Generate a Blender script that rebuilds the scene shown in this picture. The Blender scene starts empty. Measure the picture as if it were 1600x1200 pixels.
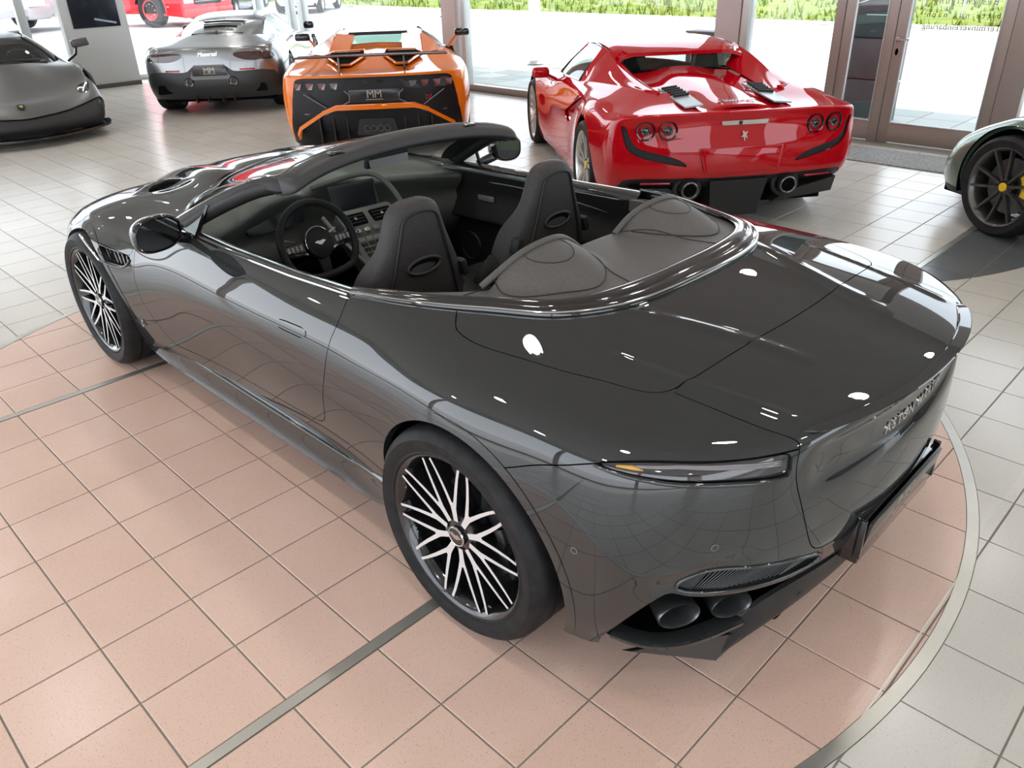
import bpy, bmesh, math, random
import numpy as np
from mathutils import Vector, Matrix, Euler
random.seed(7); np.random.seed(7)
PI = math.pi
SC = bpy.context.scene
COL = SC.collection

# ------------------------------------------------------------------ camera
CAM_F, CAM_YAW, CAM_PITCH, CAM_ROLL = 1238.33, 2.3516, 0.4982, -0.0296
CAM_POS = (-2.8683, 2.1544, 1.9005)
def cam_axes():
    cy, sy = math.cos(CAM_YAW), math.sin(CAM_YAW); cp, sp = math.cos(CAM_PITCH), math.sin(CAM_PITCH)
    f = Vector((sy*cp, cy*cp, -sp)); r = Vector((cy, -sy, 0)); u = r.cross(f)
    cr, sr = math.cos(CAM_ROLL), math.sin(CAM_ROLL)
    return cr*r+sr*u, -sr*r+cr*u, f
_r, _u, _f = cam_axes()
cd = bpy.data.cameras.new('camera'); cam = bpy.data.objects.new('camera', cd); COL.objects.link(cam)
cd.sensor_fit = 'HORIZONTAL'; cd.sensor_width = 36.0; cd.lens = 36.0*CAM_F/1600.0; cd.clip_end = 400; cd.clip_start = .05
m = Matrix(((_r.x,_u.x,-_f.x,CAM_POS[0]),(_r.y,_u.y,-_f.y,CAM_POS[1]),(_r.z,_u.z,-_f.z,CAM_POS[2]),(0,0,0,1)))
cam.matrix_world = m
SC.camera = cam

# ------------------------------------------------------------------ light
SC.view_settings.view_transform = 'Standard'; SC.view_settings.look = 'None'
SC.view_settings.exposure = 0.14; SC.view_settings.gamma = 1.0
SC.view_settings.use_curve_mapping = False
SC.cycles.use_denoising = True
SC.cycles.max_bounces = 9; SC.cycles.diffuse_bounces = 4; SC.cycles.glossy_bounces = 5
SC.cycles.transmission_bounces = 6; SC.cycles.transparent_max_bounces = 12
SC.cycles.caustics_reflective = False; SC.cycles.caustics_refractive = False
SC.cycles.sample_clamp_indirect = 6.0
world = bpy.data.worlds.new('sky'); SC.world = world; world.use_nodes = True
wn = world.node_tree; wn.nodes.clear()
wo = wn.nodes.new('ShaderNodeOutputWorld'); wb = wn.nodes.new('ShaderNodeBackground')
wt = wn.nodes.new('ShaderNodeTexCoord'); wsep = wn.nodes.new('ShaderNodeSeparateXYZ')
wr = wn.nodes.new('ShaderNodeValToRGB')
wn.links.new(wt.outputs['Generated'], wsep.inputs[0]); wn.links.new(wsep.outputs['Z'], wr.inputs[0])
wr.color_ramp.elements[0].position = 0.0; wr.color_ramp.elements[0].color = (0.88, 0.92, 0.97, 1)
wr.color_ramp.elements[1].position = 0.6; wr.color_ramp.elements[1].color = (0.72, 0.81, 0.95, 1)
wn.links.new(wr.outputs[0], wb.inputs[0]); wb.inputs[1].default_value = 3.7
wn.links.new(wb.outputs[0], wo.inputs[0])
sun_d = bpy.data.lights.new('sun', 'SUN'); sun_d.energy = 4.5; sun_d.angle = math.radians(1.0); sun_d.color = (1, .95, .87)
sun = bpy.data.objects.new('sun', sun_d); COL.objects.link(sun)
sun.rotation_euler = (math.radians(-28), math.radians(14), math.radians(0)); sun.location = (0, -12, 20)

# ------------------------------------------------------------------ materials
MATS = {}
def mat(name, col, rough=.5, metal=0., coat=0., spec=.5, emit=None, estr=0., alpha=None, trans=0., ior=1.45, coat_rough=.03):
    if name in MATS: return MATS[name]
    mt = bpy.data.materials.new(name); mt.use_nodes = True
    b = mt.node_tree.nodes['Principled BSDF']
    b.inputs['Base Color'].default_value = (*col, 1)
    b.inputs['Roughness'].default_value = rough; b.inputs['Metallic'].default_value = metal
    b.inputs['Coat Weight'].default_value = coat; b.inputs['Coat Roughness'].default_value = coat_rough
    b.inputs['Specular IOR Level'].default_value = spec; b.inputs['IOR'].default_value = ior
    b.inputs['Transmission Weight'].default_value = trans
    if emit: b.inputs['Emission Color'].default_value = (*emit, 1); b.inputs['Emission Strength'].default_value = estr
    MATS[name] = mt; return mt
def noise_col(name, c1, c2, scale, rough=.5, metal=0., coat=0., bump=0., detail=4., lo=.4, hi=.6, bscale=None, coords='Object'):
    if name in MATS: return MATS[name]
    mt = mat(name, c1, rough, metal, coat); nt = mt.node_tree; b = nt.nodes['Principled BSDF']
    tc = nt.nodes.new('ShaderNodeTexCoord'); nz = nt.nodes.new('ShaderNodeTexNoise'); rp = nt.nodes.new('ShaderNodeValToRGB')
    nz.inputs['Scale'].default_value = scale; nz.inputs['Detail'].default_value = detail
    nt.links.new(tc.outputs[coords], nz.inputs['Vector']); nt.links.new(nz.outputs['Fac'], rp.inputs[0])
    rp.color_ramp.elements[0].position = lo; rp.color_ramp.elements[1].position = hi
    rp.color_ramp.elements[0].color = (*c1, 1); rp.color_ramp.elements[1].color = (*c2, 1)
    nt.links.new(rp.outputs[0], b.inputs['Base Color'])
    if bump:
        bp = nt.nodes.new('ShaderNodeBump'); bp.inputs['Strength'].default_value = bump; bp.inputs['Distance'].default_value = .002
        if bscale:
            n2 = nt.nodes.new('ShaderNodeTexNoise'); n2.inputs['Scale'].default_value = bscale
            nt.links.new(tc.outputs[coords], n2.inputs['Vector']); nt.links.new(n2.outputs['Fac'], bp.inputs['Height'])
        else: nt.links.new(nz.outputs['Fac'], bp.inputs['Height'])
        nt.links.new(bp.outputs[0], b.inputs['Normal'])
    return mt
def pane_mat(name, tint=(1, 1, 1), refl=.5, rough=0.0):
    """thin sheet glass: see-through tint plus a fresnel mirror"""
    if name in MATS: return MATS[name]
    mt = bpy.data.materials.new(name); mt.use_nodes = True; nt = mt.node_tree; nt.nodes.clear()
    o = nt.nodes.new('ShaderNodeOutputMaterial'); mx = nt.nodes.new('ShaderNodeMixShader'); t = nt.nodes.new('ShaderNodeBsdfTransparent')
    g = nt.nodes.new('ShaderNodeBsdfGlossy'); lw = nt.nodes.new('ShaderNodeLayerWeight'); pw = nt.nodes.new('ShaderNodeMath'); pw.operation = 'POWER'; pw.inputs[1].default_value = 5.0
    fr = nt.nodes.new('ShaderNodeMath'); fr.operation = 'MULTIPLY_ADD'; fr.inputs[1].default_value = .94; fr.inputs[2].default_value = .05
    nt.links.new(lw.outputs['Facing'], pw.inputs[0]); nt.links.new(pw.outputs[0], fr.inputs[0])
    mu = nt.nodes.new('ShaderNodeMath'); mu.operation = 'MULTIPLY'; mu.inputs[1].default_value = refl
    t.inputs[0].default_value = (*tint, 1); g.inputs['Roughness'].default_value = rough
    nt.links.new(fr.outputs[0], mu.inputs[0]); nt.links.new(mu.outputs[0], mx.inputs[0])
    nt.links.new(t.outputs[0], mx.inputs[1]); nt.links.new(g.outputs[0], mx.inputs[2]); nt.links.new(mx.outputs[0], o.inputs[0])
    MATS[name] = mt; return mt
def paint(name, base, flake=.35, rough=.28, coat=1.0, metal=.75):
    """metallic car paint under clear lacquer"""
    if name in MATS: return MATS[name]
    mt = mat(name, base, rough, metal, coat, coat_rough=.010); mt.node_tree.nodes['Principled BSDF'].inputs['Coat IOR'].default_value = 1.68; mt.node_tree.nodes['Principled BSDF'].inputs['Specular IOR Level'].default_value = .0
    return mt

# ------------------------------------------------------------------ scene graph helpers
def tag(o, label=None, cat=None, group=None, kind=None):
    if label: o['label'] = label
    if cat: o['category'] = cat
    if group: o['group'] = group
    if kind: o['kind'] = kind
    return o
def empty(name, loc=(0, 0, 0), rz=0., label=None, cat=None, parent=None, group=None):
    o = bpy.data.objects.new(name, None); COL.objects.link(o); o.empty_display_size = .1
    o.location = loc; o.rotation_euler = (0, 0, rz); o.parent = parent
    return tag(o, label, cat, group)
def link(name, me, mats, parent=None, loc=None, rot=None):
    if not isinstance(mats, (list, tuple)): mats = [mats]
    if len(me.materials) == 0:
        for q in mats: me.materials.append(q)
    o = bpy.data.objects.new(name, me); COL.objects.link(o); o.parent = parent
    if loc is not None: o.location = loc
    if rot is not None: o.rotation_euler = rot
    return o
def copy_tree(o, parent=None, suffix=None):
    c = o.copy(); COL.objects.link(c); c.parent = parent
    for ch in list(o.children): copy_tree(ch, c)
    return c

# ------------------------------------------------------------------ triangle meshes with carried normals
class TM:
    """triangle soup: indexed vertices V, smooth normals N, triangles F, optional carried attributes A"""
    def __init__(s, V, F, N=None, A=None):
        s.V = np.asarray(V, float).reshape(-1, 3); s.F = np.asarray(F, int).reshape(-1, 3)
        s.N = vnormals(s.V, s.F) if N is None else np.asarray(N, float)
        s.A = np.zeros((len(s.V), 2)) if A is None else A
    def sub(s, fmask):
        F = s.F[fmask]; ids, inv = np.unique(F, return_inverse=True)
        return TM(s.V[ids], inv.reshape(-1, 3), s.N[ids], s.A[ids]) if len(F) else TM(np.zeros((0, 3)), np.zeros((0, 3), int), np.zeros((0, 3)))
    def xf(s, f):
        return TM(f(s.V), s.F, s.N, s.A)
    def push(s, d): return TM(s.V+s.N*d, s.F, s.N, s.A)
    def mirror(s):
        return TM(s.V*[1, -1, 1], s.F[:, ::-1], s.N*[1, -1, 1], s.A)
def vnormals(V, F):
    n = np.cross(V[F[:, 1]]-V[F[:, 0]], V[F[:, 2]]-V[F[:, 0]])
    out = np.zeros_like(V)
    for k in range(3): np.add.at(out, F[:, k], n)
    return out/np.maximum(np.linalg.norm(out, axis=1, keepdims=True), 1e-12)
def join(ms):
    ms = [q for q in ms if len(q.F)]
    V, F, N, A, o = [], [], [], [], 0
    for q in ms:
        V.append(q.V); F.append(q.F+o); N.append(q.N); A.append(q.A); o += len(q.V)
    return TM(np.vstack(V), np.vstack(F), np.vstack(N), np.vstack(A))
def grid(P, closed_u=False, flip=False):
    """P (nu,nv,3) -> TM"""
    nu, nv = P.shape[:2]; idx = np.arange(nu*nv).reshape(nu, nv)
    if closed_u: idx = np.vstack([idx, idx[:1]])
    a, b, c, d = idx[:-1, :-1].ravel(), idx[1:, :-1].ravel(), idx[1:, 1:].ravel(), idx[:-1, 1:].ravel()
    F = np.vstack([np.c_[a, b, c], np.c_[a, c, d]])
    if flip: F = F[:, ::-1]
    return TM(P.reshape(-1, 3), F)
def split(tm, d):
    """cut along d=0; returns (d<0 part, d>0 part)"""
    d = np.where(np.abs(d) < 1e-6, 1e-6, d); s = d > 0; f = s[tm.F]; cnt = f.sum(1)
    ins, outs = tm.F[cnt == 0], tm.F[cnt == 3]
    mix = tm.F[(cnt == 1) | (cnt == 2)]
    if len(mix) == 0: return tm.sub(cnt == 0), tm.sub(cnt == 3)
    fm = s[mix]; c = fm.sum(1)
    odd = np.where((c == 1)[:, None], fm, ~fm); k = odd.argmax(1); r = np.arange(len(mix))
    A, B, C = mix[r, k], mix[r, (k+1) % 3], mix[r, (k+2) % 3]
    def cutv(p, q):
        lo, hi = np.minimum(p, q), np.maximum(p, q); return lo, hi
    e = np.vstack([np.c_[cutv(A, B)], np.c_[cutv(A, C)]])
    ue, inv = np.unique(e, axis=0, return_inverse=True); inv = inv.reshape(-1)
    t = (d[ue[:, 0]]/(d[ue[:, 0]]-d[ue[:, 1]]))[:, None]
    nV = tm.V[ue[:, 0]]*(1-t)+tm.V[ue[:, 1]]*t; nN = tm.N[ue[:, 0]]*(1-t)+tm.N[ue[:, 1]]*t
    nN /= np.maximum(np.linalg.norm(nN, axis=1, keepdims=True), 1e-12)
    nA = tm.A[ue[:, 0]]*(1-t)+tm.A[ue[:, 1]]*t
    V = np.vstack([tm.V, nV]); N = np.vstack([tm.N, nN]); A_ = np.vstack([tm.A, nA]); n0 = len(tm.V)
    ab, ac = n0+inv[:len(mix)], n0+inv[len(mix):]
    t1 = np.c_[A, ab, ac]; t2 = np.c_[ab, B, C]; t3 = np.c_[ab, C, ac]
    pos = c == 1
    Fin = np.vstack([ins, t1[~pos], t2[pos], t3[pos]]); Fout = np.vstack([outs, t1[pos], t2[~pos], t3[~pos]])
    full_i = TM(V, Fin, N, A_); full_o = TM(V, Fout, N, A_)
    return full_i.sub(np.ones(len(Fin), bool)), full_o.sub(np.ones(len(Fout), bool))
def boundary(tm):
    E = np.vstack([tm.F[:, [0, 1]], tm.F[:, [1, 2]], tm.F[:, [2, 0]]]); S = np.sort(E, 1)
    u, inv, cnt = np.unique(S, axis=0, return_inverse=True, return_counts=True)
    return E[cnt[inv.reshape(-1)] == 1]
def rim_strip(tm, depth=.012, direction=None):
    """edge returns going inwards from the open border of a panel"""
    E = boundary(tm)
    if len(E) == 0: return None
    a, b = tm.V[E[:, 0]], tm.V[E[:, 1]]
    if direction is None: da, db = -tm.N[E[:, 0]]*depth, -tm.N[E[:, 1]]*depth
    else: da = db = np.asarray(direction)*depth
    n = len(E); V = np.vstack([a, b, b+db, a+da]); i = np.arange(n)
    F = np.vstack([np.c_[i+n, i, i+3*n], np.c_[i+n, i+3*n, i+2*n]])
    fn = np.cross(a-b, (a+da)-b); fn /= np.maximum(np.linalg.norm(fn, axis=1, keepdims=True), 1e-12)
    return TM(V, F, np.vstack([fn]*4))
def mesh_of(tm, name='m', smooth=True):
    me = bpy.data.meshes.new(name); me.from_pydata(tm.V.tolist(), [], tm.F.tolist())
    if smooth:
        me.polygons.foreach_set('use_smooth', [True]*len(me.polygons))
        me.normals_split_custom_set_from_vertices(tm.N.tolist())
    me.update(); return me
def panel(name, tm, mt, parent, depth=.012, lab=None, direction=None):
    st = rim_strip(tm, depth, direction) if depth else None
    o = link(name, mesh_of(join([tm, st]) if st is not None else tm, name), mt, parent)
    if lab: o['label'] = lab
    return o

# ------------------------------------------------------------------ splines
def bs_ctrl(P, it=3, ghosts=None):
    """control points whose uniform cubic b-spline passes (almost) through P (axis 0)"""
    C = P.copy()
    for _ in range(it):
        E = ghosts(C) if ghosts else np.concatenate([2*C[:1]-C[1:2], C, 2*C[-1:]-C[-2:-1]])
        C = C+(P-(E[:-2]+4*E[1:-1]+E[2:])/6)
    return C
def bs_eval(C, n, ghosts=None):
    E = ghosts(C) if ghosts else np.concatenate([2*C[:1]-C[1:2], C, 2*C[-1:]-C[-2:-1]])
    t = np.linspace(0, 1, n, endpoint=False)
    w = np.stack([(1-t)**3, 3*t**3-6*t**2+4, -3*t**3+3*t**2+3*t+1, t**3])/6
    out = []
    for i in range(len(C)-1):
        seg = E[i:i+4]; out.append(np.tensordot(w.T, seg, 1))
    out.append(((E[-3]+4*E[-2]+E[-1])/6)[None])
    return np.concatenate(out)
def curve(pts, n=8, it=4):
    P = np.asarray(pts, float); return bs_eval(bs_ctrl(P, it), n)
def sym_ghost(C):
    m_ = np.array([1, -1, 1.]); return np.concatenate([C[1:2]*m_, C, C[-2:-1]*m_])
def loft_ring(stations, nu=12, nv=10, it_u=3, it_v=3, nvs=None):
    """stations[u][k] left half, first and last on y=0; returns the full ring as (U,V,3) array, left+right"""
    P = np.asarray(stations, float)
    C = bs_ctrl(P, it_u, sym_ghost); Q = bs_eval(C, nu, sym_ghost)          # along u
    Q = np.swapaxes(Q, 0, 1); C = bs_ctrl(Q, it_v); R = bs_eval(C, nv)       # along v
    L = np.swapaxes(R, 0, 1)
    L[0, :, 1] = 0; L[-1, :, 1] = 0
    Rr = L[1:-1][::-1]*[1, -1, 1]
    return L, np.concatenate([L, Rr])

# ------------------------------------------------------------------ 2d fields
def sd_poly(x, y, poly):
    """signed distance (negative inside) to a closed polygon"""
    P = np.asarray(poly, float); Q = np.roll(P, -1, 0)
    p = np.c_[x, y][:, None, :]; e = (Q-P)[None]; w = p-P[None]
    t = np.clip((w*e).sum(-1)/np.maximum((e*e).sum(-1), 1e-12), 0, 1)
    d = np.sqrt((((w-e*t[..., None])**2).sum(-1)).min(1))
    c = ((P[None, :, 1] <= p[..., 1]) & (Q[None, :, 1] > p[..., 1])) | ((Q[None, :, 1] <= p[..., 1]) & (P[None, :, 1] > p[..., 1]))
    xi = P[None, :, 0]+(p[..., 1]-P[None, :, 1])/np.where(e[..., 1] == 0, 1e-12, e[..., 1])*e[..., 0]
    ins = ((c & (xi > p[..., 0])).sum(1) % 2) == 1
    return np.where(ins, -d, d)
def smoothpoly(pts, n=8, closed=True):
    P = np.asarray(pts, float)
    g = lambda C: np.concatenate([C[-1:], C, C[:2]])
    C = P.copy()
    for _ in range(4):
        C = C+(P-(np.roll(C, 1, 0)+4*C+np.roll(C, -1, 0))/6)
    E = np.concatenate([C[-1:], C, C[:2]]); t = np.linspace(0, 1, n, endpoint=False)
    w = np.stack([(1-t)**3, 3*t**3-6*t**2+4, -3*t**3+3*t**2+3*t+1, t**3])/6
    return np.concatenate([np.tensordot(w.T, E[i:i+4], 1) for i in range(len(P))])
def roundpoly(pts, r=.03, n=6):
    """polygon with rounded corners"""
    P = np.asarray(pts, float); out = []
    N_ = len(P); rr = r if isinstance(r, (list, tuple)) else [r]*N_
    for i in range(N_):
        p, a, b = P[i], P[i-1], P[(i+1) % N_]
        da, db = a-p, b-p; la, lb = np.linalg.norm(da), np.linalg.norm(db)
        k = min(rr[i], la*.49, lb*.49); s, e = p+da/la*k, p+db/lb*k
        for t in np.linspace(0, 1, n): out.append((1-t)**2*s+2*t*(1-t)*p+t*t*e)
    return np.array(out)


# ------------------------------------------------------------------ panels cut from a lofted skin
class Skin:
    """skin surface lookup: 3d point -> (u,v) and back"""
    def __init__(s, L): s.L = L; s.flat = L.reshape(-1, 3); s.nv = L.shape[1]
    def uv(s, p):
        p = np.asarray(p, float); k = int(((s.flat-p)**2).sum(1).argmin()); i, j = divmod(k, s.nv)
        a = np.linspace(-1, 1, 21); U, V = np.meshgrid(i+a, j+a, indexing='ij'); Q = s.at(U, V)
        q = int(((Q-p)**2).sum(-1).argmin()); return np.array([U.flat[q], V.flat[q]])
    def at(s, u, v):
        u = np.clip(u, 0, s.L.shape[0]-1.001); v = np.clip(v, 0, s.nv-1.001); i, j = np.asarray(u).astype(int), np.asarray(v).astype(int)
        a, b = (u-i)[..., None] if np.ndim(u) else u-i, (v-j)[..., None] if np.ndim(v) else v-j
        return (s.L[i, j]*(1-a)+s.L[i+1, j]*a)*(1-b)+(s.L[i, j+1]*(1-a)+s.L[i+1, j+1]*a)*b
    def nrm(s, u, v):
        a = s.at(u+.5, v)-s.at(u-.5, v); b = s.at(u, v+.5)-s.at(u, v-.5); n = np.cross(b, a); n /= np.linalg.norm(n)+1e-12
        p = s.at(u, v); c = np.array([p[0]*.75, 0, .45])
        return n if (n @ (p-c)) > 0 else -n
    def snap(s, p): return s.at(*s.uv(p))
def region(sk, pts, closed=False, close_uv=(), smooth=True, n=6):
    """closed or open cut line over a skin; pts are 3d points on it. returns (3d line, uv polygon)"""
    uvp = np.array([sk.uv(p) for p in pts])
    if smooth: uvp = smoothpoly(uvp, n) if closed else curve(uvp, n)
    else:
        q = np.vstack([uvp, uvp[:1]]) if closed else uvp
        uvp = np.vstack([q[i]+(q[i+1]-q[i])*np.linspace(0, 1, n, endpoint=False)[:, None] for i in range(len(q)-1)]+([] if closed else [q[-1:]]))
    line = sk.at(uvp[:, 0], uvp[:, 1])
    if closed: line = np.vstack([line, line[:1]])
    return line, (uvp if closed else np.vstack([uvp, np.array(close_uv, float).reshape(-1, 2)]))
def line_dist(V, line):
    lo, hi = line.min(0)-.06, line.max(0)+.06; d = np.full(len(V), 1.); near = ((V > lo) & (V < hi)).all(1)
    if near.any():
        W = V[near]; best = np.full(len(W), 1e9)
        for i in range(len(line)-1):
            ee = line[i+1]-line[i]; t = np.clip(((W-line[i]) @ ee)/max(ee @ ee, 1e-12), 0, 1)
            best = np.minimum(best, ((W-line[i]-t[:, None]*ee)**2).sum(1))
        d[near] = np.sqrt(best)
    return d
def field(tm, reg):
    line, P = reg; Q = np.roll(P, -1, 0); x, y = tm.A[:, 0], tm.A[:, 1]; n = np.zeros(len(x), int)
    for (px, py), (qx, qy) in zip(P, Q):
        if py == qy: continue
        c = ((py <= y) & (qy > y)) | ((qy <= y) & (py > y)); n += c & (px+(y-py)/(qy-py)*(qx-px) > x)
    return np.where(n % 2 == 1, -1, 1)*line_dist(tm.V, line)
GAP = .0036
def cutpanel(tm, reg, gap=GAP):
    """(inside panel, rest) with a shut line between"""
    i, o = split(tm, field(tm, reg))
    if gap:
        if len(i.F): i = split(i, gap/2-line_dist(i.V, reg[0]))[0]
        if len(o.F): o = split(o, gap/2-line_dist(o.V, reg[0]))[0]
    return i, o
def weld(tm, eps=1e-5):
    k = np.round(tm.V/eps).astype(np.int64); u, first, inv = np.unique(k, axis=0, return_index=True, return_inverse=True); inv = inv.reshape(-1)
    N = np.zeros((len(u), 3)); np.add.at(N, inv, tm.N); N /= np.maximum(np.linalg.norm(N, axis=1, keepdims=True), 1e-9)
    F = inv[tm.F]; F = F[(F[:, 0] != F[:, 1]) & (F[:, 1] != F[:, 2]) & (F[:, 0] != F[:, 2])]
    return TM(tm.V[first], F, N, tm.A[first])
def both(tm): return weld(join([tm, tm.mirror()]))
def skin_half(full, nl, outward=(0, 0, 1)):
    """left half TM (with uv attributes) of a closed ring grid"""
    g = grid(full, closed_u=True); nv = full.shape[1]
    if (g.N*np.sign(g.V*[1, 1, 0]+[0, 0, .3])).sum() < 0: g = TM(g.V, g.F[:, ::-1])
    iu = np.arange(len(g.V))//nv; fm = (iu[g.F] < nl).all(1); h = g.sub(fm); ids = np.unique(g.F[fm])
    h.A = np.c_[ids//nv, ids % nv].astype(float); c0 = np.abs(h.V[:, 1]) < 1e-6; h.N[c0, 1] = 0
    h.N /= np.maximum(np.linalg.norm(h.N, axis=1, keepdims=True), 1e-9); return h

# ------------------------------------------------------------------ solid builders (bmesh -> mesh)
def bm_mesh(bm, name='m', smooth=False, angle=None):
    me = bpy.data.meshes.new(name); bmesh.ops.recalc_face_normals(bm, faces=bm.faces)
    if angle is not None:
        for f in bm.faces: f.smooth = True
        for e in bm.edges:
            if len(e.link_faces) == 2 and e.calc_face_angle(0) > angle: e.smooth = False
    elif smooth:
        for f in bm.faces: f.smooth = True
    bm.to_mesh(me); bm.free(); return me
def bm_box(bm, c, s, bev=0., rot=None, segs=2, mi=0):
    mtx = Matrix.Translation(c)
    if rot is not None: mtx = mtx @ (rot if isinstance(rot, Matrix) else Euler(rot).to_matrix().to_4x4())
    mtx = mtx @ Matrix.Diagonal((*s, 1))
    b2 = bmesh.new(); bmesh.ops.create_cube(b2, size=1, matrix=mtx)
    if bev: bmesh.ops.bevel(b2, geom=list(b2.edges), offset=bev, segments=segs, affect='EDGES', profile=.5)
    for f in b2.faces: f.material_index = mi
    _merge(bm, b2)
def _merge(bm, b2):
    me = bpy.data.meshes.new('t'); b2.to_mesh(me); b2.free(); bm.from_mesh(me); bpy.data.meshes.remove(me)
def box(name, c, s, mt, parent=None, bev=0., rot=None, segs=2):
    bm = bmesh.new(); bm_box(bm, c, s, bev, rot, segs); return link(name, bm_mesh(bm, name, angle=math.radians(35)), mt, parent)
def bm_lathe(bm, prof, n=48, axis='Y', c=(0, 0, 0), mi=0, a0=0, a1=2*PI):
    """prof [(r, h)] spun round axis"""
    full = abs(a1-a0-2*PI) < 1e-6; rings = []
    for k in range(n if full else n+1):
        a = a0+(a1-a0)*k/n; ca, sa = math.cos(a), math.sin(a); ring = []
        for r, h in prof:
            if axis == 'Y': p = (c[0]+r*ca, c[1]+h, c[2]+r*sa)
            elif axis == 'Z': p = (c[0]+r*ca, c[1]+r*sa, c[2]+h)
            else: p = (c[0]+h, c[1]+r*ca, c[2]+r*sa)
            ring.append(bm.verts.new(p))
        rings.append(ring)
    m_ = len(rings)
    for i in range(m_ if full else m_-1):
        A, B = rings[i], rings[(i+1) % m_]
        for j in range(len(prof)-1):
            f = bm.faces.new((A[j], A[j+1], B[j+1], B[j])); f.material_index = mi
def lathe(name, prof, mt, parent=None, n=48, axis='Y', c=(0, 0, 0), angle=35, rot=None, loc=None):
    bm = bmesh.new(); bm_lathe(bm, prof, n, axis, c); bmesh.ops.remove_doubles(bm, verts=bm.verts, dist=1e-6)
    return link(name, bm_mesh(bm, name, angle=math.radians(angle)), mt, parent, loc, rot)
def bm_tube(bm, pts, r, n=8, closed=False, cap=True, mi=0):
    P = [Vector(p) for p in pts]; m_ = len(P); R = r if isinstance(r, (list, tuple, np.ndarray)) else [r]*m_
    rings = []; up = None
    for i in range(m_):
        if closed: t = (P[(i+1) % m_]-P[i-1])
        else: t = P[min(i+1, m_-1)]-P[max(i-1, 0)]
        t.normalize()
        if up is None:
            up = Vector((0, 0, 1)) if abs(t.z) < .9 else Vector((1, 0, 0))
        s = t.cross(up).normalized(); up = s.cross(t).normalized()
        rings.append([bm.verts.new(P[i]+(s*math.cos(2*PI*k/n)+up*math.sin(2*PI*k/n))*R[i]) for k in range(n)])
    for i in range(m_ if closed else m_-1):
        A, B = rings[i], rings[(i+1) % m_]
        for k in range(n):
            f = bm.faces.new((A[k], A[(k+1) % n], B[(k+1) % n], B[k])); f.material_index = mi
    if cap and not closed:
        bm.faces.new(rings[0][::-1]).material_index = mi; bm.faces.new(rings[-1]).material_index = mi
def tube(name, pts, r, mt, parent=None, n=8, closed=False):
    bm = bmesh.new(); bm_tube(bm, pts, r, n, closed); return link(name, bm_mesh(bm, name, angle=math.radians(50)), mt, parent)
def bm_prism(bm, poly, h0, h1, fr=None, mi=0, mi_top=None, bev=0.):
    """poly [(a,b)] extruded from h0 to h1 in frame fr (4x4: a,b,h axes)"""
    fr = fr or Matrix(); b2 = bmesh.new()
    lo = [b2.verts.new(fr @ Vector((a, b, h0))) for a, b in poly]; hi = [b2.verts.new(fr @ Vector((a, b, h1))) for a, b in poly]
    n = len(poly)
    fb = b2.faces.new(lo[::-1]); ft = b2.faces.new(hi); fb.material_index = mi; ft.material_index = mi if mi_top is None else mi_top
    for i in range(n):
        b2.faces.new((lo[i], lo[(i+1) % n], hi[(i+1) % n], hi[i])).material_index = mi
    if bev: bmesh.ops.bevel(b2, geom=list(ft.edges), offset=bev, segments=2, affect='EDGES', profile=.5)
    _merge(bm, b2)
def prism(name, poly, h0, h1, mt, parent=None, fr=None, bev=0., angle=35):
    bm = bmesh.new(); bm_prism(bm, poly, h0, h1, fr, bev=bev); return link(name, bm_mesh(bm, name, angle=math.radians(angle)), mt, parent)
def frame(o, a, b):
    """4x4 with origin o, first axis a, second axis towards b, third = a x b"""
    a = Vector(a).normalized(); h = a.cross(Vector(b)).normalized(); b = h.cross(a)
    return Matrix(((a.x, b.x, h.x, o[0]), (a.y, b.y, h.y, o[1]), (a.z, b.z, h.z, o[2]), (0, 0, 0, 1)))
def sweep(name, path, prof, mt, parent=None, up=(0, 0, 1), closed=False, ups=None, angle=40):
    """open profile [(side, up)] (closed polygon) carried along a path; side = right of travel"""
    bm = bmesh.new(); P = [Vector(p) for p in path]; m_ = len(P); rings = []
    for i in range(m_):
        t = (P[(i+1) % m_]-P[i-1]) if closed else P[min(i+1, m_-1)]-P[max(i-1, 0)]
        t.normalize(); U = Vector(ups[i]) if ups is not None else Vector(up); s = t.cross(U).normalized(); U2 = s.cross(t).normalized()
        pr = prof(i/(m_-1)) if callable(prof) else prof
        rings.append([bm.verts.new(P[i]+s*a+U2*b) for a, b in pr])
    n = len(rings[0])
    for i in range(m_ if closed else m_-1):
        A, B = rings[i], rings[(i+1) % m_]
        for k in range(n): bm.faces.new((A[k], A[(k+1) % n], B[(k+1) % n], B[k]))
    if not closed: bm.faces.new(rings[0][::-1]); bm.faces.new(rings[-1])
    return link(name, bm_mesh(bm, name, angle=math.radians(angle)), mt, parent)
def text_mesh(s, size, depth=.002, align='CENTER', spacing=1.0, shear=0., bold=0.):
    cu = bpy.data.curves.new('t', 'FONT'); cu.body = s; cu.size = size; cu.extrude = depth; cu.align_x = align; cu.align_y = 'CENTER'
    cu.space_character = spacing; cu.shear = shear; cu.resolution_u = 3; cu.offset = bold
    o = bpy.data.objects.new('t', cu); COL.objects.link(o)
    dg = bpy.context.evaluated_depsgraph_get(); me = bpy.data.meshes.new_from_object(o.evaluated_get(dg))
    bpy.data.objects.remove(o); bpy.data.curves.remove(cu); me.materials.clear(); return me
def text(name, s, size, fr, mt, parent=None, depth=.002, **kw):
    me = text_mesh(s, size, depth, **kw); me.transform(fr); return link(name, me, mt, parent)
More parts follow.
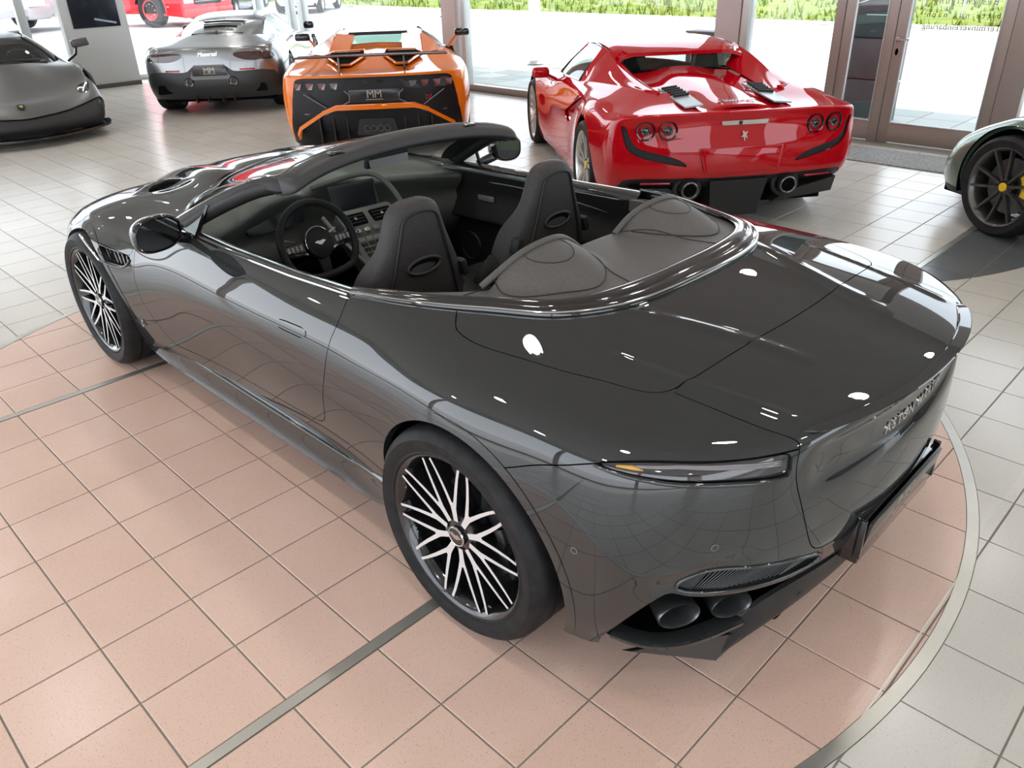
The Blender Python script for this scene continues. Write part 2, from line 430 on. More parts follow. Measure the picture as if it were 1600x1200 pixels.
def poly_part(name, verts, mt, parent, thick=.02, direction=(1, 0, 0), mirror_y=False):
    """flat polygon of 3d points given thickness along direction"""
    out = []
    for s in ((1, -1) if mirror_y else (1,)):
        bm = bmesh.new(); d = Vector(direction)*thick
        if s < 0: d = Vector((d.x, -d.y, d.z))
        a = [bm.verts.new((x, y*s, z)) for x, y, z in verts]; b = [bm.verts.new(Vector((x, y*s, z))+d) for x, y, z in verts]; n = len(verts)
        bm.faces.new(a); bm.faces.new(b[::-1])
        for i in range(n): bm.faces.new((a[i], a[(i+1) % n], b[(i+1) % n], b[i]))
        out.append(link(name, bm_mesh(bm, name, angle=.5), mt, parent))
    return out
# ================================================================== the showroom
M_alu = mat('window_frame_bronze', (.34, .28, .255), .38, .35)
M_alul = mat('window_frame_light', (.50, .52, .51), .35, .4)
M_white = mat('painted_white', (.72, .72, .70), .6)
M_col = mat('pillar_paint', (.47, .41, .40), .6)
M_black = mat('matt_black', (.012, .012, .013), .55)
M_gblack = mat('gloss_black', (.006, .006, .007), .08, coat=.6)
M_rubber = noise_col('tyre_rubber', (.010, .010, .011), (.016, .016, .017), 30, .55, bump=.1); M_rubber.node_tree.nodes['Principled BSDF'].inputs['Specular IOR Level'].default_value = .25
M_chrome = mat('chrome', (.75, .75, .74), .08, 1.0)
M_steel = noise_col('brushed_steel', (.45, .44, .40), (.49, .475, .435), 5, .33, .8)
M_pane = pane_mat('window_glass', (.985, 1.0, .995), .9)
M_ceil = noise_col('ceiling_board', (.50, .475, .445), (.53, .50, .47), 3, .85)
M_ceil.node_tree.nodes['Principled BSDF'].inputs['Specular IOR Level'].default_value = .1

def tile_mat(name, c1, c2, spk, rough):
    mt = mat(name, c1, rough, spec=.55); nt = mt.node_tree; b = nt.nodes['Principled BSDF']; N = nt.nodes.new; K = nt.links.new
    g = N('ShaderNodeNewGeometry')
    cl = N('ShaderNodeTexNoise'); cl.inputs['Scale'].default_value = 2.3; cl.inputs['Detail'].default_value = 3; K(g.outputs['Position'], cl.inputs['Vector'])
    sn = N('ShaderNodeVectorMath'); sn.operation = 'SNAP'; sn.inputs[1].default_value = (.302, .302, 10); 
    of = N('ShaderNodeVectorMath'); of.operation = 'ADD'; of.inputs[1].default_value = (.037+30.2, 30.2-.003, 5)
    K(g.outputs['Position'], of.inputs[0]); K(of.outputs[0], sn.inputs[0])
    wh = N('ShaderNodeTexWhiteNoise'); wh.noise_dimensions = '2D'; K(sn.outputs[0], wh.inputs['Vector'])
    ad = N('ShaderNodeMath'); ad.operation = 'MULTIPLY_ADD'; ad.inputs[1].default_value = .35; K(wh.outputs['Value'], ad.inputs[0]); K(cl.outputs['Fac'], ad.inputs[2])
    mx = N('ShaderNodeMix'); mx.data_type = 'RGBA'; mx.inputs[6].default_value = (*c1, 1); mx.inputs[7].default_value = (*c2, 1)
    mr = N('ShaderNodeMapRange'); mr.inputs[1].default_value = .35; mr.inputs[2].default_value = .95; K(ad.outputs[0], mr.inputs[0]); K(mr.outputs[0], mx.inputs[0])
    sp = N('ShaderNodeTexNoise'); sp.inputs['Scale'].default_value = 240; sp.inputs['Detail'].default_value = 2; K(g.outputs['Position'], sp.inputs['Vector'])
    rp = N('ShaderNodeValToRGB'); rp.color_ramp.elements[0].position = .28; rp.color_ramp.elements[1].position = .37
    rp.color_ramp.elements[0].color = (1, 1, 1, 1); rp.color_ramp.elements[1].color = (0, 0, 0, 1); K(sp.outputs['Fac'], rp.inputs[0])
    m2 = N('ShaderNodeMix'); m2.data_type = 'RGBA'; K(rp.outputs[0], m2.inputs[0]); K(mx.outputs[2], m2.inputs[6]); m2.inputs[7].default_value = (*spk, 1)
    K(m2.outputs[2], b.inputs['Base Color'])
    return mt
M_tg = tile_mat('tile_grey', (.49, .465, .42), (.55, .523, .478), (.25, .22, .2), .24)
M_tt = tile_mat('tile_terracotta', (.575, .395, .315), (.635, .45, .368), (.22, .12, .09), .26)
M_td = tile_mat('tile_shaded', (.10, .11, .115), (.13, .14, .14), (.06, .06, .06), .22)  # grey tile with floor shade put into its colour
M_grout = mat('grout', (.24, .22, .19), .9)

# ---- floor
TC, TR0, TR1 = (-.04, .056), 2.468, 2.508
RX0, RX1, RY0, RY1 = -8.5, 13.2, -6.95, 5.6
floor = box('floor', ((RX0+RX1)/2, (RY0+RY1)/2, -.0535), (RX1-RX0+.4, RY1-RY0+.4, .10), M_grout); tag(floor, kind='structure', label='tiled showroom floor with dark grout joints')
P_ = .302; JO = .003
xs = [-1.285-P_*k for k in range(0, 25)][::-1]+[-1.245+P_*k for k in range(0, 9)]+[-1.245+P_*8+.04+P_*k for k in range(0, 41)]
ys = [.003+P_*k for k in range(-24, 26)]
def clip_circle(poly, c, r, inside):
    P = [np.array(p, float) for p in poly]; out = []; f = lambda p: (np.hypot(*(p-c))-r)*(1 if inside else -1)
    c = np.array(c)
    f = lambda p: (np.hypot(p[0]-c[0], p[1]-c[1])-r)*(1 if inside else -1)
    for i in range(len(P)):
        a, b = P[i], P[(i+1) % len(P)]; fa, fb = f(a), f(b)
        if fa <= 0: out.append((a, False))
        if (fa < 0) != (fb < 0):
            lo, hi = a, b
            for _ in range(40):
                m_ = (lo+hi)/2
                if (f(m_) < 0) == (fa < 0): lo = m_
                else: hi = m_
            out.append(((lo+hi)/2, True))
    if len(out) < 3: return None
    res = []
    for i in range(len(out)):
        res.append(out[i][0]); nx = out[(i+1) % len(out)]
        if out[i][1] and nx[1]:
            a0 = math.atan2(*(out[i][0]-c)[::-1]); a1 = math.atan2(*(nx[0]-c)[::-1])
            da = (a1-a0+PI) % (2*PI)-PI
            mid = (out[i][0]+nx[0])/2
            if abs(da) < .25 and f(mid+(out[i][0]-c)*1e-9) > -1 and abs(da) > 1e-4:
                # only where the straight chord leaves the tile side, i.e. both ends lie on the circle
                for k in range(1, 7): t = a0+da*k/7; res.append(c+r*np.array((math.cos(t), math.sin(t))))
    return res
def tile_mesh_poly(poly):
    bm = bmesh.new(); lo = [bm.verts.new((p[0], p[1], -.008)) for p in poly]; hi = [bm.verts.new((p[0], p[1], 0)) for p in poly]
    n = len(poly); bm.faces.new(hi)
    for i in range(n): bm.faces.new((lo[i], lo[(i+1) % n], hi[(i+1) % n], hi[i]))
    return bm
_bm = bmesh.new(); bm_box(_bm, (0, 0, -.004), (P_-2*JO, P_-2*JO, .008)); 
bmesh.ops.bevel(_bm, geom=[e for e in _bm.edges if all(v.co.z > -.001 for v in e.verts)], offset=.0015, segments=1, affect='EDGES')
SQ = {}
_me = bm_mesh(_bm, 'tile')
for key, mt in (('g', M_tg), ('t', M_tt), ('d', M_td)):
    q = _me.copy(); q.materials.append(mt); SQ[key] = q
_rv = np.array([_r[:], _u[:], _f[:]]); _cp = np.array(CAM_POS)
def proj_px(p):
    q = _rv @ (np.asarray(p, float)-_cp)
    return (800+CAM_F*q[0]/q[2], 600-CAM_F*q[1]/q[2]) if q[2] > .2 else None
SHADE_C, SHADE_R = (.398, -4.405), 2.286     # shade on the floor, put into darker tile colour inside this circle
def dark(cx, cy): return cx < -1.28 and math.hypot(cx-SHADE_C[0], cy-SHADE_C[1]) < SHADE_R
tiles = []
for i in range(len(xs)-1):
    if abs(xs[i+1]-xs[i]) < .1 : continue
    for j in range(len(ys)-1):
        x0, x1, y0, y1 = xs[i]+JO, xs[i+1]-JO, ys[j]+JO, ys[j+1]-JO
        if xs[i+1]-xs[i] > .31: x0 += .04
        cx, cy = (x0+x1)/2, (y0+y1)/2
        if y0 < -6.8 or y1 > RY1 or x1 > RX1: continue
        r = [math.hypot(x-TC[0], y-TC[1]) for x in (x0, x1) for y in (y0, y1)]
        cor = [(x0, y0), (x1, y0), (x1, y1), (x0, y1)]
        px = [proj_px((*c, 0)) for c in cor]
        area = 0
        if all(px):
            a = np.array(px); area = .5*abs(np.dot(a[:, 0], np.roll(a[:, 1], 1))-np.dot(a[:, 1], np.roll(a[:, 0], 1)))
            mx, my = a.mean(0)
            if not (-40 < mx < 1640 and -30 < my < 1230): area = 0
            if -2.0 < cx < 1.95 and abs(cy) < .78: area *= .02
            if -2.2 < cx < 2.3 and -1.9 < cy < -.7: area *= .05
        if max(r) < TR0-.002: tiles.append((area, 't', (cx, cy), None))
        elif min(r) > TR1+.002:
            rd = [math.hypot(x-SHADE_C[0], y-SHADE_C[1]) for x in (x0, x1) for y in (y0, y1)]
            if cx < -1.28 and min(rd) < SHADE_R < max(rd):
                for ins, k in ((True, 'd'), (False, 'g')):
                    pl = clip_circle(cor, SHADE_C, SHADE_R, ins)
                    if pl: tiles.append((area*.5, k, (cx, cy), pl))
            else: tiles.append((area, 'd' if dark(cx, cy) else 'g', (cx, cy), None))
        else:
            pl = clip_circle(cor, TC, TR0-.002, True)
            if pl: tiles.append((area*.5, 't', (cx, cy), pl))
            pl = clip_circle(cor, TC, TR1+.002, False)
            if pl: tiles.append((area*.5, 'g', (cx, cy), pl))
tiles.sort(key=lambda t: -t[0])
_rest = {k: bmesh.new() for k in 'gtd'}
for n, (area, k, c, pl) in enumerate(tiles):
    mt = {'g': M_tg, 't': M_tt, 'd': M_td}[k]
    if n < 300:
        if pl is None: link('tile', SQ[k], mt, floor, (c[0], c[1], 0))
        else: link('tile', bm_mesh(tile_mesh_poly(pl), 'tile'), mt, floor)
    else:
        b2 = _rest[k]
        if pl is None:
            h = P_/2-JO; pl = [(c[0]-h, c[1]-h), (c[0]+h, c[1]-h), (c[0]+h, c[1]+h), (c[0]-h, c[1]+h)]
        hi = [b2.verts.new((p[0], p[1], 0)) for p in pl]; lo = [b2.verts.new((p[0], p[1], -.006)) for p in pl]
        b2.faces.new(hi)
        for q in range(len(pl)): b2.faces.new((lo[q], lo[(q+1) % len(pl)], hi[(q+1) % len(pl)], hi[q]))
_all = bmesh.new()
for q, k in enumerate('gtd'):
    for f in _rest[k].faces: f.material_index = q
    _merge(_all, _rest[k])
tag(link('tile_field', bm_mesh(_all, 'tile_field'), [M_tg, M_tt, M_td], floor), kind='stuff')

# ---- steel ring and strips let into the floor
ring = lathe('trim_1', [(TR0, -.01), (TR0, .0012), (TR1, .0012), (TR1, -.01)], M_steel, None, 180, 'Z', (*TC, 0)); tag(ring, kind='structure', label='flat steel ring round the terracotta turntable')
def strip(name, x0, x1, y0, y1, lab):
    o = box(name, ((x0+x1)/2, (y0+y1)/2, -.004), (x1-x0, y1-y0, .01), M_steel); tag(o, kind='structure', label=lab)
ch = lambda x: math.sqrt(TR0**2-(x-TC[0])**2)
strip('trim_2', -1.283, -1.247, TC[1]-ch(-1.265)+.01, TC[1]+ch(-1.265)-.01, 'steel strip crossing the turntable under the rear wheel')
strip('trim_3', 1.173, 1.209, TC[1]-ch(1.19)+.01, TC[1]+ch(1.19)-.01, 'steel strip crossing the turntable under the front wheel')
strip('trim_4', -1.283, -1.247, -6.7, TC[1]-math.sqrt(TR1**2-1.265**2)-.02, 'steel strip in the grey floor running to the green car')
o_ = box('trim_5', (-2.481, .055, .0003), (.006, .86, .0012), M_steel); tag(o_, kind='structure', label='thin steel line across the edge of the turntable')

# ---- glazed walls
WH = 3.7
def vpost(bm, x, y, w, d, z0=0, z1=WH): bm_box(bm, (x, y, (z0+z1)/2), (w, d, z1-z0), .004)
wr_ = empty('wall_right', (0, 0, 0)); tag(wr_, kind='structure', label='glazed shop front behind the red car')
YW = -6.85
def frame_part(name, boxes, mt, parent):
    bm = bmesh.new()
    for c, s in boxes: bm_box(bm, c, s, .003)
    return link(name, bm_mesh(bm, name, angle=.6), mt, parent)
# pillars and mullions (x ranges measured along the wall)
for x0, x1, mt, nm in ((2.30, 2.62, M_col, 'pillar'), (2.19, 2.28, M_alul, 'mullion'), (7.22, 7.55, M_col, 'pillar'), (7.02, 7.11, M_alul, 'mullion'), (11.55, 11.72, M_alul, 'mullion'), (11.98, 12.14, M_alul, 'mullion'),
                       (-.76, -.545, M_alu, 'door_post'), (1.075, 1.175, M_alu, 'door_post'), (-2.9, -2.8, M_alu, 'mullion'), (-5.2, -5.1, M_alu, 'mullion')):
    frame_part(nm, [(((x0+x1)/2, YW-.06, WH/2), (x1-x0, .14, WH))], mt, wr_)
for x0, x1, mt in ((-8.5, -.76, M_alu), (1.175, 2.19, M_alu), (2.62, 7.02, M_alu), (7.55, 11.55, M_alu), (11.72, 11.98, M_alu), (12.14, 13.2, M_alu)):
    frame_part('sill_rail', [(((x0+x1)/2, YW-.03, .045), (x1-x0, .10, .09))], mt, wr_)
    frame_part('head_rail', [(((x0+x1)/2, YW-.03, WH-.35), (x1-x0, .10, .7))], M_white, wr_)
frame_part('head_rail', [((.3, YW-.03, WH-.45), (1.9, .10, .9))], M_white, wr_)
def pane(name, x0, x1, y0, y1, z0, z1, parent, th=.008):
    return box(name, ((x0+x1)/2, (y0+y1)/2, (z0+z1)/2), (max(x1-x0, th), max(y1-y0, th), z1-z0), M_pane, parent)
for n, (x0, x1) in enumerate(((-8.5, -5.2), (-5.1, -2.9), (-2.8, -.76), (1.175, 2.19), (2.62, 7.02), (7.55, 11.55), (12.14, 13.2))):
    w = empty('window_%d' % (n+1)); tag(w, kind='structure', label='tall shop window pane in the right wall'); pane('pane', x0, x1, YW-.03, YW-.03, .09, WH-.7, w)
# double door
def door_leaf(name, x0, x1, st, label, handle=False):
    d = empty(name); tag(d, kind='structure', label=label)
    frame_part('stile', [((x0+st/2, YW-.03, 1.4), (st, .06, 2.8))], M_alu, d); frame_part('stile', [((x1-st/2, YW-.03, 1.4), (st, .06, 2.8))], M_alu, d)
    frame_part('bottom_rail', [(((x0+x1)/2, YW-.03, .11), (x1-x0-2*st, .06, .19))], M_alu, d); frame_part('top_rail', [(((x0+x1)/2, YW-.03, 2.72), (x1-x0-2*st, .06, .16))], M_alu, d)
    frame_part('glazing_bead', [((x0+st+.006, YW-.0, 1.4), (.012, .012, 2.4)), ((x1-st-.006, YW-.0, 1.4), (.012, .012, 2.4)), (((x0+x1)/2, YW-.0, .212), (x1-x0-2*st, .012, .012))], M_alul, d)
    pane('pane', x0+st, x1-st, YW-.03, YW-.03, .205, 2.64, d)
    return d
door_leaf('door_1', .525, 1.07, .10, 'narrow left leaf of the bronze glass door')
d2 = door_leaf('door_2', -.54, .515, .10, 'wide right leaf of the bronze glass door with mirrored lettering')
bm = bmesh.new(); bm_box(bm, (.475, YW+.012, 1.02), (.035, .02, .05), .004); bm_tube(bm, [(.475, YW+.01, 1.03), (.475, YW+.06, 1.03), (.46, YW+.065, 1.03), (.345, YW+.065, 1.028)], .010, 8)
hd = link('door_handle', bm_mesh(bm, 'door_handle', angle=.6), M_chrome, d2)
bm = bmesh.new(); bm_prism(bm, [(.017*math.cos(a), .034*math.sin(a)) for a in np.linspace(0, 2*PI, 16, endpoint=False)], 0, .006, frame((.475, YW+.0, .905), (1, 0, 0), (0, 0, 1)))
link('lock_rosette', bm_mesh(bm, 'lock_rosette', angle=.6), M_chrome, d2)
M_let = mat('window_lettering', (.05, .05, .05), .6, spec=.1)
# the lettering reads from the street, so from inside it is mirrored
for s, z, sz in (('Besichtigung', 1.377, .075), ('bitte nur nach', 1.258, .075), ('Terminvereinbarung', 1.150, .080)):
    text('lettering', s, sz, frame((-.07, YW-.036, z), (1, 0, 0), (0, 0, 1)), M_let, d2, .0008, spacing=1.5 if s[0] != 'T' else 1.08)

wf = empty('wall_far'); tag(wf, kind='structure', label='glazed end wall behind the parked supercars'); XF = 13.2
for y0, y1 in ((-2.56, -2.42), (-7.0, -6.82), (1.6, 1.7), (5.6, 5.7)):
    frame_part('mullion', [((XF+.05, (y0+y1)/2, WH/2), (.12, y1-y0, WH))], M_alul, wf)
frame_part('sill_rail', [((XF+.03, -.7, .04), (.1, 12.5, .08))], M_alul, wf); frame_part('head_rail', [((XF+.03, -.7, WH-.35), (.1, 12.5, .7))], M_white, wf)
for n, (y0, y1) in enumerate(((-6.82, -2.56), (-2.42, 1.6), (1.7, 5.6))):
    w = empty('window_%d' % (n+8)); tag(w, kind='structure', label='tall shop window pane in the end wall'); pane('pane', XF+.03, XF+.03, y0, y1, .08, WH-.7, w)
wl = empty('wall_left'); tag(wl, kind='structure', label='glazed wall on the left side of the showroom'); YL = 5.6
for k in range(6):
    x = -8.5+k*4.34; frame_part('mullion', [((x, YL+.05, WH/2), (.16, .12, WH))], M_alu, wl)
frame_part('sill_rail', [((2.35, YL+.03, .05), (21.7, .1, .1))], M_alu, wl); frame_part('head_rail', [((2.35, YL+.03, WH-.3), (21.7, .1, .6))], M_white, wl)
wb_ = empty('wall_back'); tag(wb_, kind='structure', label='back wall of the showroom with two windows'); XB = -8.5
frame_part('plaster', [((XB-.06, -5.2, WH/2), (.12, 3.5, WH)), ((XB-.06, -.6, WH/2), (.12, 2.2, WH)), ((XB-.06, 5.0, WH/2), (.12, 1.2, WH)), ((XB-.06, -.7, WH-.3), (.12, 12.5, .6)), ((XB-.06, -.7, .2), (.12, 12.5, .4))], M_white, wb_)
ceil = box('ceiling', ((RX0+RX1)/2, (RY0+RY1)/2, WH+.06), (RX1-RX0+.5, RY1-RY0+.5, .12), M_ceil); tag(ceil, kind='structure', label='grey suspended showroom ceiling')

# ---- outside
M_pave = noise_col('paving_outside', (.50, .49, .47), (.56, .55, .52), .6, .9)
M_street = noise_col('street', (.55, .54, .53), (.62, .61, .60), .3, .9)
M_grass = noise_col('grass_ground', (.10, .15, .010), (.17, .20, .022), 1.1, .95, detail=8)
g1 = box('pavement_outside', (10, -13.6, -.07), (110, 13.4, .1), M_street); tag(g1, 'pale sunlit forecourt outside the shop window', 'pavement', kind='structure')
g3 = box('yard_outside', (43, 8, -.075), (60, 30, .09), M_street); tag(g3, 'pale sunlit yard outside the end wall', 'yard', kind='structure')
g4 = box('street_left', (-20, 38.3, -.08), (120, 65.2, .09), M_street); tag(g4, 'pale street outside the left wall', 'street', kind='structure')
g5 = box('street_back', (-30, -6, -.08), (43, 30, .08), M_street); tag(g5, 'pale street behind the showroom', 'street', kind='structure')
g2 = box('grass_bank', (10, -62, -.06), (160, 83.4, .1), M_grass); tag(g2, 'bright green grass verge across the street', 'grass', kind='structure')
# ---- ceiling downlights: bright discs set in the ceiling, each with its own light
M_lampdisc = mat('downlight_disc', (.9, .9, .85), .4, emit=(1, .93, .80), estr=26.)
_lamp_n = 0
LAMPS = [(x, y) for x in (-6.6, -4.2, -1.8, .6, 3.0, 5.4, 7.8, 10.2, 12.2) for y in (-5.6, -3.2, -.8, 1.6, 4.0, 6.2)]
lamp_proto = None
LAMPS = [q for q in LAMPS if q[1] < 5.2]
for i, (x, y) in enumerate(LAMPS):
    loc = (x-ceil.location.x, y-ceil.location.y, WH-.004-ceil.location.z)
    if lamp_proto is None:
        a = lathe('downlight', [(.055, -.001), (.08, -.001), (.085, .004), (.055, .004)], M_white, ceil, 24, 'Z'); b = lathe('downlight_disc', [(.0005, -.002), (.055, -.002)], M_lampdisc, a, 24, 'Z')
        lamp_proto = (a, b)
    else:
        a = lamp_proto[0].copy(); COL.objects.link(a); a.parent = ceil; b = lamp_proto[1].copy(); COL.objects.link(b); b.parent = a
    a.location = loc
    ld = bpy.data.lights.new('downlight_glow', 'SPOT'); ld.energy = 42; ld.spot_size = math.radians(150); ld.spot_blend = .6; ld.shadow_soft_size = .10; ld.color = (1, .97, .92)
    lo = bpy.data.objects.new('downlight_glow', ld); COL.objects.link(lo); lo.parent = a; lo.location = (0, 0, -.03)
# ================================================================== wheels (axis y, outer face towards +y, hub at the origin)
M_rimblk = mat('rim_gloss_black', (.008, .008, .009), .14, coat=.8)
M_disc = mat('brake_disc', (.16, .16, .165), .35, .8)
def strip_bar(bm, path, half, face, depth, mi_face=0, mi_side=1):
    """bar following path [(r, theta)] with half widths; face(r) = outer height; black flanks of given depth"""
    rows = []
    for (r, t), w in zip(path, half):
        rows.append((r, t, w))
    P = [Vector((r*math.cos(t), 0, r*math.sin(t))) for r, t, w in rows]; R = []
    for i, (r, t, w) in enumerate(rows):
        d = (P[min(i+1, len(P)-1)]-P[max(i-1, 0)]).normalized(); n = Vector((-d.z, 0, d.x)); h = face(r)
        c = P[i]
        R.append([bm.verts.new(c+n*w+Vector((0, h, 0))), bm.verts.new(c-n*w+Vector((0, h, 0))), bm.verts.new(c-n*(w*1.15)+Vector((0, h-depth, 0))), bm.verts.new(c+n*(w*1.15)+Vector((0, h-depth, 0)))])
    for i in range(len(R)-1):
        A, B = R[i], R[i+1]
        for k in range(4):
            f = bm.faces.new((A[k], A[(k+1) % 4], B[(k+1) % 4], B[k])); f.material_index = mi_face if k == 0 else mi_side
    bm.faces.new(R[0]).material_index = mi_side; bm.faces.new(R[-1][::-1]).material_index = mi_side
def wheel(parent, loc, right=False, R=.358, W=.30, rim=.277, spokes=(), spoke_mats=None, hub=.036, hub_mat=None, ring_mat=None, cal_mat=None, cal_ang=0., hubh=-.02, lip_mat=None, camber=0., disc_r=.195, cal_label=None, spin=0., hub_mark=None):
    w = empty('wheel', loc, PI if right else 0., parent=parent)
    b = rim
    prof = [(b-.012, -.022), (b-.002, -.004), (b+.004, .004), (b+.012, .002), (b+.03, .009), (b+(R-b)*.62, .011), (R-.022, .004), (R-.008, -.010), (R-.0015, -.026),
            (R, -.045), (R, -W*.24), (R-.007, -W*.245), (R-.007, -W*.27), (R, -W*.275), (R, -W*.45), (R-.007, -W*.455), (R-.007, -W*.49), (R, -W*.495), (R, -W*.68), (R-.007, -W*.685), (R-.007, -W*.72), (R, -W*.725),
            (R-.002, -W*.92), (R-.012, -W*.98), (R-.03, -W), (b+.03, -W-.002), (b-.012, -W+.01)]
    lathe('tyre', prof, M_rubber, w, 72, 'Y', angle=30)
    lm = lip_mat or M_rimblk
    lathe('rim', [(b-.012, -.02), (b-.001, -.001), (b-.006, -.003), (b-.012, -.010), (b-.022, -.020), (b-.030, -.045), (b-.035, -.12), (b-.03, -W+.02)], lm, w, 72, 'Y', angle=30)
    for sp in spokes:
        o = link('spoke', sp, spoke_mats, w); o.rotation_euler = (0, spin, 0)
    hm = hub_mat or M_rimblk
    lathe('hub', [(.001, hubh-.004), (.07, hubh-.012), (.078, hubh-.03), (.078, hubh-.07)], M_rimblk, w, 32, 'Y')
    hc = lathe('hub_cap', [(.0008, hubh+.006), (hub*.8, hubh+.006), (hub*.95, hubh+.003), (hub, hubh-.004), (hub, hubh-.02)], hm, w, 32, 'Y', angle=25)
    if ring_mat: lathe('cap_ring', [(hub*.86, hubh+.0065), (hub*.93, hubh+.0075), (hub, hubh+.004)], ring_mat, hc, 32, 'Y')
    if hub_mark:
        bm = bmesh.new()
        for pl in hub_mark: bm_prism(bm, pl, hubh+.006, hubh+.0075, Matrix(((1, 0, 0, 0), (0, 0, 1, 0), (0, 1, 0, 0), (0, 0, 0, 1))))
        link('cap_emblem', bm_mesh(bm, 'cap_emblem'), M_chrome, hc)
    lathe('brake_disc', [(.06, -.10), (disc_r, -.10), (disc_r, -.13), (.06, -.13)], M_disc, w, 48, 'Y')
    if cal_mat:
        bm = bmesh.new(); a0 = cal_ang
        if right: a0 = PI-cal_ang
        bm_lathe(bm, [(disc_r*.70, -.055), (disc_r*1.09, -.055), (disc_r*1.14, -.075), (disc_r*1.14, -.15), (disc_r*.68, -.15), (disc_r*.64, -.075), (disc_r*.70, -.055)], 14, 'Y', a0=a0-.48, a1=a0+.48)
        for q in (-.3, 0, .3):
            ca, sa = math.cos(a0+q), math.sin(a0+q); bm_box(bm, (disc_r*.88*ca, -.05, disc_r*.88*sa), (.035, .012, .05), .004, rot=(0, -(a0+q), 0))
        link('brake_caliper', bm_mesh(bm, 'brake_caliper', angle=.5), cal_mat, w)
    return w
def y_spokes(n=10, fork=.118, rmax=.262, hubr=.05, spread=.245, face=None, depth=.05, hw=(.0105, .0155, .0065, .0052)):
    out = []
    face = face or (lambda r: -.022+.012*max(0, (r-.05)/.21)**1.5)
    for k in range(n):
        a = 2*PI*k/n+PI/2; bm = bmesh.new()
        strip_bar(bm, [(hubr, a), (hubr+(fork-hubr)*.5, a), (fork, a)], [hw[0], hw[0]*1.1, hw[1]], face, depth)
        for s in (-1, 1):
            off = (hw[1]-hw[2])/fork
            strip_bar(bm, [(fork-.012, a+s*off*.9), (fork+.02, a+s*(off+.055)), (fork+.06, a+s*(off+spread*.42)), (rmax-.035, a+s*spread*.88), (rmax, a+s*spread)], [hw[2]*1.25, hw[2]*1.1, hw[2], hw[3]*1.05, hw[3]], face, depth)
        out.append(bm_mesh(bm, 'spoke'))
    return out
def twin_spokes(n, rmax, hubr, dr, face, depth, w0, w1, mix=.0, dh=.02):
    """n pairs of straight spokes; each pair parallel-ish, dr = angular half gap at the rim"""
    out = []
    for k in range(n):
        a = 2*PI*k/n+PI/2
        for s in (-1, 1):
            bm = bmesh.new(); strip_bar(bm, [(hubr, a+s*dh), (hubr+(rmax-hubr)*.5, a+s*(dh+(dr-dh)*.55)), (rmax, a+s*dr)], [w0, (w0+w1)/2, w1], face, depth); out.append(bm_mesh(bm, 'spoke'))
    return out
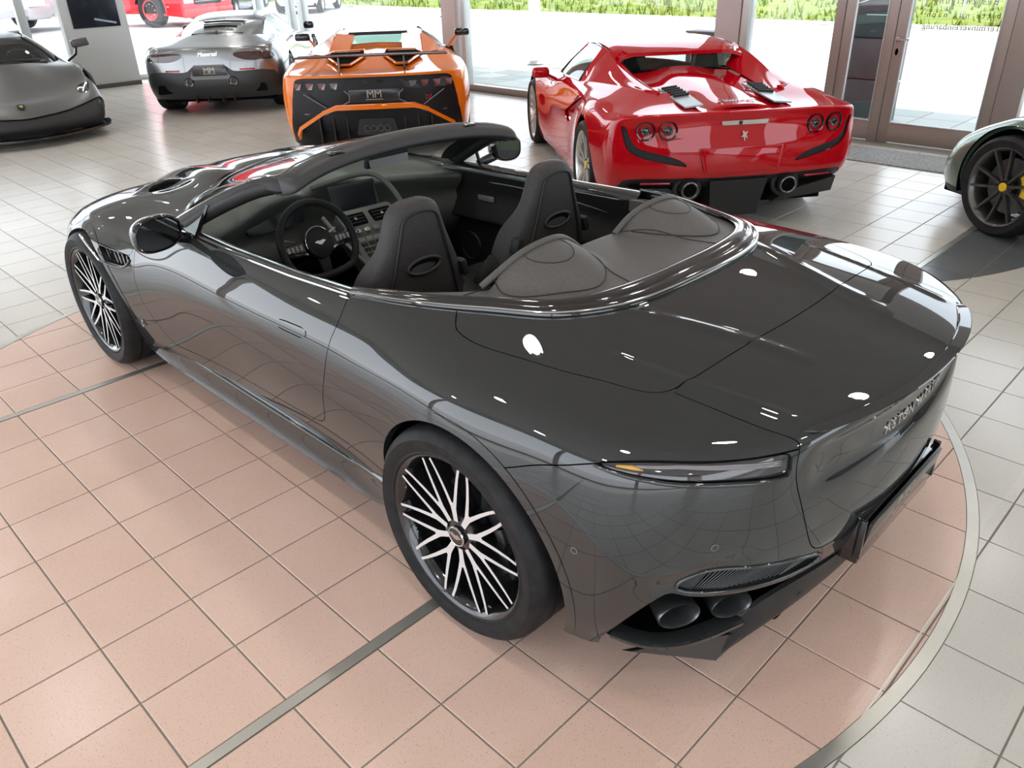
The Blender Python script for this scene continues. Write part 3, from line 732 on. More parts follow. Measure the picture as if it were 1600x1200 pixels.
# ================================================================== the grey convertible (world frame = its own frame, x forward, y left)
# left half stations from the rear centre to the nose centre; each column runs from the lower edge up to the cockpit rim
DB_ST = [
 [(-2.08,0,.20),(-2.23,0,.29),(-2.305,0,.42),(-2.328,0,.58),(-2.318,0,.74),(-2.322,0,.850),(-2.318,0,.878),(-2.285,0,.887),(-2.10,0,.914),(-1.80,0,.950),(-1.605,0,.972)],
 [(-2.07,.27,.20),(-2.21,.28,.29),(-2.285,.29,.42),(-2.308,.29,.58),(-2.298,.29,.74),(-2.302,.285,.846),(-2.297,.28,.874),(-2.265,.27,.884),(-2.08,.24,.912),(-1.79,.18,.950),(-1.60,.15,.971)],
 [(-2.03,.52,.20),(-2.15,.53,.29),(-2.225,.545,.42),(-2.252,.55,.58),(-2.248,.545,.74),(-2.245,.54,.832),(-2.232,.53,.860),(-2.200,.51,.876),(-2.02,.44,.910),(-1.76,.35,.948),(-1.585,.30,.969)],
 [(-1.98,.69,.20),(-2.08,.70,.30),(-2.150,.71,.43),(-2.178,.71,.58),(-2.180,.70,.74),(-2.170,.69,.824),(-2.148,.67,.856),(-2.105,.64,.874),(-1.94,.56,.905),(-1.71,.46,.944),(-1.545,.425,.966)],
 [(-1.93,.81,.20),(-2.01,.82,.31),(-2.062,.832,.45),(-2.082,.835,.60),(-2.080,.825,.75),(-2.062,.812,.826),(-2.030,.785,.858),(-1.985,.745,.876),(-1.83,.65,.905),(-1.61,.555,.942),(-1.475,.525,.962)],
 [(-1.86,.89,.20),(-1.885,.918,.32),(-1.905,.934,.48),(-1.915,.938,.63),(-1.905,.925,.76),(-1.890,.905,.826),(-1.865,.872,.860),(-1.825,.830,.880),(-1.69,.735,.908),(-1.49,.625,.943),(-1.395,.585,.958)],
 [(-1.68,.91,.20),(-1.68,.940,.34),(-1.68,.964,.50),(-1.68,.970,.65),(-1.68,.952,.775),(-1.675,.925,.836),(-1.655,.888,.868),(-1.62,.840,.888),(-1.51,.755,.914),(-1.36,.675,.940),(-1.27,.640,.953)],
 [(-1.40,.91,.18),(-1.40,.945,.33),(-1.40,.980,.50),(-1.40,.988,.65),(-1.40,.965,.780),(-1.395,.930,.838),(-1.385,.893,.868),(-1.36,.850,.889),(-1.30,.785,.915),(-1.20,.730,.937),(-1.13,.705,.947)],
 [(-1.05,.86,.18),(-1.06,.90,.30),(-1.08,.940,.46),(-1.09,.956,.61),(-1.09,.946,.735),(-1.085,.924,.798),(-1.075,.895,.840),(-1.06,.866,.871),(-1.01,.820,.908),(-.96,.786,.928),(-.93,.772,.936)],
 [(-.78,.83,.18),(-.78,.865,.28),(-.79,.905,.42),(-.795,.932,.58),(-.80,.932,.70),(-.80,.922,.762),(-.795,.905,.805),(-.79,.882,.845),(-.78,.848,.888),(-.77,.822,.912),(-.76,.808,.921)],
 [(-.42,.82,.18),(-.42,.85,.28),(-.42,.888,.42),(-.42,.918,.57),(-.42,.927,.67),(-.42,.925,.735),(-.42,.912,.780),(-.42,.892,.820),(-.42,.860,.868),(-.42,.833,.897),(-.42,.820,.907)],
 [(.08,.82,.18),(.08,.85,.28),(.08,.882,.42),(.08,.910,.56),(.08,.922,.65),(.08,.922,.710),(.08,.910,.758),(.08,.890,.803),(.08,.862,.855),(.08,.838,.886),(.08,.826,.897)],
 [(.50,.83,.18),(.50,.865,.28),(.51,.892,.42),(.52,.912,.55),(.53,.920,.63),(.54,.915,.690),(.54,.902,.740),(.53,.880,.788),(.51,.850,.842),(.49,.822,.878),(.48,.808,.890)],
 [(.86,.85,.18),(.86,.89,.28),(.86,.916,.42),(.86,.930,.54),(.86,.932,.62),(.86,.920,.680),(.87,.895,.730),(.85,.862,.775),(.80,.815,.835),(.70,.765,.885),(.62,.735,.910)],
 [(1.13,.885,.18),(1.13,.922,.29),(1.13,.948,.42),(1.13,.958,.54),(1.13,.954,.63),(1.13,.936,.695),(1.14,.895,.748),(1.13,.855,.793),(1.05,.77,.850),(.85,.68,.910),(.74,.62,.936)],
 [(1.40,.88,.18),(1.40,.925,.30),(1.40,.957,.43),(1.40,.967,.55),(1.40,.957,.66),(1.40,.931,.722),(1.41,.882,.768),(1.40,.838,.803),(1.29,.72,.860),(1.00,.57,.930),(.83,.49,.956)],
 [(1.74,.82,.18),(1.74,.875,.30),(1.74,.928,.42),(1.74,.932,.54),(1.74,.912,.64),(1.74,.878,.700),(1.74,.825,.742),(1.72,.775,.772),(1.58,.63,.840),(1.15,.44,.936),(.90,.36,.969)],
 [(2.02,.74,.18),(2.05,.79,.29),(2.05,.815,.40),(2.04,.805,.51),(2.02,.77,.59),(2.00,.735,.640),(1.97,.695,.678),(1.93,.645,.708),(1.74,.52,.808),(1.24,.33,.940),(.94,.26,.976)],
 [(2.25,.50,.18),(2.30,.55,.28),(2.30,.575,.38),(2.28,.565,.48),(2.24,.54,.56),(2.20,.515,.605),(2.15,.485,.638),(2.08,.450,.668),(1.84,.36,.792),(1.30,.22,.945),(.96,.17,.981)],
 [(2.34,.26,.18),(2.38,.29,.28),(2.385,.30,.38),(2.36,.295,.47),(2.32,.28,.545),(2.27,.265,.59),(2.20,.25,.625),(2.12,.23,.658),(1.88,.18,.796),(1.33,.11,.950),(.975,.085,.983)],
 [(2.37,0,.18),(2.405,0,.28),(2.41,0,.38),(2.385,0,.47),(2.34,0,.545),(2.29,0,.59),(2.22,0,.625),(2.14,0,.658),(1.89,0,.797),(1.34,0,.951),(.98,0,.984)],
]
M_grey = paint('paint_dark_grey', (.022, .0242, .0246), rough=.4, metal=0.)
M_seat = noise_col('seat_leather', (.034, .031, .031), (.045, .042, .041), 160, .5, bump=.2, detail=3)
M_leath = noise_col('black_leather', (.010, .0095, .010), (.016, .015, .0155), 220, .5, bump=.25, detail=3)
for _m, _v in ((M_seat, .3), (M_leath, .15)): _m.node_tree.nodes['Principled BSDF'].inputs['Specular IOR Level'].default_value = _v
M_leatg = noise_col('grey_leather', (.066, .060, .057), (.080, .074, .070), 160, .52, bump=.2, detail=3)
M_cf = mat('carbon_fibre', (.02, .021, .022), .35, coat=.15, spec=.15)
def _cf():
    nt = M_cf.node_tree; b = nt.nodes['Principled BSDF']; tc = nt.nodes.new('ShaderNodeTexCoord'); ck = nt.nodes.new('ShaderNodeTexChecker'); ck.inputs['Scale'].default_value = 260
    ck.inputs[1].default_value = (.008, .009, .0095, 1); ck.inputs[2].default_value = (.030, .032, .033, 1); nt.links.new(tc.outputs['Object'], ck.inputs[0]); nt.links.new(ck.outputs[0], b.inputs['Base Color'])
_cf()
M_glass_d = pane_mat('windscreen_glass', (.82, .90, .88), 1.0)
M_lampred = mat('lamp_smoked', (.03, .028, .03), .06, coat=1.0)
M_amber = mat('lamp_amber', (.45, .24, .04), .15, coat=1.0)
M_lampgrey = mat('lamp_light_blade', (.16, .15, .16), .15, coat=1.0)
M_screen = mat('screen_glass', (.008, .009, .012), .12)
M_sil = mat('machined_silver', (.74, .74, .735), .32, .45)
M_under = mat('inner_black', (.004, .004, .004), .9, spec=.05)

car = empty('convertible_car', (0, 0, 0), label='dark grey open-top convertible sports car on the terracotta turntable', cat='car')
NU, NV = 12, 10
DB_L, DB_full = loft_ring(DB_ST, NU, NV)
# ---- surface accents: deck ridges and spoiler hollow pressed into the skin
def ridge(x, y, pts, h, w, fade=.12):
    """raised crease along a plan polyline"""
    P = np.asarray(pts, float); best = np.full(x.shape, 1e9); tt = np.zeros_like(x); L0 = np.r_[0, np.cumsum(np.linalg.norm(np.diff(P, axis=0), axis=1))]
    for i in range(len(P)-1):
        e = P[i+1]-P[i]; l = np.linalg.norm(e); t = np.clip(((x-P[i, 0])*e[0]+(y-P[i, 1])*e[1])/l**2, 0, 1)
        d = np.hypot(x-P[i, 0]-e[0]*t, y-P[i, 1]-e[1]*t); k = d < best; best = np.where(k, d, best); tt = np.where(k, L0[i]+t*l, tt)
    s = np.clip(np.minimum(tt, L0[-1]-tt)/fade, 0, 1); s = s*s*(3-2*s)
    return h*s*np.exp(-(best/w)**2)
def _accents(P):
    x, y, z = P[..., 0], P[..., 1], P[..., 2].copy()
    top = (z > .86) & (x < -1.2)
    r1 = ridge(x, np.abs(y), [(-1.55, .40), (-1.75, .325), (-1.93, .268), (-2.12, .235)], .0070, .020)
    r2 = ridge(x, np.abs(y), [(-1.66, .60), (-1.77, .585), (-1.90, .565), (-2.02, .537), (-2.155, .507), (-2.21, .497)], .0055, .017, .06)
    z = z+np.where(top, r1+r2, 0)
    hood = (x > .7) & (z > .70)
    rh = ridge(x, np.abs(y), [(.75, .40), (1.2, .33), (1.7, .27), (2.05, .22)], .020, .075, .3)
    rv_ = ridge(x, np.abs(y), [(1.29, .66), (1.325, .54), (1.31, .43)], .020, .045, .08)-ridge(x, np.abs(y), [(1.12, .63), (1.13, .54), (1.15, .44)], .010, .05, .08)
    z = z+np.where(hood, rh+rv_, 0)
    P = P.copy(); P[..., 2] = z
    sg = lambda t: 1/(1+np.exp(-np.clip(t, -40, 40)))
    band = sg((z-.708)/.007)*sg((.835-z)/.008)*sg((.50-np.abs(y))/.02)*(x < -2.1)
    P[..., 0] += .016*band
    ya = np.abs(y); A, B = np.array([-2.03, .865, .475]), np.array([-2.20, .69, .560]); e = B-A
    t = np.clip(((x-A[0])*e[0]+(ya-A[1])*e[1]+(z-A[2])*e[2])/(e @ e), 0, 1)
    d = np.sqrt((x-A[0]-t*e[0])**2+(ya-A[1]-t*e[1])**2+(z-A[2]-t*e[2])**2); k = .013*np.exp(-(d/.032)**2)*np.sin(PI*np.clip(t, .02, .98))**.5
    P[..., 0] += .75*k; P[..., 1] -= .65*k*np.sign(y)
    return P
DB_full = _accents(DB_full)
nL, nVv = DB_L.shape[:2]; DB_L = DB_full[:nL]
half = skin_half(DB_full, nL)
SK = Skin(DB_L)
UM = nL-1.0; VM = nVv-1.0
# ---- cut lines
R_ = lambda *a, **k: region(SK, *a, **k)
r_door = R_([(-.757,.806,.922),(-.778,.868,.862),(-.768,.905,.80),(-.745,.931,.694),(-.69,.925,.56),(-.63,.895,.43),(-.50,.879,.385),(-.217,.869,.361),(.372,.871,.333),(.62,.88,.315),(.72,.89,.35),(.825,.918,.48),(.836,.926,.599),(.845,.902,.716),(.84,.868,.775),(.70,.84,.83),(.55,.81,.875),(.49,.80,.893)], close_uv=[(SK.uv((.49,.80,.893))[0], VM+5), (SK.uv((-.757,.806,.922))[0], VM+5)], n=5)
r_hood = R_([(.62,.735,.905),(.72,.80,.86),(.80,.84,.81),(.875,.875,.755),(.885,.902,.712),(1.0,.915,.708),(1.2,.925,.706),(1.35,.93,.708),(1.6,.90,.705),(1.85,.83,.675),(2.05,.70,.63),(2.2,.5,.60),(2.29,.265,.585),(2.31,0,.585)], close_uv=[(UM+4, SK.uv((2.31,0,.585))[1]), (UM+4, VM+5), (SK.uv((.62,.735,.905))[0], VM+5)], n=5)
cu = SK.uv((-1.94,0,.932))
r_clam = R_([(-1.169,.698,.947),(-1.205,.735,.934),(-1.245,.765,.925),(-1.33,.776,.917),(-1.463,.761,.915),(-1.669,.722,.910),(-1.80,.683,.905),(-1.868,.650,.900),(-1.897,.60,.903),(-1.913,.50,.914),(-1.927,.30,.930),(-1.937,.12,.932),(-1.94,0,.932)], close_uv=[(-5, cu[1]), (-5, VM+5), (SK.uv((-1.169,.698,.947))[0], VM+5)])
r_boot = R_([(-1.94,0,.932),(-1.937,.12,.932),(-1.927,.30,.930),(-1.913,.50,.914),(-1.900,.60,.903),(-1.915,.617,.900),(-1.984,.608,.893),(-2.07,.597,.884),(-2.155,.582,.874),(-2.205,.565,.866),(-2.225,.560,.855),(-2.232,.572,.83),(-2.237,.575,.775),(-2.248,.55,.69),(-2.262,.50,.56),(-2.272,.45,.495),(-2.285,.36,.482),(-2.31,.15,.478),(-2.315,0,.478)], close_uv=[(-5, SK.uv((-2.315,0,.478))[1]), (-5, cu[1])], n=5)
r_lamp = R_([(-1.892,.907,.822),(-1.93,.886,.835),(-2.0,.835,.843),(-2.09,.762,.846),(-2.16,.682,.845),(-2.212,.598,.841),(-2.222,.590,.815),(-2.222,.597,.786),(-2.196,.663,.790),(-2.13,.752,.799),(-2.059,.823,.803),(-1.959,.885,.811)], closed=True)
r_bump = R_([(-1.40,.978,.70),(-1.569,.974,.697),(-1.722,.953,.762),(-1.80,.937,.79),(-1.86,.918,.812),(-1.892,.907,.822),(-1.96,.875,.838),(-2.09,.77,.85),(-2.16,.69,.85),(-2.212,.60,.846),(-2.245,.52,.842)], close_uv=[(-9, 30), (-9, -9), (SK.uv((-1.40,.978,.70))[0], -9)], n=5)
r_hand = R_([(-.457,.913,.782),(-.527,.911,.787),(-.60,.910,.790),(-.626,.913,.783),(-.622,.919,.766),(-.595,.922,.757),(-.52,.922,.755),(-.457,.921,.754),(-.437,.918,.768)], closed=True)
r_vent = R_([(1.30,.931,.690),(1.15,.922,.698),(1.0,.914,.702),(.895,.906,.704),(.876,.912,.690),(.90,.921,.668),(.95,.927,.652),(1.042,.931,.644),(1.135,.936,.640),(1.20,.938,.655)], closed=True)
r_mesh = R_([(-2.085,.818,.488),(-2.139,.765,.532),(-2.224,.613,.515),(-2.262,.475,.478),(-2.275,.415,.455),(-2.262,.425,.425),(-2.23,.545,.428),(-2.159,.711,.450),(-2.111,.785,.468)], closed=True)
r_exh = R_([(-1.90,.885,.22),(-1.935,.885,.285),(-2.0,.862,.39),(-2.065,.833,.462),(-2.10,.79,.455),(-2.159,.705,.430),(-2.225,.545,.400),(-2.25,.42,.372),(-2.27,.24,.352),(-2.275,.0,.350)], close_uv=[(-9, SK.uv((-2.275,0,.35))[1]), (-9, -9), (SK.uv((-1.9,.885,.22))[0], -9)], n=5)

ARC = {'r': (-1.42, .352, .397), 'f': (1.402, .352, .382)}
def arch_d(tm, k, e=0.): x, z, r = ARC[k]; return r+e-np.hypot(tm.V[:, 0]-x, tm.V[:, 2]-z)      # >0 inside arch
body = half
low = np.interp(body.V[:, 0], [-1.1, -.95, .85, 1.05], [.20, .285, .285, .20])                       # lower edge above the skirt
body = split(body, low-body.V[:, 2])[0] if False else body
lips = {}
for k in 'rf':
    body = split(body, arch_d(body, k))[0]
    lip, body = split(body, -arch_d(body, k, .030)); lips[k] = lip
exh_cut, body = cutpanel(body, r_exh, 0)
door, body = cutpanel(body, r_door)
hood, body = cutpanel(body, r_hood)
lamp, body = cutpanel(body, r_lamp, .004)
clam, body = cutpanel(body, r_clam)
boot, body = cutpanel(body, r_boot)
hand, door = cutpanel(door, r_hand, .004)
r_hv = R_([(1.255,.615,.895),(1.275,.54,.905),(1.27,.465,.915),(1.20,.455,.925),(1.165,.53,.92),(1.17,.615,.905)], closed=True)
hv, hood = cutpanel(hood, r_hv, 0)
for t_ in (hv, hv.mirror()): panel('bonnet_vent', t_.push(-.02), M_under, car, 0, 'black vent opening in the bonnet')
vent, body = cutpanel(body, r_vent, 0)
mesh_, body = cutpanel(body, r_mesh, 0)
# front fender piece / rear quarter / bumpers
frontm, rear = split(body, -body.V[:, 0])
fender, fbump = split(frontm, frontm.V[:, 0]-1.72)
sill_l = None
bump, quarter = cutpanel(rear, r_bump)
def clipz(tm, z): return split(tm, z-tm.V[:, 2])[0]
fender = clipz(fender, .20); quarter = split(quarter, np.where(quarter.V[:, 0] > -1.2, .27, .0)-quarter.V[:, 2])[0]
for nm, tmh, lab in (('door_panel', door, None), ('rear_quarter', quarter, None), ('front_fender', fender, None), ('door_handle', hand, 'flush door handle')):
    for side, tt in (('l', tmh), ('r', tmh.mirror())): panel(nm, tt, M_grey, car, .014, lab)
for k in 'rf':
    for tt in (lips[k], lips[k].mirror()):
        panel('wheel_arch_lip', tt.push(.0022), M_grey, car, .03)
panel('bonnet', both(hood), M_grey, car, .014)
panel('boot_lid', both(boot), M_grey, car, .014)
panel('rear_deck', both(clam), M_grey, car, .014, 'painted deck panel round the soft top cover')
panel('rear_bumper', both(bump), M_grey, car, .014)
panel('front_bumper', both(fbump), M_grey, car, .014)
# dark shell just inside the skin so the shut lines read black
shell = half.push(-.016)
for k in 'rf': shell = split(shell, arch_d(shell, k, .05))[0]
shell = split(shell, .33-shell.V[:, 2])[0]
shell = cutpanel(shell, (r_exh[0], r_exh[1]), 0)[1]
shell = both(shell)
panel('inner_shell', shell, M_under, car, 0)
# ---- wheels of the convertible
_wing = [[(-.028, .004), (-.012, .009), (0, .006), (.012, .009), (.028, .004), (.016, -.002), (.006, -.008), (0, -.009), (-.006, -.008), (-.016, -.002)]]
_ys = y_spokes(hw=(.0095, .0140, .0058, .0047))
for x, z, right, W, yo in ((-1.4025, .358, False, .30, .972), (1.4025, .359, False, .265, .962), (-1.4025, .358, True, .30, .972), (1.4025, .359, True, .265, .962)):
    wheel(car, (x, -yo if right else yo, z), right, .358, W, .277, _ys, [M_sil, M_rimblk], .034, M_rimblk, M_chrome, mat('caliper_black', (.02, .02, .021), .3, coat=.5), PI*.97, -.018, spin=.11, hub_mark=_wing)

# ---- wheel wells
for k in 'rf':
    x, z, r = ARC[k]
    for s in (1, -1):
        bm = bmesh.new(); bm_lathe(bm, [(r+.012, 0), (r+.012, -.42), (.02, -.42)], 40, 'Y', a0=.06, a1=PI-.06)
        o = link('wheel_well', bm_mesh(bm, 'wheel_well', smooth=True), M_under, car, (x, (.925 if k == 'r' else .905), z))
        if s < 0: o.location.y *= -1; o.rotation_euler = (0, 0, PI)

# ---- side skirts
def skirt(s):
    xs_ = np.linspace(1.055, -.985, 30); V = []
    for x in xs_:
        t = (1.055-x)/2.04; e = np.clip((t-.86)/.14, 0, 1); f = np.clip((.10-t)/.10, 0, 1)
        yb = .868+.042*e**1.5-.0*f; zb = .148+.012*t+.075*e**2+.02*f
        ridge_z = .255+.012*t+.05*e; ridge_y = .858+.05*e**1.4
        top_y = SK_at_side(x, .30)-.004
        pts = [(yb-.05, zb+.004), (yb, zb), (yb+.003, zb+.006), (yb-.006, zb+.045), (ridge_y+.004, ridge_z-.012), (ridge_y, ridge_z+.004), (ridge_y-.012, ridge_z+.018), (top_y-.008, .31+.04*t), (top_y-.03, .36+.05*t)]
        V.append([(x, s*y, z) for y, z in pts])
    return np.array(V)
def SK_at_side(x, z):
    m_ = np.abs(half.V[:, 2]-z) < .03; P = half.V[m_ & (half.V[:, 1] > .5)]; o = np.argsort(np.abs(P[:, 0]-x))[:6]; return P[o, 1].mean()
for s in (1, -1):
    P = skirt(s); C_ = np.swapaxes(P, 0, 1); C_ = bs_eval(bs_ctrl(C_, 3), 4); P2 = np.swapaxes(C_, 0, 1)
    g = grid(P2, flip=(s > 0)); g = TM(g.V, g.F)
    if (g.N[:, 1]*s).sum() < 0: g = TM(g.V, g.F[:, ::-1])
    panel('side_skirt', g, M_grey, car, .01)
box('underbody', (.08, 0, .205), (3.8, 1.56, .05), M_under, car, .01)

# ---- tail lamps: recessed smoked lens with stacked light blades
for s in (1, -1):
    src = lamp if s > 0 else lamp.mirror()
    ln = panel('tail_lamp', src.push(-.010), M_lampred, car, .012, 'smoked tail lamp with thin stacked blades')
    # blades: follow the lens at three heights
    uvs = [SK.uv(p) for p in ((-1.952, .872, .826), (-2.05, .798, .829), (-2.14, .705, .824), (-2.205, .605, .818))]
    for q, dv in enumerate((-1.1, 0., 1.2)):
        pts = []
        for t in np.linspace(.0 if q == 1 else .06, 1, 24):
            uu = np.interp(t, [0, .33, .66, 1], [a[0] for a in uvs]); vv = np.interp(t, [0, .33, .66, 1], [a[1] for a in uvs])+dv*min(1, .2+1.2*t)*.8
            p = SK.at(uu, vv)+SK.nrm(uu, vv)*-.009; pts.append((p[0], p[1]*s, p[2]))
        bm = bmesh.new(); bm_tube(bm, pts, .0028, 6); link('light_blade', bm_mesh(bm, 'light_blade', smooth=True), M_lampgrey, ln)
    p = [SK.at(*(SK.uv(a)))+SK.nrm(*SK.uv(a))*-.0085 for a in ((-1.93, .885, .822), (-1.965, .862, .820), (-1.985, .848, .815))]
    bm = bmesh.new(); bm_tube(bm, [(a[0], a[1]*s, a[2]) for a in p], [.004, .007, .002], 8); link('indicator', bm_mesh(bm, 'indicator', smooth=True), M_amber, ln)

for s in (1, -1):
    bz_ = [tuple((SK.snap(p)+SK.nrm(*SK.uv(p))*.0015)*[1, s, 1]) for p in curve([(-1.885,.912,.818),(-1.959,.887,.808),(-2.059,.825,.799),(-2.13,.754,.795),(-2.196,.664,.786),(-2.224,.598,.781)], 6)]
    tube('lamp_bezel', bz_, [.002+.0045*math.sin(PI*min(1, .15+i/len(bz_)*.7)) for i in range(len(bz_))], M_grey, car, 8)
# ---- boot spoiler blade along the tail edge
bl = []
for y in np.linspace(-.53, .53, 61):
    x = -2.318+.108*(abs(y)/.53)**2.2; z = .8815-.0155*(abs(y)/.53)**2.4; e_ = 1-(abs(y)/.53)**4; bl.append((x-.009*e_, y, z+.005*e_))
def bl_prof(t):
    e = min(1, (1-abs(2*t-1))/.08); return [(-.004, -.004*e), (-.028*e, .0035), (-.026*e, .006), (.004, .0062*e+.001), (.0075*e, .004), (.006*e, -.004*e)]
sp_path = bl
o = sweep('spoiler_blade', sp_path, bl_prof, M_grey, car)
sweep('spoiler_gasket', [(x+.002, y, z-.006) for x, y, z in bl], [(-.012, -.008), (-.012, .002), (.0065, .002), (.0055, -.008)], M_gblack, car)

# ---- lettering across the tail
def on_tail(y, z):
    n = 3*NU; xs_, ys_ = [], []
    for u in range(n):
        c = DB_L[u]; k = (c[:, 0] < -2.0) & (c[:, 2] < .86); xs_.append(np.interp(z, c[k, 2], c[k, 0])); ys_.append(np.interp(z, c[k, 2], c[k, 1]))
    return float(np.interp(abs(y), ys_, xs_))
_adv = {'A': .036, 'S': .031, 'T': .034, 'O': .041, 'N': .039, ' ': .024, 'M': .046, 'R': .035, 'I': .017}
_tot = sum(_adv[c] for c in 'ASTON MARTIN'); _run = 0.
for c in 'ASTON MARTIN':
    y = .188-(_run+_adv[c]/2)/_tot*.405; _run += _adv[c]
    if c == ' ': continue
    x = on_tail(y, .752)+.0; sl = (on_tail(y+.02, .752)-on_tail(y-.02, .752))/.04; tz = (on_tail(y, .768)-on_tail(y, .736))/.032
    text('tail_letter', c, .045, frame((x-.0015, y, .752), (-sl, -1, 0), (tz, 0, 1)), M_chrome, car, .0022, bold=.0006)
# wings emblem between the words
em = [(-.07, .008), (-.035, .018), (0, .012), (.035, .018), (.07, .008), (.04, -.002), (.015, -.014), (0, -.016), (-.015, -.014), (-.04, -.002)]
x = on_tail(.105, .80)

# ---- number plate with dealer lettering, on a recessed carrier
M_plate = mat('plate_black', (.012, .012, .013), .25, coat=.4); M_gold = mat('plate_lettering', (.42, .38, .31), .35, .6)
def plate(parent, fr, w=.52, h=.112, fs=.075, sub=True, name='number_plate', lab='black dealer number plate'):
    bm = bmesh.new(); bm_prism(bm, roundpoly([(-w/2, -h/2), (w/2, -h/2), (w/2, h/2), (-w/2, h/2)], .008, 4), -.006, .004, fr, bev=.001)
    o = link(name, bm_mesh(bm, name, angle=.5), M_plate, parent); o['label'] = lab
    text('plate_lettering', 'MM', fs, fr @ Matrix.Translation((0, h*.10, .0042)), M_gold, o, .0008, spacing=.95)
    if sub: prism('plate_rule', [(-fs*.85, -h*.31), (fs*.85, -h*.31), (fs*.85, -h*.27), (-fs*.85, -h*.27)], .004, .0048, M_gold, o, fr)
    return o
box('plate_carrier', (-2.262, 0, .425), (.125, .525, .155), M_gblack, car, .006)
plate(car, frame((-2.332, 0, .447), (0, -1, 0), (-.16, 0, 1)))
bm = bmesh.new()
for s in (1, -1): bm_box(bm, (-2.318, s*.272, .405), (.02, .014, .135), .003)
for q, s in enumerate((1, -1)):
    b2 = bmesh.new(); bm_box(b2, (-2.322, s*.274, .447), (.022, .012, .13), .003); link('plate_holder', bm_mesh(b2, 'plate_holder', angle=.5), M_gblack, car)
bm.free()

# ---- parking sensors
for s in (1, -1):
    for p in ((-1.86, .951, .563), (-2.145, .762, .62)):
        u, v = SK.uv(p); c = SK.at(u, v); n = SK.nrm(u, v); a = np.cross(n, (0, 0, 1)); fr = frame((c[0], c[1]*s, c[2]), (a[0], a[1]*s, a[2]), (0, 0, 1))
        sg = 1 if (fr.col[2].xyz.dot(Vector((n[0], n[1]*s, n[2]))) > 0) else -1
        bm = bmesh.new(); bm_prism(bm, [(.0085*math.cos(t), .0085*math.sin(t)) for t in np.linspace(0, 2*PI, 20, endpoint=False)], -.002*sg, .0018*sg, fr, bev=.0)
        so = link('parking_sensor', bm_mesh(bm, 'parking_sensor', angle=.5), M_grey, car)
        bm = bmesh.new(); bm_tube(bm, [fr @ Vector((.0092*math.cos(t), .0092*math.sin(t), .0012*sg)) for t in np.linspace(0, 2*PI, 20, endpoint=False)], .0011, 5, True); link('sensor_ring', bm_mesh(bm, 'sensor_ring', smooth=True), M_lampgrey, so)

# ---- lower rear: mesh grille, exhausts, diffuser
for s in (1, -1):
    src = mesh_ if s > 0 else mesh_.mirror()
    g = panel('bumper_vent', src.push(-.022), M_gblack, car, 0, 'dark ribbed vent in the bumper corner')
    bd = r_mesh[0]
    edge = [tuple((SK.at(*SK.uv(p))+SK.nrm(*SK.uv(p))*.001)*[1, s, 1]) for p in bd[:-1:1]]
    bm = bmesh.new(); bm_tube(bm, edge, .0055, 6, True); link('vent_frame', bm_mesh(bm, 'vent_frame', smooth=True), M_grey, g)
    for t in np.linspace(.04, .96, 44):
        k = t*8
        # ribs between lower and upper edge
        up = np.array([(-2.085,.818,.488),(-2.139,.765,.532),(-2.224,.613,.515),(-2.262,.475,.478),(-2.275,.415,.455)]); lo = np.array([(-2.085,.818,.488),(-2.111,.785,.468),(-2.159,.711,.450),(-2.23,.545,.428),(-2.275,.415,.455)])
        a = np.array([np.interp(t, np.linspace(0, 1, 5), up[:, q]) for q in range(3)]); b = np.array([np.interp(t, np.linspace(0, 1, 5), lo[:, q]) for q in range(3)])
        na = np.array([-.75, .6, 0])*-.012; a = a+na; b = b+na
        bm = bmesh.new(); bm_tube(bm, [tuple(a*[1, s, 1]), tuple(b*[1, s, 1])], .0016, 4); link('vent_rib', bm_mesh(bm, 'vent_rib'), mat('rib_dark', (.045, .047, .05), .4), g)
    # exhaust bay
    for q, (ex, ey, ez) in enumerate(((-2.072, .770, .352), (-2.142, .622, .330))):
        fr = frame((ex, s*ey, ez), Vector((.62, s*-.78*1, 0)).normalized()*-1, (0, 0, 1))
        dirn = Vector((-.86, s*.50, -.02)).normalized(); a = dirn.cross(Vector((0, 0, 1))).normalized(); up_ = a.cross(dirn)
        bm = bmesh.new(); rings = []
        for (d_, sc) in ((-.20, .8), (-.02, 1.0), (.0, 1.02), (.004, .98), (-.004, .90), (-.12, .86)):
            rings.append([bm.verts.new(Vector((ex, s*ey, ez))+dirn*d_+a*(.060*sc*math.cos(t))+up_*(.041*sc*math.sin(t))) for t in np.linspace(0, 2*PI, 36, endpoint=False)])
        for i in range(len(rings)-1):
            for k in range(36): bm.faces.new((rings[i][k], rings[i][(k+1) % 36], rings[i+1][(k+1) % 36], rings[i+1][k]))
        bm.faces.new(rings[-1])
        link('exhaust_tip', bm_mesh(bm, 'exhaust_tip', angle=.7), mat('exhaust_dark', (.17, .175, .18), .3, .9), car)
    # lower lip fin under the exhausts
    fin = curve([(-1.93, .872, .262), (-2.02, .84, .262), (-2.10, .755, .262), (-2.165, .60, .268)], 6)
    sweep('bumper_lip', [tuple(p*[1, s, 1]) for p in fin], [(-.045, -.016), (-.045, .004), (.0, .012), (.012, .008), (.010, -.004), (0, -.012)] if s > 0 else [(.045, -.016), (.045, .004), (.0, .012), (-.012, .008), (-.010, -.004), (0, -.012)], M_grey, car)
    # diffuser side plate
    bm = bmesh.new(); v = [(-1.98, .85, .215), (-2.13, .645, .128), (-2.175, .57, .215), (-2.06, .78, .248)]
    top = [bm.verts.new((x, y*s, z)) for x, y, z in v]; bot = [bm.verts.new((x+.03, y*s, z-.016)) for x, y, z in v]
    bm.faces.new(top); bm.faces.new(bot[::-1])
    for i in range(4): bm.faces.new((top[i], top[(i+1) % 4], bot[(i+1) % 4], bot[i]))
    link('diffuser_fin', bm_mesh(bm, 'diffuser_fin'), M_grey, car)
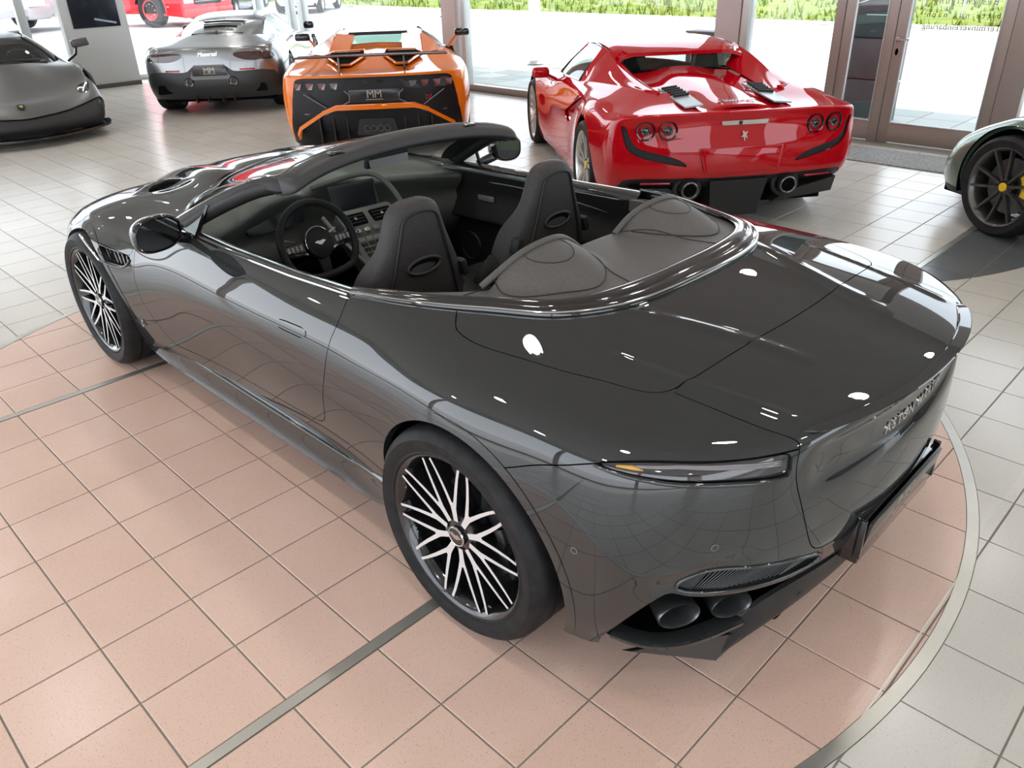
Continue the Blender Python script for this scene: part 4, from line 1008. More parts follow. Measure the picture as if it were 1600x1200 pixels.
# carbon diffuser tray rising to the plate
P = []
for t, (x, z) in zip(np.linspace(0, 1, 6), ((-1.70, .13), (-1.95, .135), (-2.10, .16), (-2.18, .20), (-2.23, .245), (-2.262, .30))):
    hw_ = [.50, .50, .50, .48, .46, .42][int(round(t*5))]
    P.append([(x+.02*abs(q)**2, hw_*q, z+.0*abs(q)) for q in np.linspace(-1, 1, 25)])
P = np.array(P); g = grid(bs_eval(bs_ctrl(P, 2), 4))
if g.N[:, 2].sum() > 0: g = TM(g.V, g.F[:, ::-1])
P2 = bs_eval(bs_ctrl(P, 2), 4); g2 = grid(P2+np.array([.0, 0, .02]))
if g2.N[:, 2].sum() < 0: g2 = TM(g2.V, g2.F[:, ::-1])
panel('diffuser', join([g, g2]), M_cf, car, 0, 'carbon fibre rear diffuser')
# outer carbon lip from plate bottom down to the fin tip
for s in (1, -1):
    P = np.array([[(-2.275, .0, .352), (-2.285, .0, .30), (-2.262, 0, .285)], [(-2.270, .22, .352), (-2.275, .22, .29), (-2.25, .22, .27)], [(-2.25, .40, .365), (-2.235, .42, .255), (-2.21, .42, .232)], [(-2.195, .55, .33), (-2.185, .545, .205), (-2.165, .54, .19)], [(-2.15, .60, .26), (-2.138, .635, .150), (-2.12, .62, .135)]])
    P = np.swapaxes(bs_eval(bs_ctrl(np.swapaxes(bs_eval(bs_ctrl(P, 3), 6), 0, 1), 1), 4), 0, 1)*[1, s, 1]
    g = grid(P)
    if (g.N[:, 0]).sum() > 0: g = TM(g.V, g.F[:, ::-1])
    panel('diffuser_lip', g, M_cf, car, .015, direction=(1, 0, 0))
    panel('exhaust_bay', (exh_cut if s > 0 else exh_cut.mirror()).push(-.13), M_under, car, .02)
    poly_part('exhaust_tray', [(-1.925, s*.865, .258), (-2.02, s*.832, .258), (-2.10, s*.748, .258), (-2.165, s*.60, .262), (-2.20, s*.42, .258), (-1.75, s*.40, .20), (-1.75, s*.84, .20)], M_under, car, .012, (0, 0, -1))
box('diffuser_core', (-2.02, 0, .30), (.36, .9, .26), M_under, car, .02)

# ---- side vent with chrome strake and slats
for s in (1, -1):
    src = vent if s > 0 else vent.mirror()
    g = panel('side_vent', src.push(-.028), M_under, car, 0, 'black side vent behind the front wheel')
    for t in np.linspace(.12, .9, 6):
        a = np.array([1.20-t*.30, .928-t*.012, .693+.008*t]); b = np.array([1.12-t*.24, .938-t*.012, .646+.012*t])
        a[1] -= .010; b[1] -= .010
        bm = bmesh.new(); bm_tube(bm, [tuple(a*[1, s, 1]), tuple(b*[1, s, 1])], .0042, 6); link('vent_slat', bm_mesh(bm, 'vent_slat', smooth=True), M_lampgrey, g)
    pa = [SK.snap(p)+np.array([0, .004, 0]) for p in ((1.405, .928, .703), (1.30, .935, .682), (1.20, .94, .652), (1.165, .942, .636))]
    bm = bmesh.new(); bm_tube(bm, [tuple(p*[1, s, 1]) for p in curve(pa, 4)], .0075, 8); link('chrome_strake', bm_mesh(bm, 'chrome_strake', smooth=True), M_chrome, car)
    pa = [SK.snap(p)+np.array([0, .003, 0]) for p in ((1.16, .942, .634), (1.05, .94, .636), (.95, .93, .646), (.892, .92, .672), (.88, .912, .695))]
    bm = bmesh.new(); bm_tube(bm, [tuple(p*[1, s, 1]) for p in curve(pa, 4)], .0055, 8); link('vent_frame', bm_mesh(bm, 'vent_frame', smooth=True), M_grey, car)
    c = SK.snap((.955, .91, .362)); text('side_badge', 'DBS', .052, frame((c[0], s*(c[1]+.003), c[2]), (-s, .0, 0), (0, -.22*s*0-.0, 1)), M_chrome, car, .002, bold=.001)
# ================================================================== cockpit of the convertible
M_dash = noise_col('dash_leather', (.062, .066, .058), (.078, .082, .072), 200, .42, bump=.15, detail=3)
M_carpet = mat('cabin_carpet', (.006, .006, .007), .95, spec=.1)
OUT = [(-.76,.806,.922),(-.93,.772,.937),(-1.13,.704,.948),(-1.27,.640,.955),(-1.395,.585,.960),(-1.475,.525,.964),(-1.545,.425,.968),(-1.585,.30,.971),(-1.60,.15,.973),(-1.605,0,.974)]
INN = [(-.76,.785,.934),(-.93,.742,.948),(-1.10,.668,.960),(-1.21,.612,.967),(-1.32,.560,.973),(-1.40,.505,.977),(-1.455,.415,.980),(-1.485,.295,.983),(-1.498,.15,.984),(-1.50,0,.985)]
def sym_curve(pts, n=10):
    P = np.array(pts, float); R_2 = P[:-1][::-1]*[1, -1, 1]; return curve(np.vstack([P, R_2]), n)
o_, i_ = sym_curve(OUT), sym_curve(INN)
rows = []
for t, h in ((-.03, -.004), (0, .006), (.10, .014), (.30, .017), (.36, .011), (.42, .011), (.48, .018), (.8, .017), (.96, .012), (1.0, .002)):
    q = o_+(i_-o_)*t; q[:, 2] += h; rows.append(q)
g = grid(np.swapaxes(np.array(rows), 0, 1))
if g.N[:, 2].sum() < 0: g = TM(g.V, g.F[:, ::-1])
panel('tonneau_trim_ring', g, mat('trim_gloss_dark', (.020, .020, .021), .10, .3, coat=1.0), car, .012, 'glossy dark trim ring round the soft top cover')
e_ = o_.copy(); e_[:, 2] += .010; e_ += (o_-i_)*.02
tube('bright_trim', [tuple(p) for p in e_], .0038, M_chrome, car, 6)

# ---- tonneau cover with two head fairings
gx = np.arange(-1.56, -.74, .010); gy = np.arange(-.80, .801, .010)
X, Y = np.meshgrid(gx, gy, indexing='ij'); A_ = np.abs(Y)
Z = .988-.030*np.clip(A_/.62, 0, 1.4)**2.2-.035*np.clip((X+1.15)/.4, 0, 1)
s_ = np.clip((-1.135-X)/.285, 0, 1); wv = .205*np.sqrt(np.clip(1-s_**1.7, 0, 1))+.004
prof_ = np.clip(1-(np.abs(A_-.335)/wv)**2.3, 0, 1)**.75
Zh = .092*(1-s_**1.9)*prof_*np.where(s_ < 1, 1, 0)
k_ = np.ones(5)/5
for ax in (0, 1): Zh = np.apply_along_axis(lambda v: np.convolve(np.pad(v, 2, mode='edge'), k_, 'valid'), ax, Zh)
tn = grid(np.stack([X, Y, Z+Zh], -1))
if tn.N[:, 2].sum() < 0: tn = TM(tn.V, tn.F[:, ::-1])
inn2 = i_+(o_-i_)*.10
fr_edge = []
for y in np.linspace(-.555, .555, 60):
    a = abs(y); fr_edge.append((-1.150-.045*np.exp(-((a-.10)/.09)**2)*0+.012*math.cos(y*5)-.03*np.exp(-((a-.335)/.14)**2), y))
poly = [tuple(p[:2]) for p in inn2]+[(-.765, -.70), (-.95, -.66), (-1.07, -.605), (-1.125, -.575)]+fr_edge+[(-1.125, .575), (-1.07, .605), (-.95, .66), (-.765, .70)]
tn = split(tn, sd_poly(tn.V[:, 0], tn.V[:, 1], poly))[0]
panel('soft_top_cover', tn, M_leatg, car, .05, 'grey leather soft top cover with two humps', direction=(0, 0, -1))
def tz(x, y):
    i = np.clip((x+1.56)/.010, 0, len(gx)-1.01); j = np.clip((y+.80)/.010, 0, len(gy)-1.01); a, b = int(i), int(j); fi, fj = i-a, j-b; H_ = Z+Zh; return (H_[a, b]*(1-fi)+H_[a+1, b]*fi)*(1-fj)+(H_[a, b+1]*(1-fi)+H_[a+1, b+1]*fi)*fj
def seam(name, pts, parent, r=.0022, mt=None, n=8):
    c = curve(pts, n); tube(name, [(p[0], p[1], tz(p[0], p[1])+.0006) for p in c], r, mt or M_black, parent, 5)
for s in (1, -1):
    seam('seam', [(-1.165, .12*s), (-1.26, .17*s), (-1.38, .215*s), (-1.495, .25*s)], car)
    seam('seam', [(-1.16, .525*s), (-1.22, .545*s), (-1.30, .515*s), (-1.39, .42*s), (-1.425, .335*s), (-1.39, .25*s), (-1.30, .175*s), (-1.2, .135*s)], car, .0025)
    seam('seam', [(-1.165, .27*s), (-1.21, .245*s), (-1.27, .27*s), (-1.30, .335*s), (-1.27, .40*s), (-1.21, .425*s), (-1.165, .40*s)], car, .0016)
    seam('seam', [(-1.135, .56*s), (-1.10, .65*s), (-1.085, .675*s)], car, .003)
    seam('seam', [(-.865, .68*s), (-.86, .76*s)], car, .0025, n=4)
    # padded roll along each fairing's front edge
    c = curve([(-1.138, .565*s, .975), (-1.16, .50*s, tz(-1.17, .50)+.004), (-1.178, .42*s, tz(-1.185, .42)+.003), (-1.182, .335*s, tz(-1.19, .335)+.003), (-1.178, .25*s, tz(-1.185, .25)+.003), (-1.16, .17*s, tz(-1.17, .17)+.003), (-1.15, .10*s, .985)], 5)
    tube('fairing_roll', [tuple(p) for p in c], .012, M_leatg, car, 8)

# ---- tub: floor, bulkhead, door cards, door caps
box('cabin_floor', (-.15, 0, .26), (2.0, 1.50, .04), M_carpet, car)
box('rear_bulkhead', (-1.10, 0, .60), (.10, 1.36, .66), M_carpet, car, .03)
box('rear_shelf', (-.98, 0, .50), (.28, 1.34, .20), M_carpet, car, .04)
for s in (1, -1):
    xs_ = np.linspace(.60, -.78, 24); P = []
    for x in xs_:
        yr = np.interp(x, [-.76, -.42, .08, .48, .62], [.806, .818, .824, .806, .74]); zr = np.interp(x, [-.76, -.42, .08, .48, .62], [.922, .908, .898, .891, .905])
        P.append([(x, s*(yr+.004), zr-.004), (x, s*(yr-.004), zr+.008), (x, s*(yr-.016), zr+.010), (x, s*(yr-.045), zr+.006), (x, s*(yr-.062), zr-.006), (x, s*(yr-.066), zr-.03)])
    g = grid(np.array(P))
    if g.N[:, 2].sum() < 0: g = TM(g.V, g.F[:, ::-1])
    panel('door_cap', g, mat('door_cap_gloss', (.014, .017, .016), .12, coat=1.0), car, 0)
    P = []
    for x in xs_:
        yr = np.interp(x, [-.76, -.42, .08, .48, .62], [.806, .818, .824, .806, .74])-.066; zr = np.interp(x, [-.76, -.42, .08, .48, .62], [.922, .908, .898, .891, .905])
        P.append([(x, s*yr, zr-.02), (x, s*(yr+.012), zr-.10), (x, s*(yr+.005), zr-.16), (x, s*(yr-.05), zr-.24), (x, s*(yr-.05), zr-.27), (x, s*(yr+.0), zr-.31), (x, s*(yr-.01), .28)])
    P = np.array(P); P = np.swapaxes(bs_eval(bs_ctrl(np.swapaxes(P, 0, 1), 2), 4), 0, 1); g = grid(P)
    if (g.N[:, 1]*s).sum() > 0: g = TM(g.V, g.F[:, ::-1])
    dc = panel('door_card', g, M_leath, car, 0)
    tube('door_card_trim', [(x, s*(np.interp(x, [-.7, .5], [.762, .765])), .815-.03*((x+.1)/.6)**2+.02) for x in np.linspace(-.6, .55, 14)], .004, M_lampgrey, car, 6)
    tube('belt_strip', [(x, s*(np.interp(x, [-.76, -.42, .08, .48], [.806, .818, .824, .806])+.006), np.interp(x, [-.76, -.42, .08, .48], [.922, .908, .898, .891])+.002) for x in np.linspace(-.755, .47, 30)], .0045, M_chrome, car, 6)
    lathe('door_speaker', [(.001, 0), (.07, .002), (.078, .008), (.085, .002)], M_black, car, 32, 'Y', (.35, 0, .45), loc=(0, s*.745, 0), rot=(0, 0, 0) if s < 0 else (0, 0, 0))
    bm = bmesh.new(); bm_box(bm, (.22, s*.752, .74), (.12, .018, .03), .006); link('door_pull', bm_mesh(bm, 'door_pull', angle=.5), M_lampgrey, car)

# ---- dashboard
P = []
for y in np.linspace(-.74, .74, 61):
    a = abs(y); cow = 1.0-.36*(a/.74)**2.0; top = .962-.06*(a/.74)**2; edge = .53-.10*(a/.74)**2
    hood_ = .055*np.exp(-((y-.37)/.16)**4); cen = .03*np.exp(-(y/.16)**4)
    P.append([(cow, y, top+.012), (cow-.06, y, top-.005), ((cow+edge)/2, y, top-.030+hood_*.3+cen*.5), (edge+.06, y, top-.045+hood_+cen), (edge-.01-hood_*.8, y, top-.050+hood_+cen), (edge-.035-hood_*1.1, y, top-.075+hood_*.9+cen), (edge-.005, y, top-.125), (edge+.02, y, .74), (edge-.01, y, .66), (edge+.02, y, .56), (edge+.15, y, .45)])
P = np.array(P); P = bs_eval(bs_ctrl(P, 1), 1); P = np.swapaxes(bs_eval(bs_ctrl(np.swapaxes(P, 0, 1), 2), 5), 0, 1)
g = grid(P)
if g.N[:, 2].sum() < 0: g = TM(g.V, g.F[:, ::-1])
panel('dashboard', g, M_dash, car, 0, 'grey green leather dashboard')
# instrument binnacle face
bm = bmesh.new(); bm_prism(bm, roundpoly([(-.155, -.055), (.155, -.055), (.145, .05), (-.145, .05)], .03), -.02, .0, frame((.470, .37, .845), (0, -1, 0), (.25, 0, 1)))
link('instrument_cluster', bm_mesh(bm, 'instrument_cluster', angle=.5), M_screen, car)
# centre screen
sfr = frame((.375, -.02, .872), (-.10, -1, 0), (.30, 0, 1))
bm = bmesh.new(); bm_prism(bm, roundpoly([(-.125, -.075), (.125, -.075), (.125, .075), (-.125, .075)], .008), -.012, .0, sfr, bev=.002)
sc = link('centre_screen', bm_mesh(bm, 'centre_screen', angle=.5), M_black, car)
bm = bmesh.new(); bm_prism(bm, roundpoly([(-.112, -.062), (.112, -.062), (.112, .062), (-.112, .062)], .004), .0, .0012, sfr); link('display', bm_mesh(bm, 'display'), M_screen, sc)
# surround arch beside the screen
tube('screen_arch', [tuple(p) for p in curve([(.50, .14, .93), (.43, -.08, .965), (.36, -.17, .945), (.27, -.20, .86), (.17, -.185, .77), (.05, -.16, .68)], 6)], .014, M_dash, car, 8)
tube('console_edge', [tuple(p) for p in curve([(.42, .145, .80), (.30, .15, .74), (.12, .145, .655), (-.05, .14, .60), (-.30, .135, .575)], 6)], .012, M_lampgrey, car, 8)
# centre stack
cs = frame((.20, -.015, .735), (-.06, -1, 0), (.78, 0, .62))
bm = bmesh.new(); bm_prism(bm, roundpoly([(-.15, -.19), (.15, -.19), (.155, .16), (-.155, .16)], .02), -.10, .0, cs, bev=.004); stack = link('centre_stack', bm_mesh(bm, 'centre_stack', angle=.5), M_dash, car)
for x0 in (-.075, .075):
    bm = bmesh.new(); bm_prism(bm, roundpoly([(x0-.058, .065), (x0+.058, .065), (x0+.062, .135), (x0-.062, .135)], .012), -.002, .0015, cs); v = link('air_vent', bm_mesh(bm, 'air_vent', angle=.5), M_under, stack)
    bm = bmesh.new()
    for q in range(3): bm_box(bm, cs @ Vector((x0, .082+.018*q, .003)), (.005, .10, .004), .001, rot=cs.to_3x3().to_4x4() @ Matrix.Rotation(PI/2, 4, 'Z'))
    link('vent_slats', bm_mesh(bm, 'vent_slats'), M_black, v)
    lathe('vent_knob', [(.001, .006), (.008, .005), (.009, 0)], M_chrome, v, 16, 'Z', angle=30).matrix_local = cs @ Matrix.Translation((x0, .10, .004))
for q in range(5):
    k = lathe('control_knob', [(.001, .016), (.012, .015), (.0145, .012), (.0145, 0)], M_chrome if q != 2 else M_lampgrey, stack, 20, 'Z', angle=30); k.matrix_local = cs @ Matrix.Translation((-.10+.05*q, .028, 0))
for r_, yy in enumerate((-.015, -.045, -.075, -.105)):
    for q in range(6):
        bm = bmesh.new(); bm_prism(bm, roundpoly([(-.122+.041*q, yy-.011), (-.087+.041*q, yy-.011), (-.087+.041*q, yy+.011), (-.122+.041*q, yy+.011)], .003, 3), 0, .003, cs, bev=.001)
        link('button', bm_mesh(bm, 'button'), M_lampgrey if r_ == 0 else M_gblack, stack)
box('centre_console', (-.28, 0, .47), (.9, .27, .24), M_leath, car, .03)
box('console_lid', (-.42, 0, .60), (.32, .20, .03), M_leath, car, .012)

# ---- steering wheel
swc = (.115, .37, .80); st = empty('steering_wheel', (0, 0, 0), parent=car); tl = .42
sf = frame(swc, (0, -1, 0), (math.sin(tl), 0, math.cos(tl)))
bm = bmesh.new(); pts = []
for t in np.linspace(0, 2*PI, 56, endpoint=False):
    r = .181; x, y = r*math.cos(t), r*math.sin(t)
    if y < -.125: y = -.125-(abs(y)-.125)*.35
    pts.append(sf @ Vector((x, y, 0)))
bm_tube(bm, pts, .0165, 10, True); link('rim', bm_mesh(bm, 'rim', smooth=True), M_leath, st)
bm = bmesh.new(); bm_prism(bm, [(.064*math.cos(a), .070*math.sin(a)) for a in np.linspace(0, 2*PI, 36, endpoint=False)], -.035, .018, sf, bev=.008); link('hub', bm_mesh(bm, 'hub', angle=.5), M_leath, st)
bm = bmesh.new(); bm_tube(bm, [sf @ Vector((.066*math.cos(a), .072*math.sin(a), .010)) for a in np.linspace(-.3, PI+.3, 30)], .0022, 6); link('hub_ring', bm_mesh(bm, 'hub_ring', smooth=True), M_chrome, st)
bm = bmesh.new(); bm_prism(bm, [(a*1.05, b*1.1) for a, b in _wing[0]], .018, .0195, sf); link('wheel_emblem', bm_mesh(bm, 'wheel_emblem'), M_chrome, st)
for s in (1, -1):
    bm = bmesh.new(); bm_prism(bm, [(s*.055, .028), (s*.172, .022), (s*.174, -.030), (s*.06, -.045)], -.022, .002, sf, bev=.004); link('spoke', bm_mesh(bm, 'spoke', angle=.5), M_gblack, st)
    for q in range(4):
        bm = bmesh.new(); bm_prism(bm, [(s*(.085+.02*q), .012), (s*(.098+.02*q), .012), (s*(.098+.02*q), -.012), (s*(.085+.02*q), -.012)], .002, .005, sf); link('wheel_button', bm_mesh(bm, 'wheel_button'), M_lampgrey, st)
bm = bmesh.new(); bm_prism(bm, [(-.03, -.06), (.03, -.06), (.02, -.135), (-.02, -.135)], -.02, .0, sf, bev=.004); link('spoke', bm_mesh(bm, 'spoke', angle=.5), M_leath, st)
tube('column', [sf @ Vector((0, 0, -.03)), sf @ Vector((0, -.02, -.30))], .035, M_black, st, 12)
for s in (1, -1): tube('stalk', [sf @ Vector((s*.03, .01, -.06)), sf @ Vector((s*.13, .05, -.045))], .006, M_lampgrey, st, 6)

# ---- seats
def seat(y0):
    t = empty('seat', (0, 0, 0), parent=car)
    H = [(.36, .235, .13, -.50), (.50, .255, .15, -.525), (.64, .262, .155, -.548), (.76, .245, .145, -.572), (.86, .205, .125, -.590), (.94, .165, .11, -.600), (1.02, .132, .098, -.608), (1.075, .112, .088, -.612), (1.105, .085, .072, -.613), (1.118, .045, .05, -.612)]
    P = []
    for z, w, th, xb in H:
        row = []
        for a in np.linspace(0, 2*PI, 40, endpoint=False):
            c, s = math.cos(a), math.sin(a); e = .62
            yy = w*math.copysign(abs(c)**e, c); xx = th/2*math.copysign(abs(s)**e, s)
            bol = .06*(abs(yy)/w)**4*(1 if s > 0 else .25) if z < .9 else .01*(abs(yy)/w)**4
            row.append((xb+.03+xx+bol, y0+yy, z))
        P.append(row)
    P = np.array(P); P = bs_eval(bs_ctrl(P, 2), 5); g = grid(np.swapaxes(P, 0, 1), closed_u=True)
    top = P[-1]; c = top.mean(0)
    g2 = TM(np.vstack([top, c+[0, 0, .004]]), [(i, (i+1) % 40, 40) for i in range(40)])
    if (g.N*(g.V-[-.56, y0, .7])).sum() < 0: g = TM(g.V, g.F[:, ::-1])
    if g2.N[:, 2].sum() < 0: g2 = TM(g2.V, g2.F[:, ::-1])
    link('backrest', mesh_of(weld(join([g, g2])), 'backrest'), M_seat, t)
    def back(yy, z):
        q = P.reshape(-1, 3); m_ = (q[:, 0] < np.interp(z, [h[0] for h in H], [h[3]+.03 for h in H])); q = q[m_]; d = (q[:, 1]-y0-yy)**2+(q[:, 2]-z)**2; k = np.argsort(d)[:3]; return q[k, 0].min()
    # back panel outline: dark piping
    ol = curve([(-.215, .44), (-.195, .62), (-.165, .76), (-.125, .90), (-.092, 1.02), (-.065, 1.068), (0, 1.082), (.065, 1.068), (.092, 1.02), (.125, .90), (.165, .76), (.195, .62), (.215, .44)], 5)
    tube('piping', [(back(a, b)-.001, y0+a, b) for a, b in ol], .0055, M_black, t, 6)
    # oval grip
    ov = [(.078*math.cos(a), .875-.0+.030*math.sin(a)) for a in np.linspace(0, 2*PI, 36, endpoint=False)]
    xo = back(0, .875)
    bm = bmesh.new(); bm_tube(bm, [(back(a, b)-.003, y0+a, b) for a, b in ov], .007, 8, True); link('grip_ring', bm_mesh(bm, 'grip_ring', smooth=True), M_seat, t)
    prism('grip_opening', [(.07*math.cos(a), .025*math.sin(a)) for a in np.linspace(0, 2*PI, 36, endpoint=False)], -.004, .003, M_under, t, frame((xo-.0, y0, .875), (0, -1, 0), (0, 0, 1)))
    prism('grip_bar', [(.058*math.cos(a)-.008, .015*math.sin(a)-.006) for a in np.linspace(0, 2*PI, 36, endpoint=False)], .003, .005, mat('grip_gloss', (.05, .055, .055), .1, coat=1), t, frame((xo-.0, y0, .875), (0, -1, 0), (0, 0, 1)))
    for s in (1, -1):
        bm = bmesh.new(); bm_box(bm, (-.585, y0+s*.222, .80), (.05, .03, .07), .010, rot=(s*.25, 0, 0)); link('belt_guide', bm_mesh(bm, 'belt_guide', angle=.5), M_black, t)
        # shoulder wing
        bm = bmesh.new(); bm_tube(bm, [(-.50, y0+s*.245, .72), (-.42, y0+s*.255, .60), (-.36, y0+s*.255, .48)], [.05, .06, .05], 10); link('bolster', bm_mesh(bm, 'bolster', smooth=True), M_leath, t)
    bm = bmesh.new(); bm_box(bm, (-.26, y0, .43), (.52, .46, .15), .05, rot=(0, -.1, 0), segs=4); link('seat_cushion', bm_mesh(bm, 'seat_cushion', angle=.8), M_leath, t)
    bm = bmesh.new(); bm_box(bm, (-.26, y0, .32), (.45, .36, .12), .01); link('seat_base', bm_mesh(bm, 'seat_base', angle=.5), M_black, t)
seat(.378); seat(-.378)

def surf_(P):
    g = grid(P)
    return g if (g.N[:, 0]).sum() < 0 else TM(g.V, g.F[:, ::-1])
# ---- windscreen, frame and mirrors
HDR = [(-.085, .60, 1.150), (-.075, .52, 1.172), (-.055, .38, 1.194), (-.04, .20, 1.207), (-.035, 0, 1.211)]
PIL = [(.575, .800, .880), (.50, .785, .925), (.42, .768, .964), (.32, .740, 1.013), (.19, .703, 1.072), (.075, .662, 1.118), (-.015, .628, 1.142)]
full = np.array(PIL+HDR); fc = curve(np.vstack([full, full[:-1][::-1]*[1, -1, 1]]), 6)
n_ = len(fc); cen = np.array([.3, 0, .95]); ups = []
for i in range(n_):
    p = fc[i]; ups.append((p-np.array([.35, 0, .55])))
def fprof(t):
    k = abs(2*t-1); hdr = 1-min(1, max(0, (k-.30)/.25)); w = .030+.030*hdr; th = .020+.006*hdr
    return [(-.012, -th), (-.012, th*.7), (.0, th), (w*.4, th*.9), (w*.9, th*.4), (w, -th*.2), (w*.8, -th), (w*.3, -th*1.2)]
fpath = [tuple(p) for p in fc]
sweep('windscreen_frame', fpath, fprof, M_black, car, ups=[tuple(u) for u in ups])
M_hdr = mat('header_trim', (.030, .030, .031), .45)
# grey header rail (top of the frame, seen from behind)
hc = curve(np.vstack([np.array([(-.025, .63, 1.137)]+HDR), (np.array([(-.025, .63, 1.137)]+HDR)[:-1][::-1])*[1, -1, 1]]), 8)
P = np.array([[p+[.022, 0, .006], p+[-.002, 0, .026], p+[-.035, 0, .024], p+[-.066, 0, .010], p+[-.082, 0, -.014], p+[-.074, 0, -.034], p+[-.03, 0, -.040]] for p in hc])
P = np.swapaxes(bs_eval(bs_ctrl(np.swapaxes(P, 0, 1), 2), 4), 0, 1); g = grid(P)
if (g.N[:, 2]).sum() < 0: g = TM(g.V, g.F[:, ::-1])
hr = panel('header_rail', g, M_hdr, car, .01, 'dark header rail over the windscreen')
for s in (1, -1):
    bm = bmesh.new(); bm_box(bm, (-.095, s*.36, 1.216), (.03, .07, .012), .003); link('roof_catch', bm_mesh(bm, 'roof_catch', angle=.5), M_gblack, hr)
tube('frame_bright_edge', [tuple(p+np.array([.018, 0, .022])*(1 if abs(p[1]) < .66 else .6)+np.array([0, .012*np.sign(p[1]) if abs(p[1]) > .5 else 0, 0])) for p in fc], .0035, M_chrome, car, 6)
# glass
b0 = curve([(.62, .735, .912), (.74, .62, .938), (.83, .49, .958), (.90, .36, .971), (.96, .17, .983), (.98, 0, .986)], 6)
b0 = np.vstack([b0, b0[:-1][::-1]*[1, -1, 1]])
tt = np.linspace(0, 1, len(b0)); k0 = 36+2; tp = fc[k0-8:n_-k0+8]; ti = np.linspace(0, 1, len(tp))
tq = np.stack([np.interp(tt, ti, tp[:, q]) for q in range(3)], -1)
P = np.array([b0+(tq-b0)*v+np.array([.045, 0, .02])*math.sin(PI*v) for v in np.linspace(0, 1, 10)])
g = grid(P); panel('windscreen', g, M_glass_d, car, 0, 'clear windscreen glass')
g = TM(np.vstack([b0+[.06, 0, -.012], b0+[-.03, 0, .004]]), [(i, i+1, i+len(b0)) for i in range(len(b0)-1)]+[(i+1, i+1+len(b0), i+len(b0)) for i in range(len(b0)-1)]); panel('cowl_panel', g, M_gblack, car, 0)
# quarter light in front of the door glass
for s in (1, -1):
    bm = bmesh.new(); v = [(.555, .795, .893), (.33, .815, .902), (.30, .752, 1.018)]
    f = [bm.verts.new((x, y*s, z)) for x, y, z in v]; bm.faces.new(f); bmesh.ops.solidify(bm, geom=list(bm.faces), thickness=.004)
    link('quarter_light', bm_mesh(bm, 'quarter_light'), M_glass_d, car)
    tube('quarter_light_bar', [(.325, s*.815, .895), (.295, s*.750, 1.022)], .010, M_gblack, car, 6)
    # sun visor side trim: dark inner pillar
    tube('pillar_trim', [tuple(p*[1, s, 1]-np.array([.035, .012*s, .012])) for p in curve(PIL[1:], 4)], .032, M_black, car, 8)
for s in (1, -1):
    pc = curve(PIL[1:]+[(-.06, .60, 1.148)], 5); n__ = len(pc); ww = np.array([.05+.09*math.sin(PI*min(1, .12+.8*i/n__)) for i in range(n__)])
    inner = pc+np.stack([.25*ww, -ww, .10*ww], -1)
    Pp = np.array([pc+[-.02, -.004, -.012], (pc+inner)/2+[-.02, 0, -.016], inner+[-.005, 0, -.012]])*[1, s, 1]
    panel('pillar_cover', surf_(Pp), M_black, car, 0)
# inside mirror
bm = bmesh.new(); bm_box(bm, (.06, .0, 1.115), (.03, .24, .07), .014, rot=(0, -.2, 0), segs=3); bm_tube(bm, [(.08, 0, 1.14), (.09, 0, 1.195)], .012, 8)
im = link('inside_mirror', bm_mesh(bm, 'inside_mirror', angle=.6), M_black, car)
prism('mirror_glass', roundpoly([(-.108, -.026), (.108, -.026), (.108, .026), (-.108, .026)], .01), 0, .002, mat('mirror_glass_dark', (.12, .12, .125), .02, 1.0), im, frame((.044, 0, 1.112), (0, -1, 0), (.2, 0, 1)))
bm = bmesh.new(); bm_box(bm, (.15, 0, 1.150), (.14, .16, .05), .02, rot=(0, .45, 0)); link('sensor_housing', bm_mesh(bm, 'sensor_housing', angle=.6), M_black, car)
# door mirrors
M_mir = mat('mirror_glass', (.12, .125, .13), .01, 1.0)  # dark reflection of the left mirror put into the glass colour
for s in (1, -1):
    t = empty('door_mirror', (0, 0, 0), parent=car)
    c = Vector((.27, s*.985, .955)); P = []
    for d_, sc in ((-.0, .90), (.002, .985), (.02, 1.0), (.05, .96), (.085, .82), (.11, .58), (.122, .25)):
        row = []
        for a in np.linspace(0, 2*PI, 36, endpoint=False):
            ca, sa = math.cos(a), math.sin(a); wy = .098*math.copysign(abs(ca)**.8, ca); hz = (.068 if sa > 0 else .066)*math.copysign(abs(sa)**.8, sa)
            hz += .014*(1-ca)*.5*(1 if sa > 0 else 0)-.018*ca*(0 if sa > 0 else 1)*.5
            row.append((c.x+d_, c.y+s*wy*sc, c.z+hz*sc))
        P.append(row)
    g = grid(np.swapaxes(np.array(P), 0, 1), closed_u=True)
    if (g.N*(g.V-[c.x+.04, c.y, c.z])).sum() < 0: g = TM(g.V, g.F[:, ::-1])
    link('mirror_shell', mesh_of(g, 'mirror_shell'), M_gblack, t)
    ol = np.array(P[0]); pl = [(q[1]-c.y, q[2]-c.z) for q in ol]
    fr = Matrix(((0, 0, 1, c.x+.002), (1, 0, 0, c.y), (0, 1, 0, c.z), (0, 0, 0, 1)))
    bm = bmesh.new(); bm_prism(bm, [(a*.96, b*.94) for a, b in pl], 0, .004, fr @ Matrix.Rotation(0, 4, 'X')); link('mirror_face', bm_mesh(bm, 'mirror_face'), M_mir if s > 0 else mat('mirror_glass_lit', (.6, .61, .62), .01, 1.0), t)  # right glass coloured lighter to stand in for its brighter reflection
    sweep('mirror_stalk', [(.36, s*.83, .885), (.34, s*.87, .905), (.315, s*.92, .925)], [(-.012, -.022), (-.008, .022), (.012, .022), (.016, -.022)], M_gblack, t)
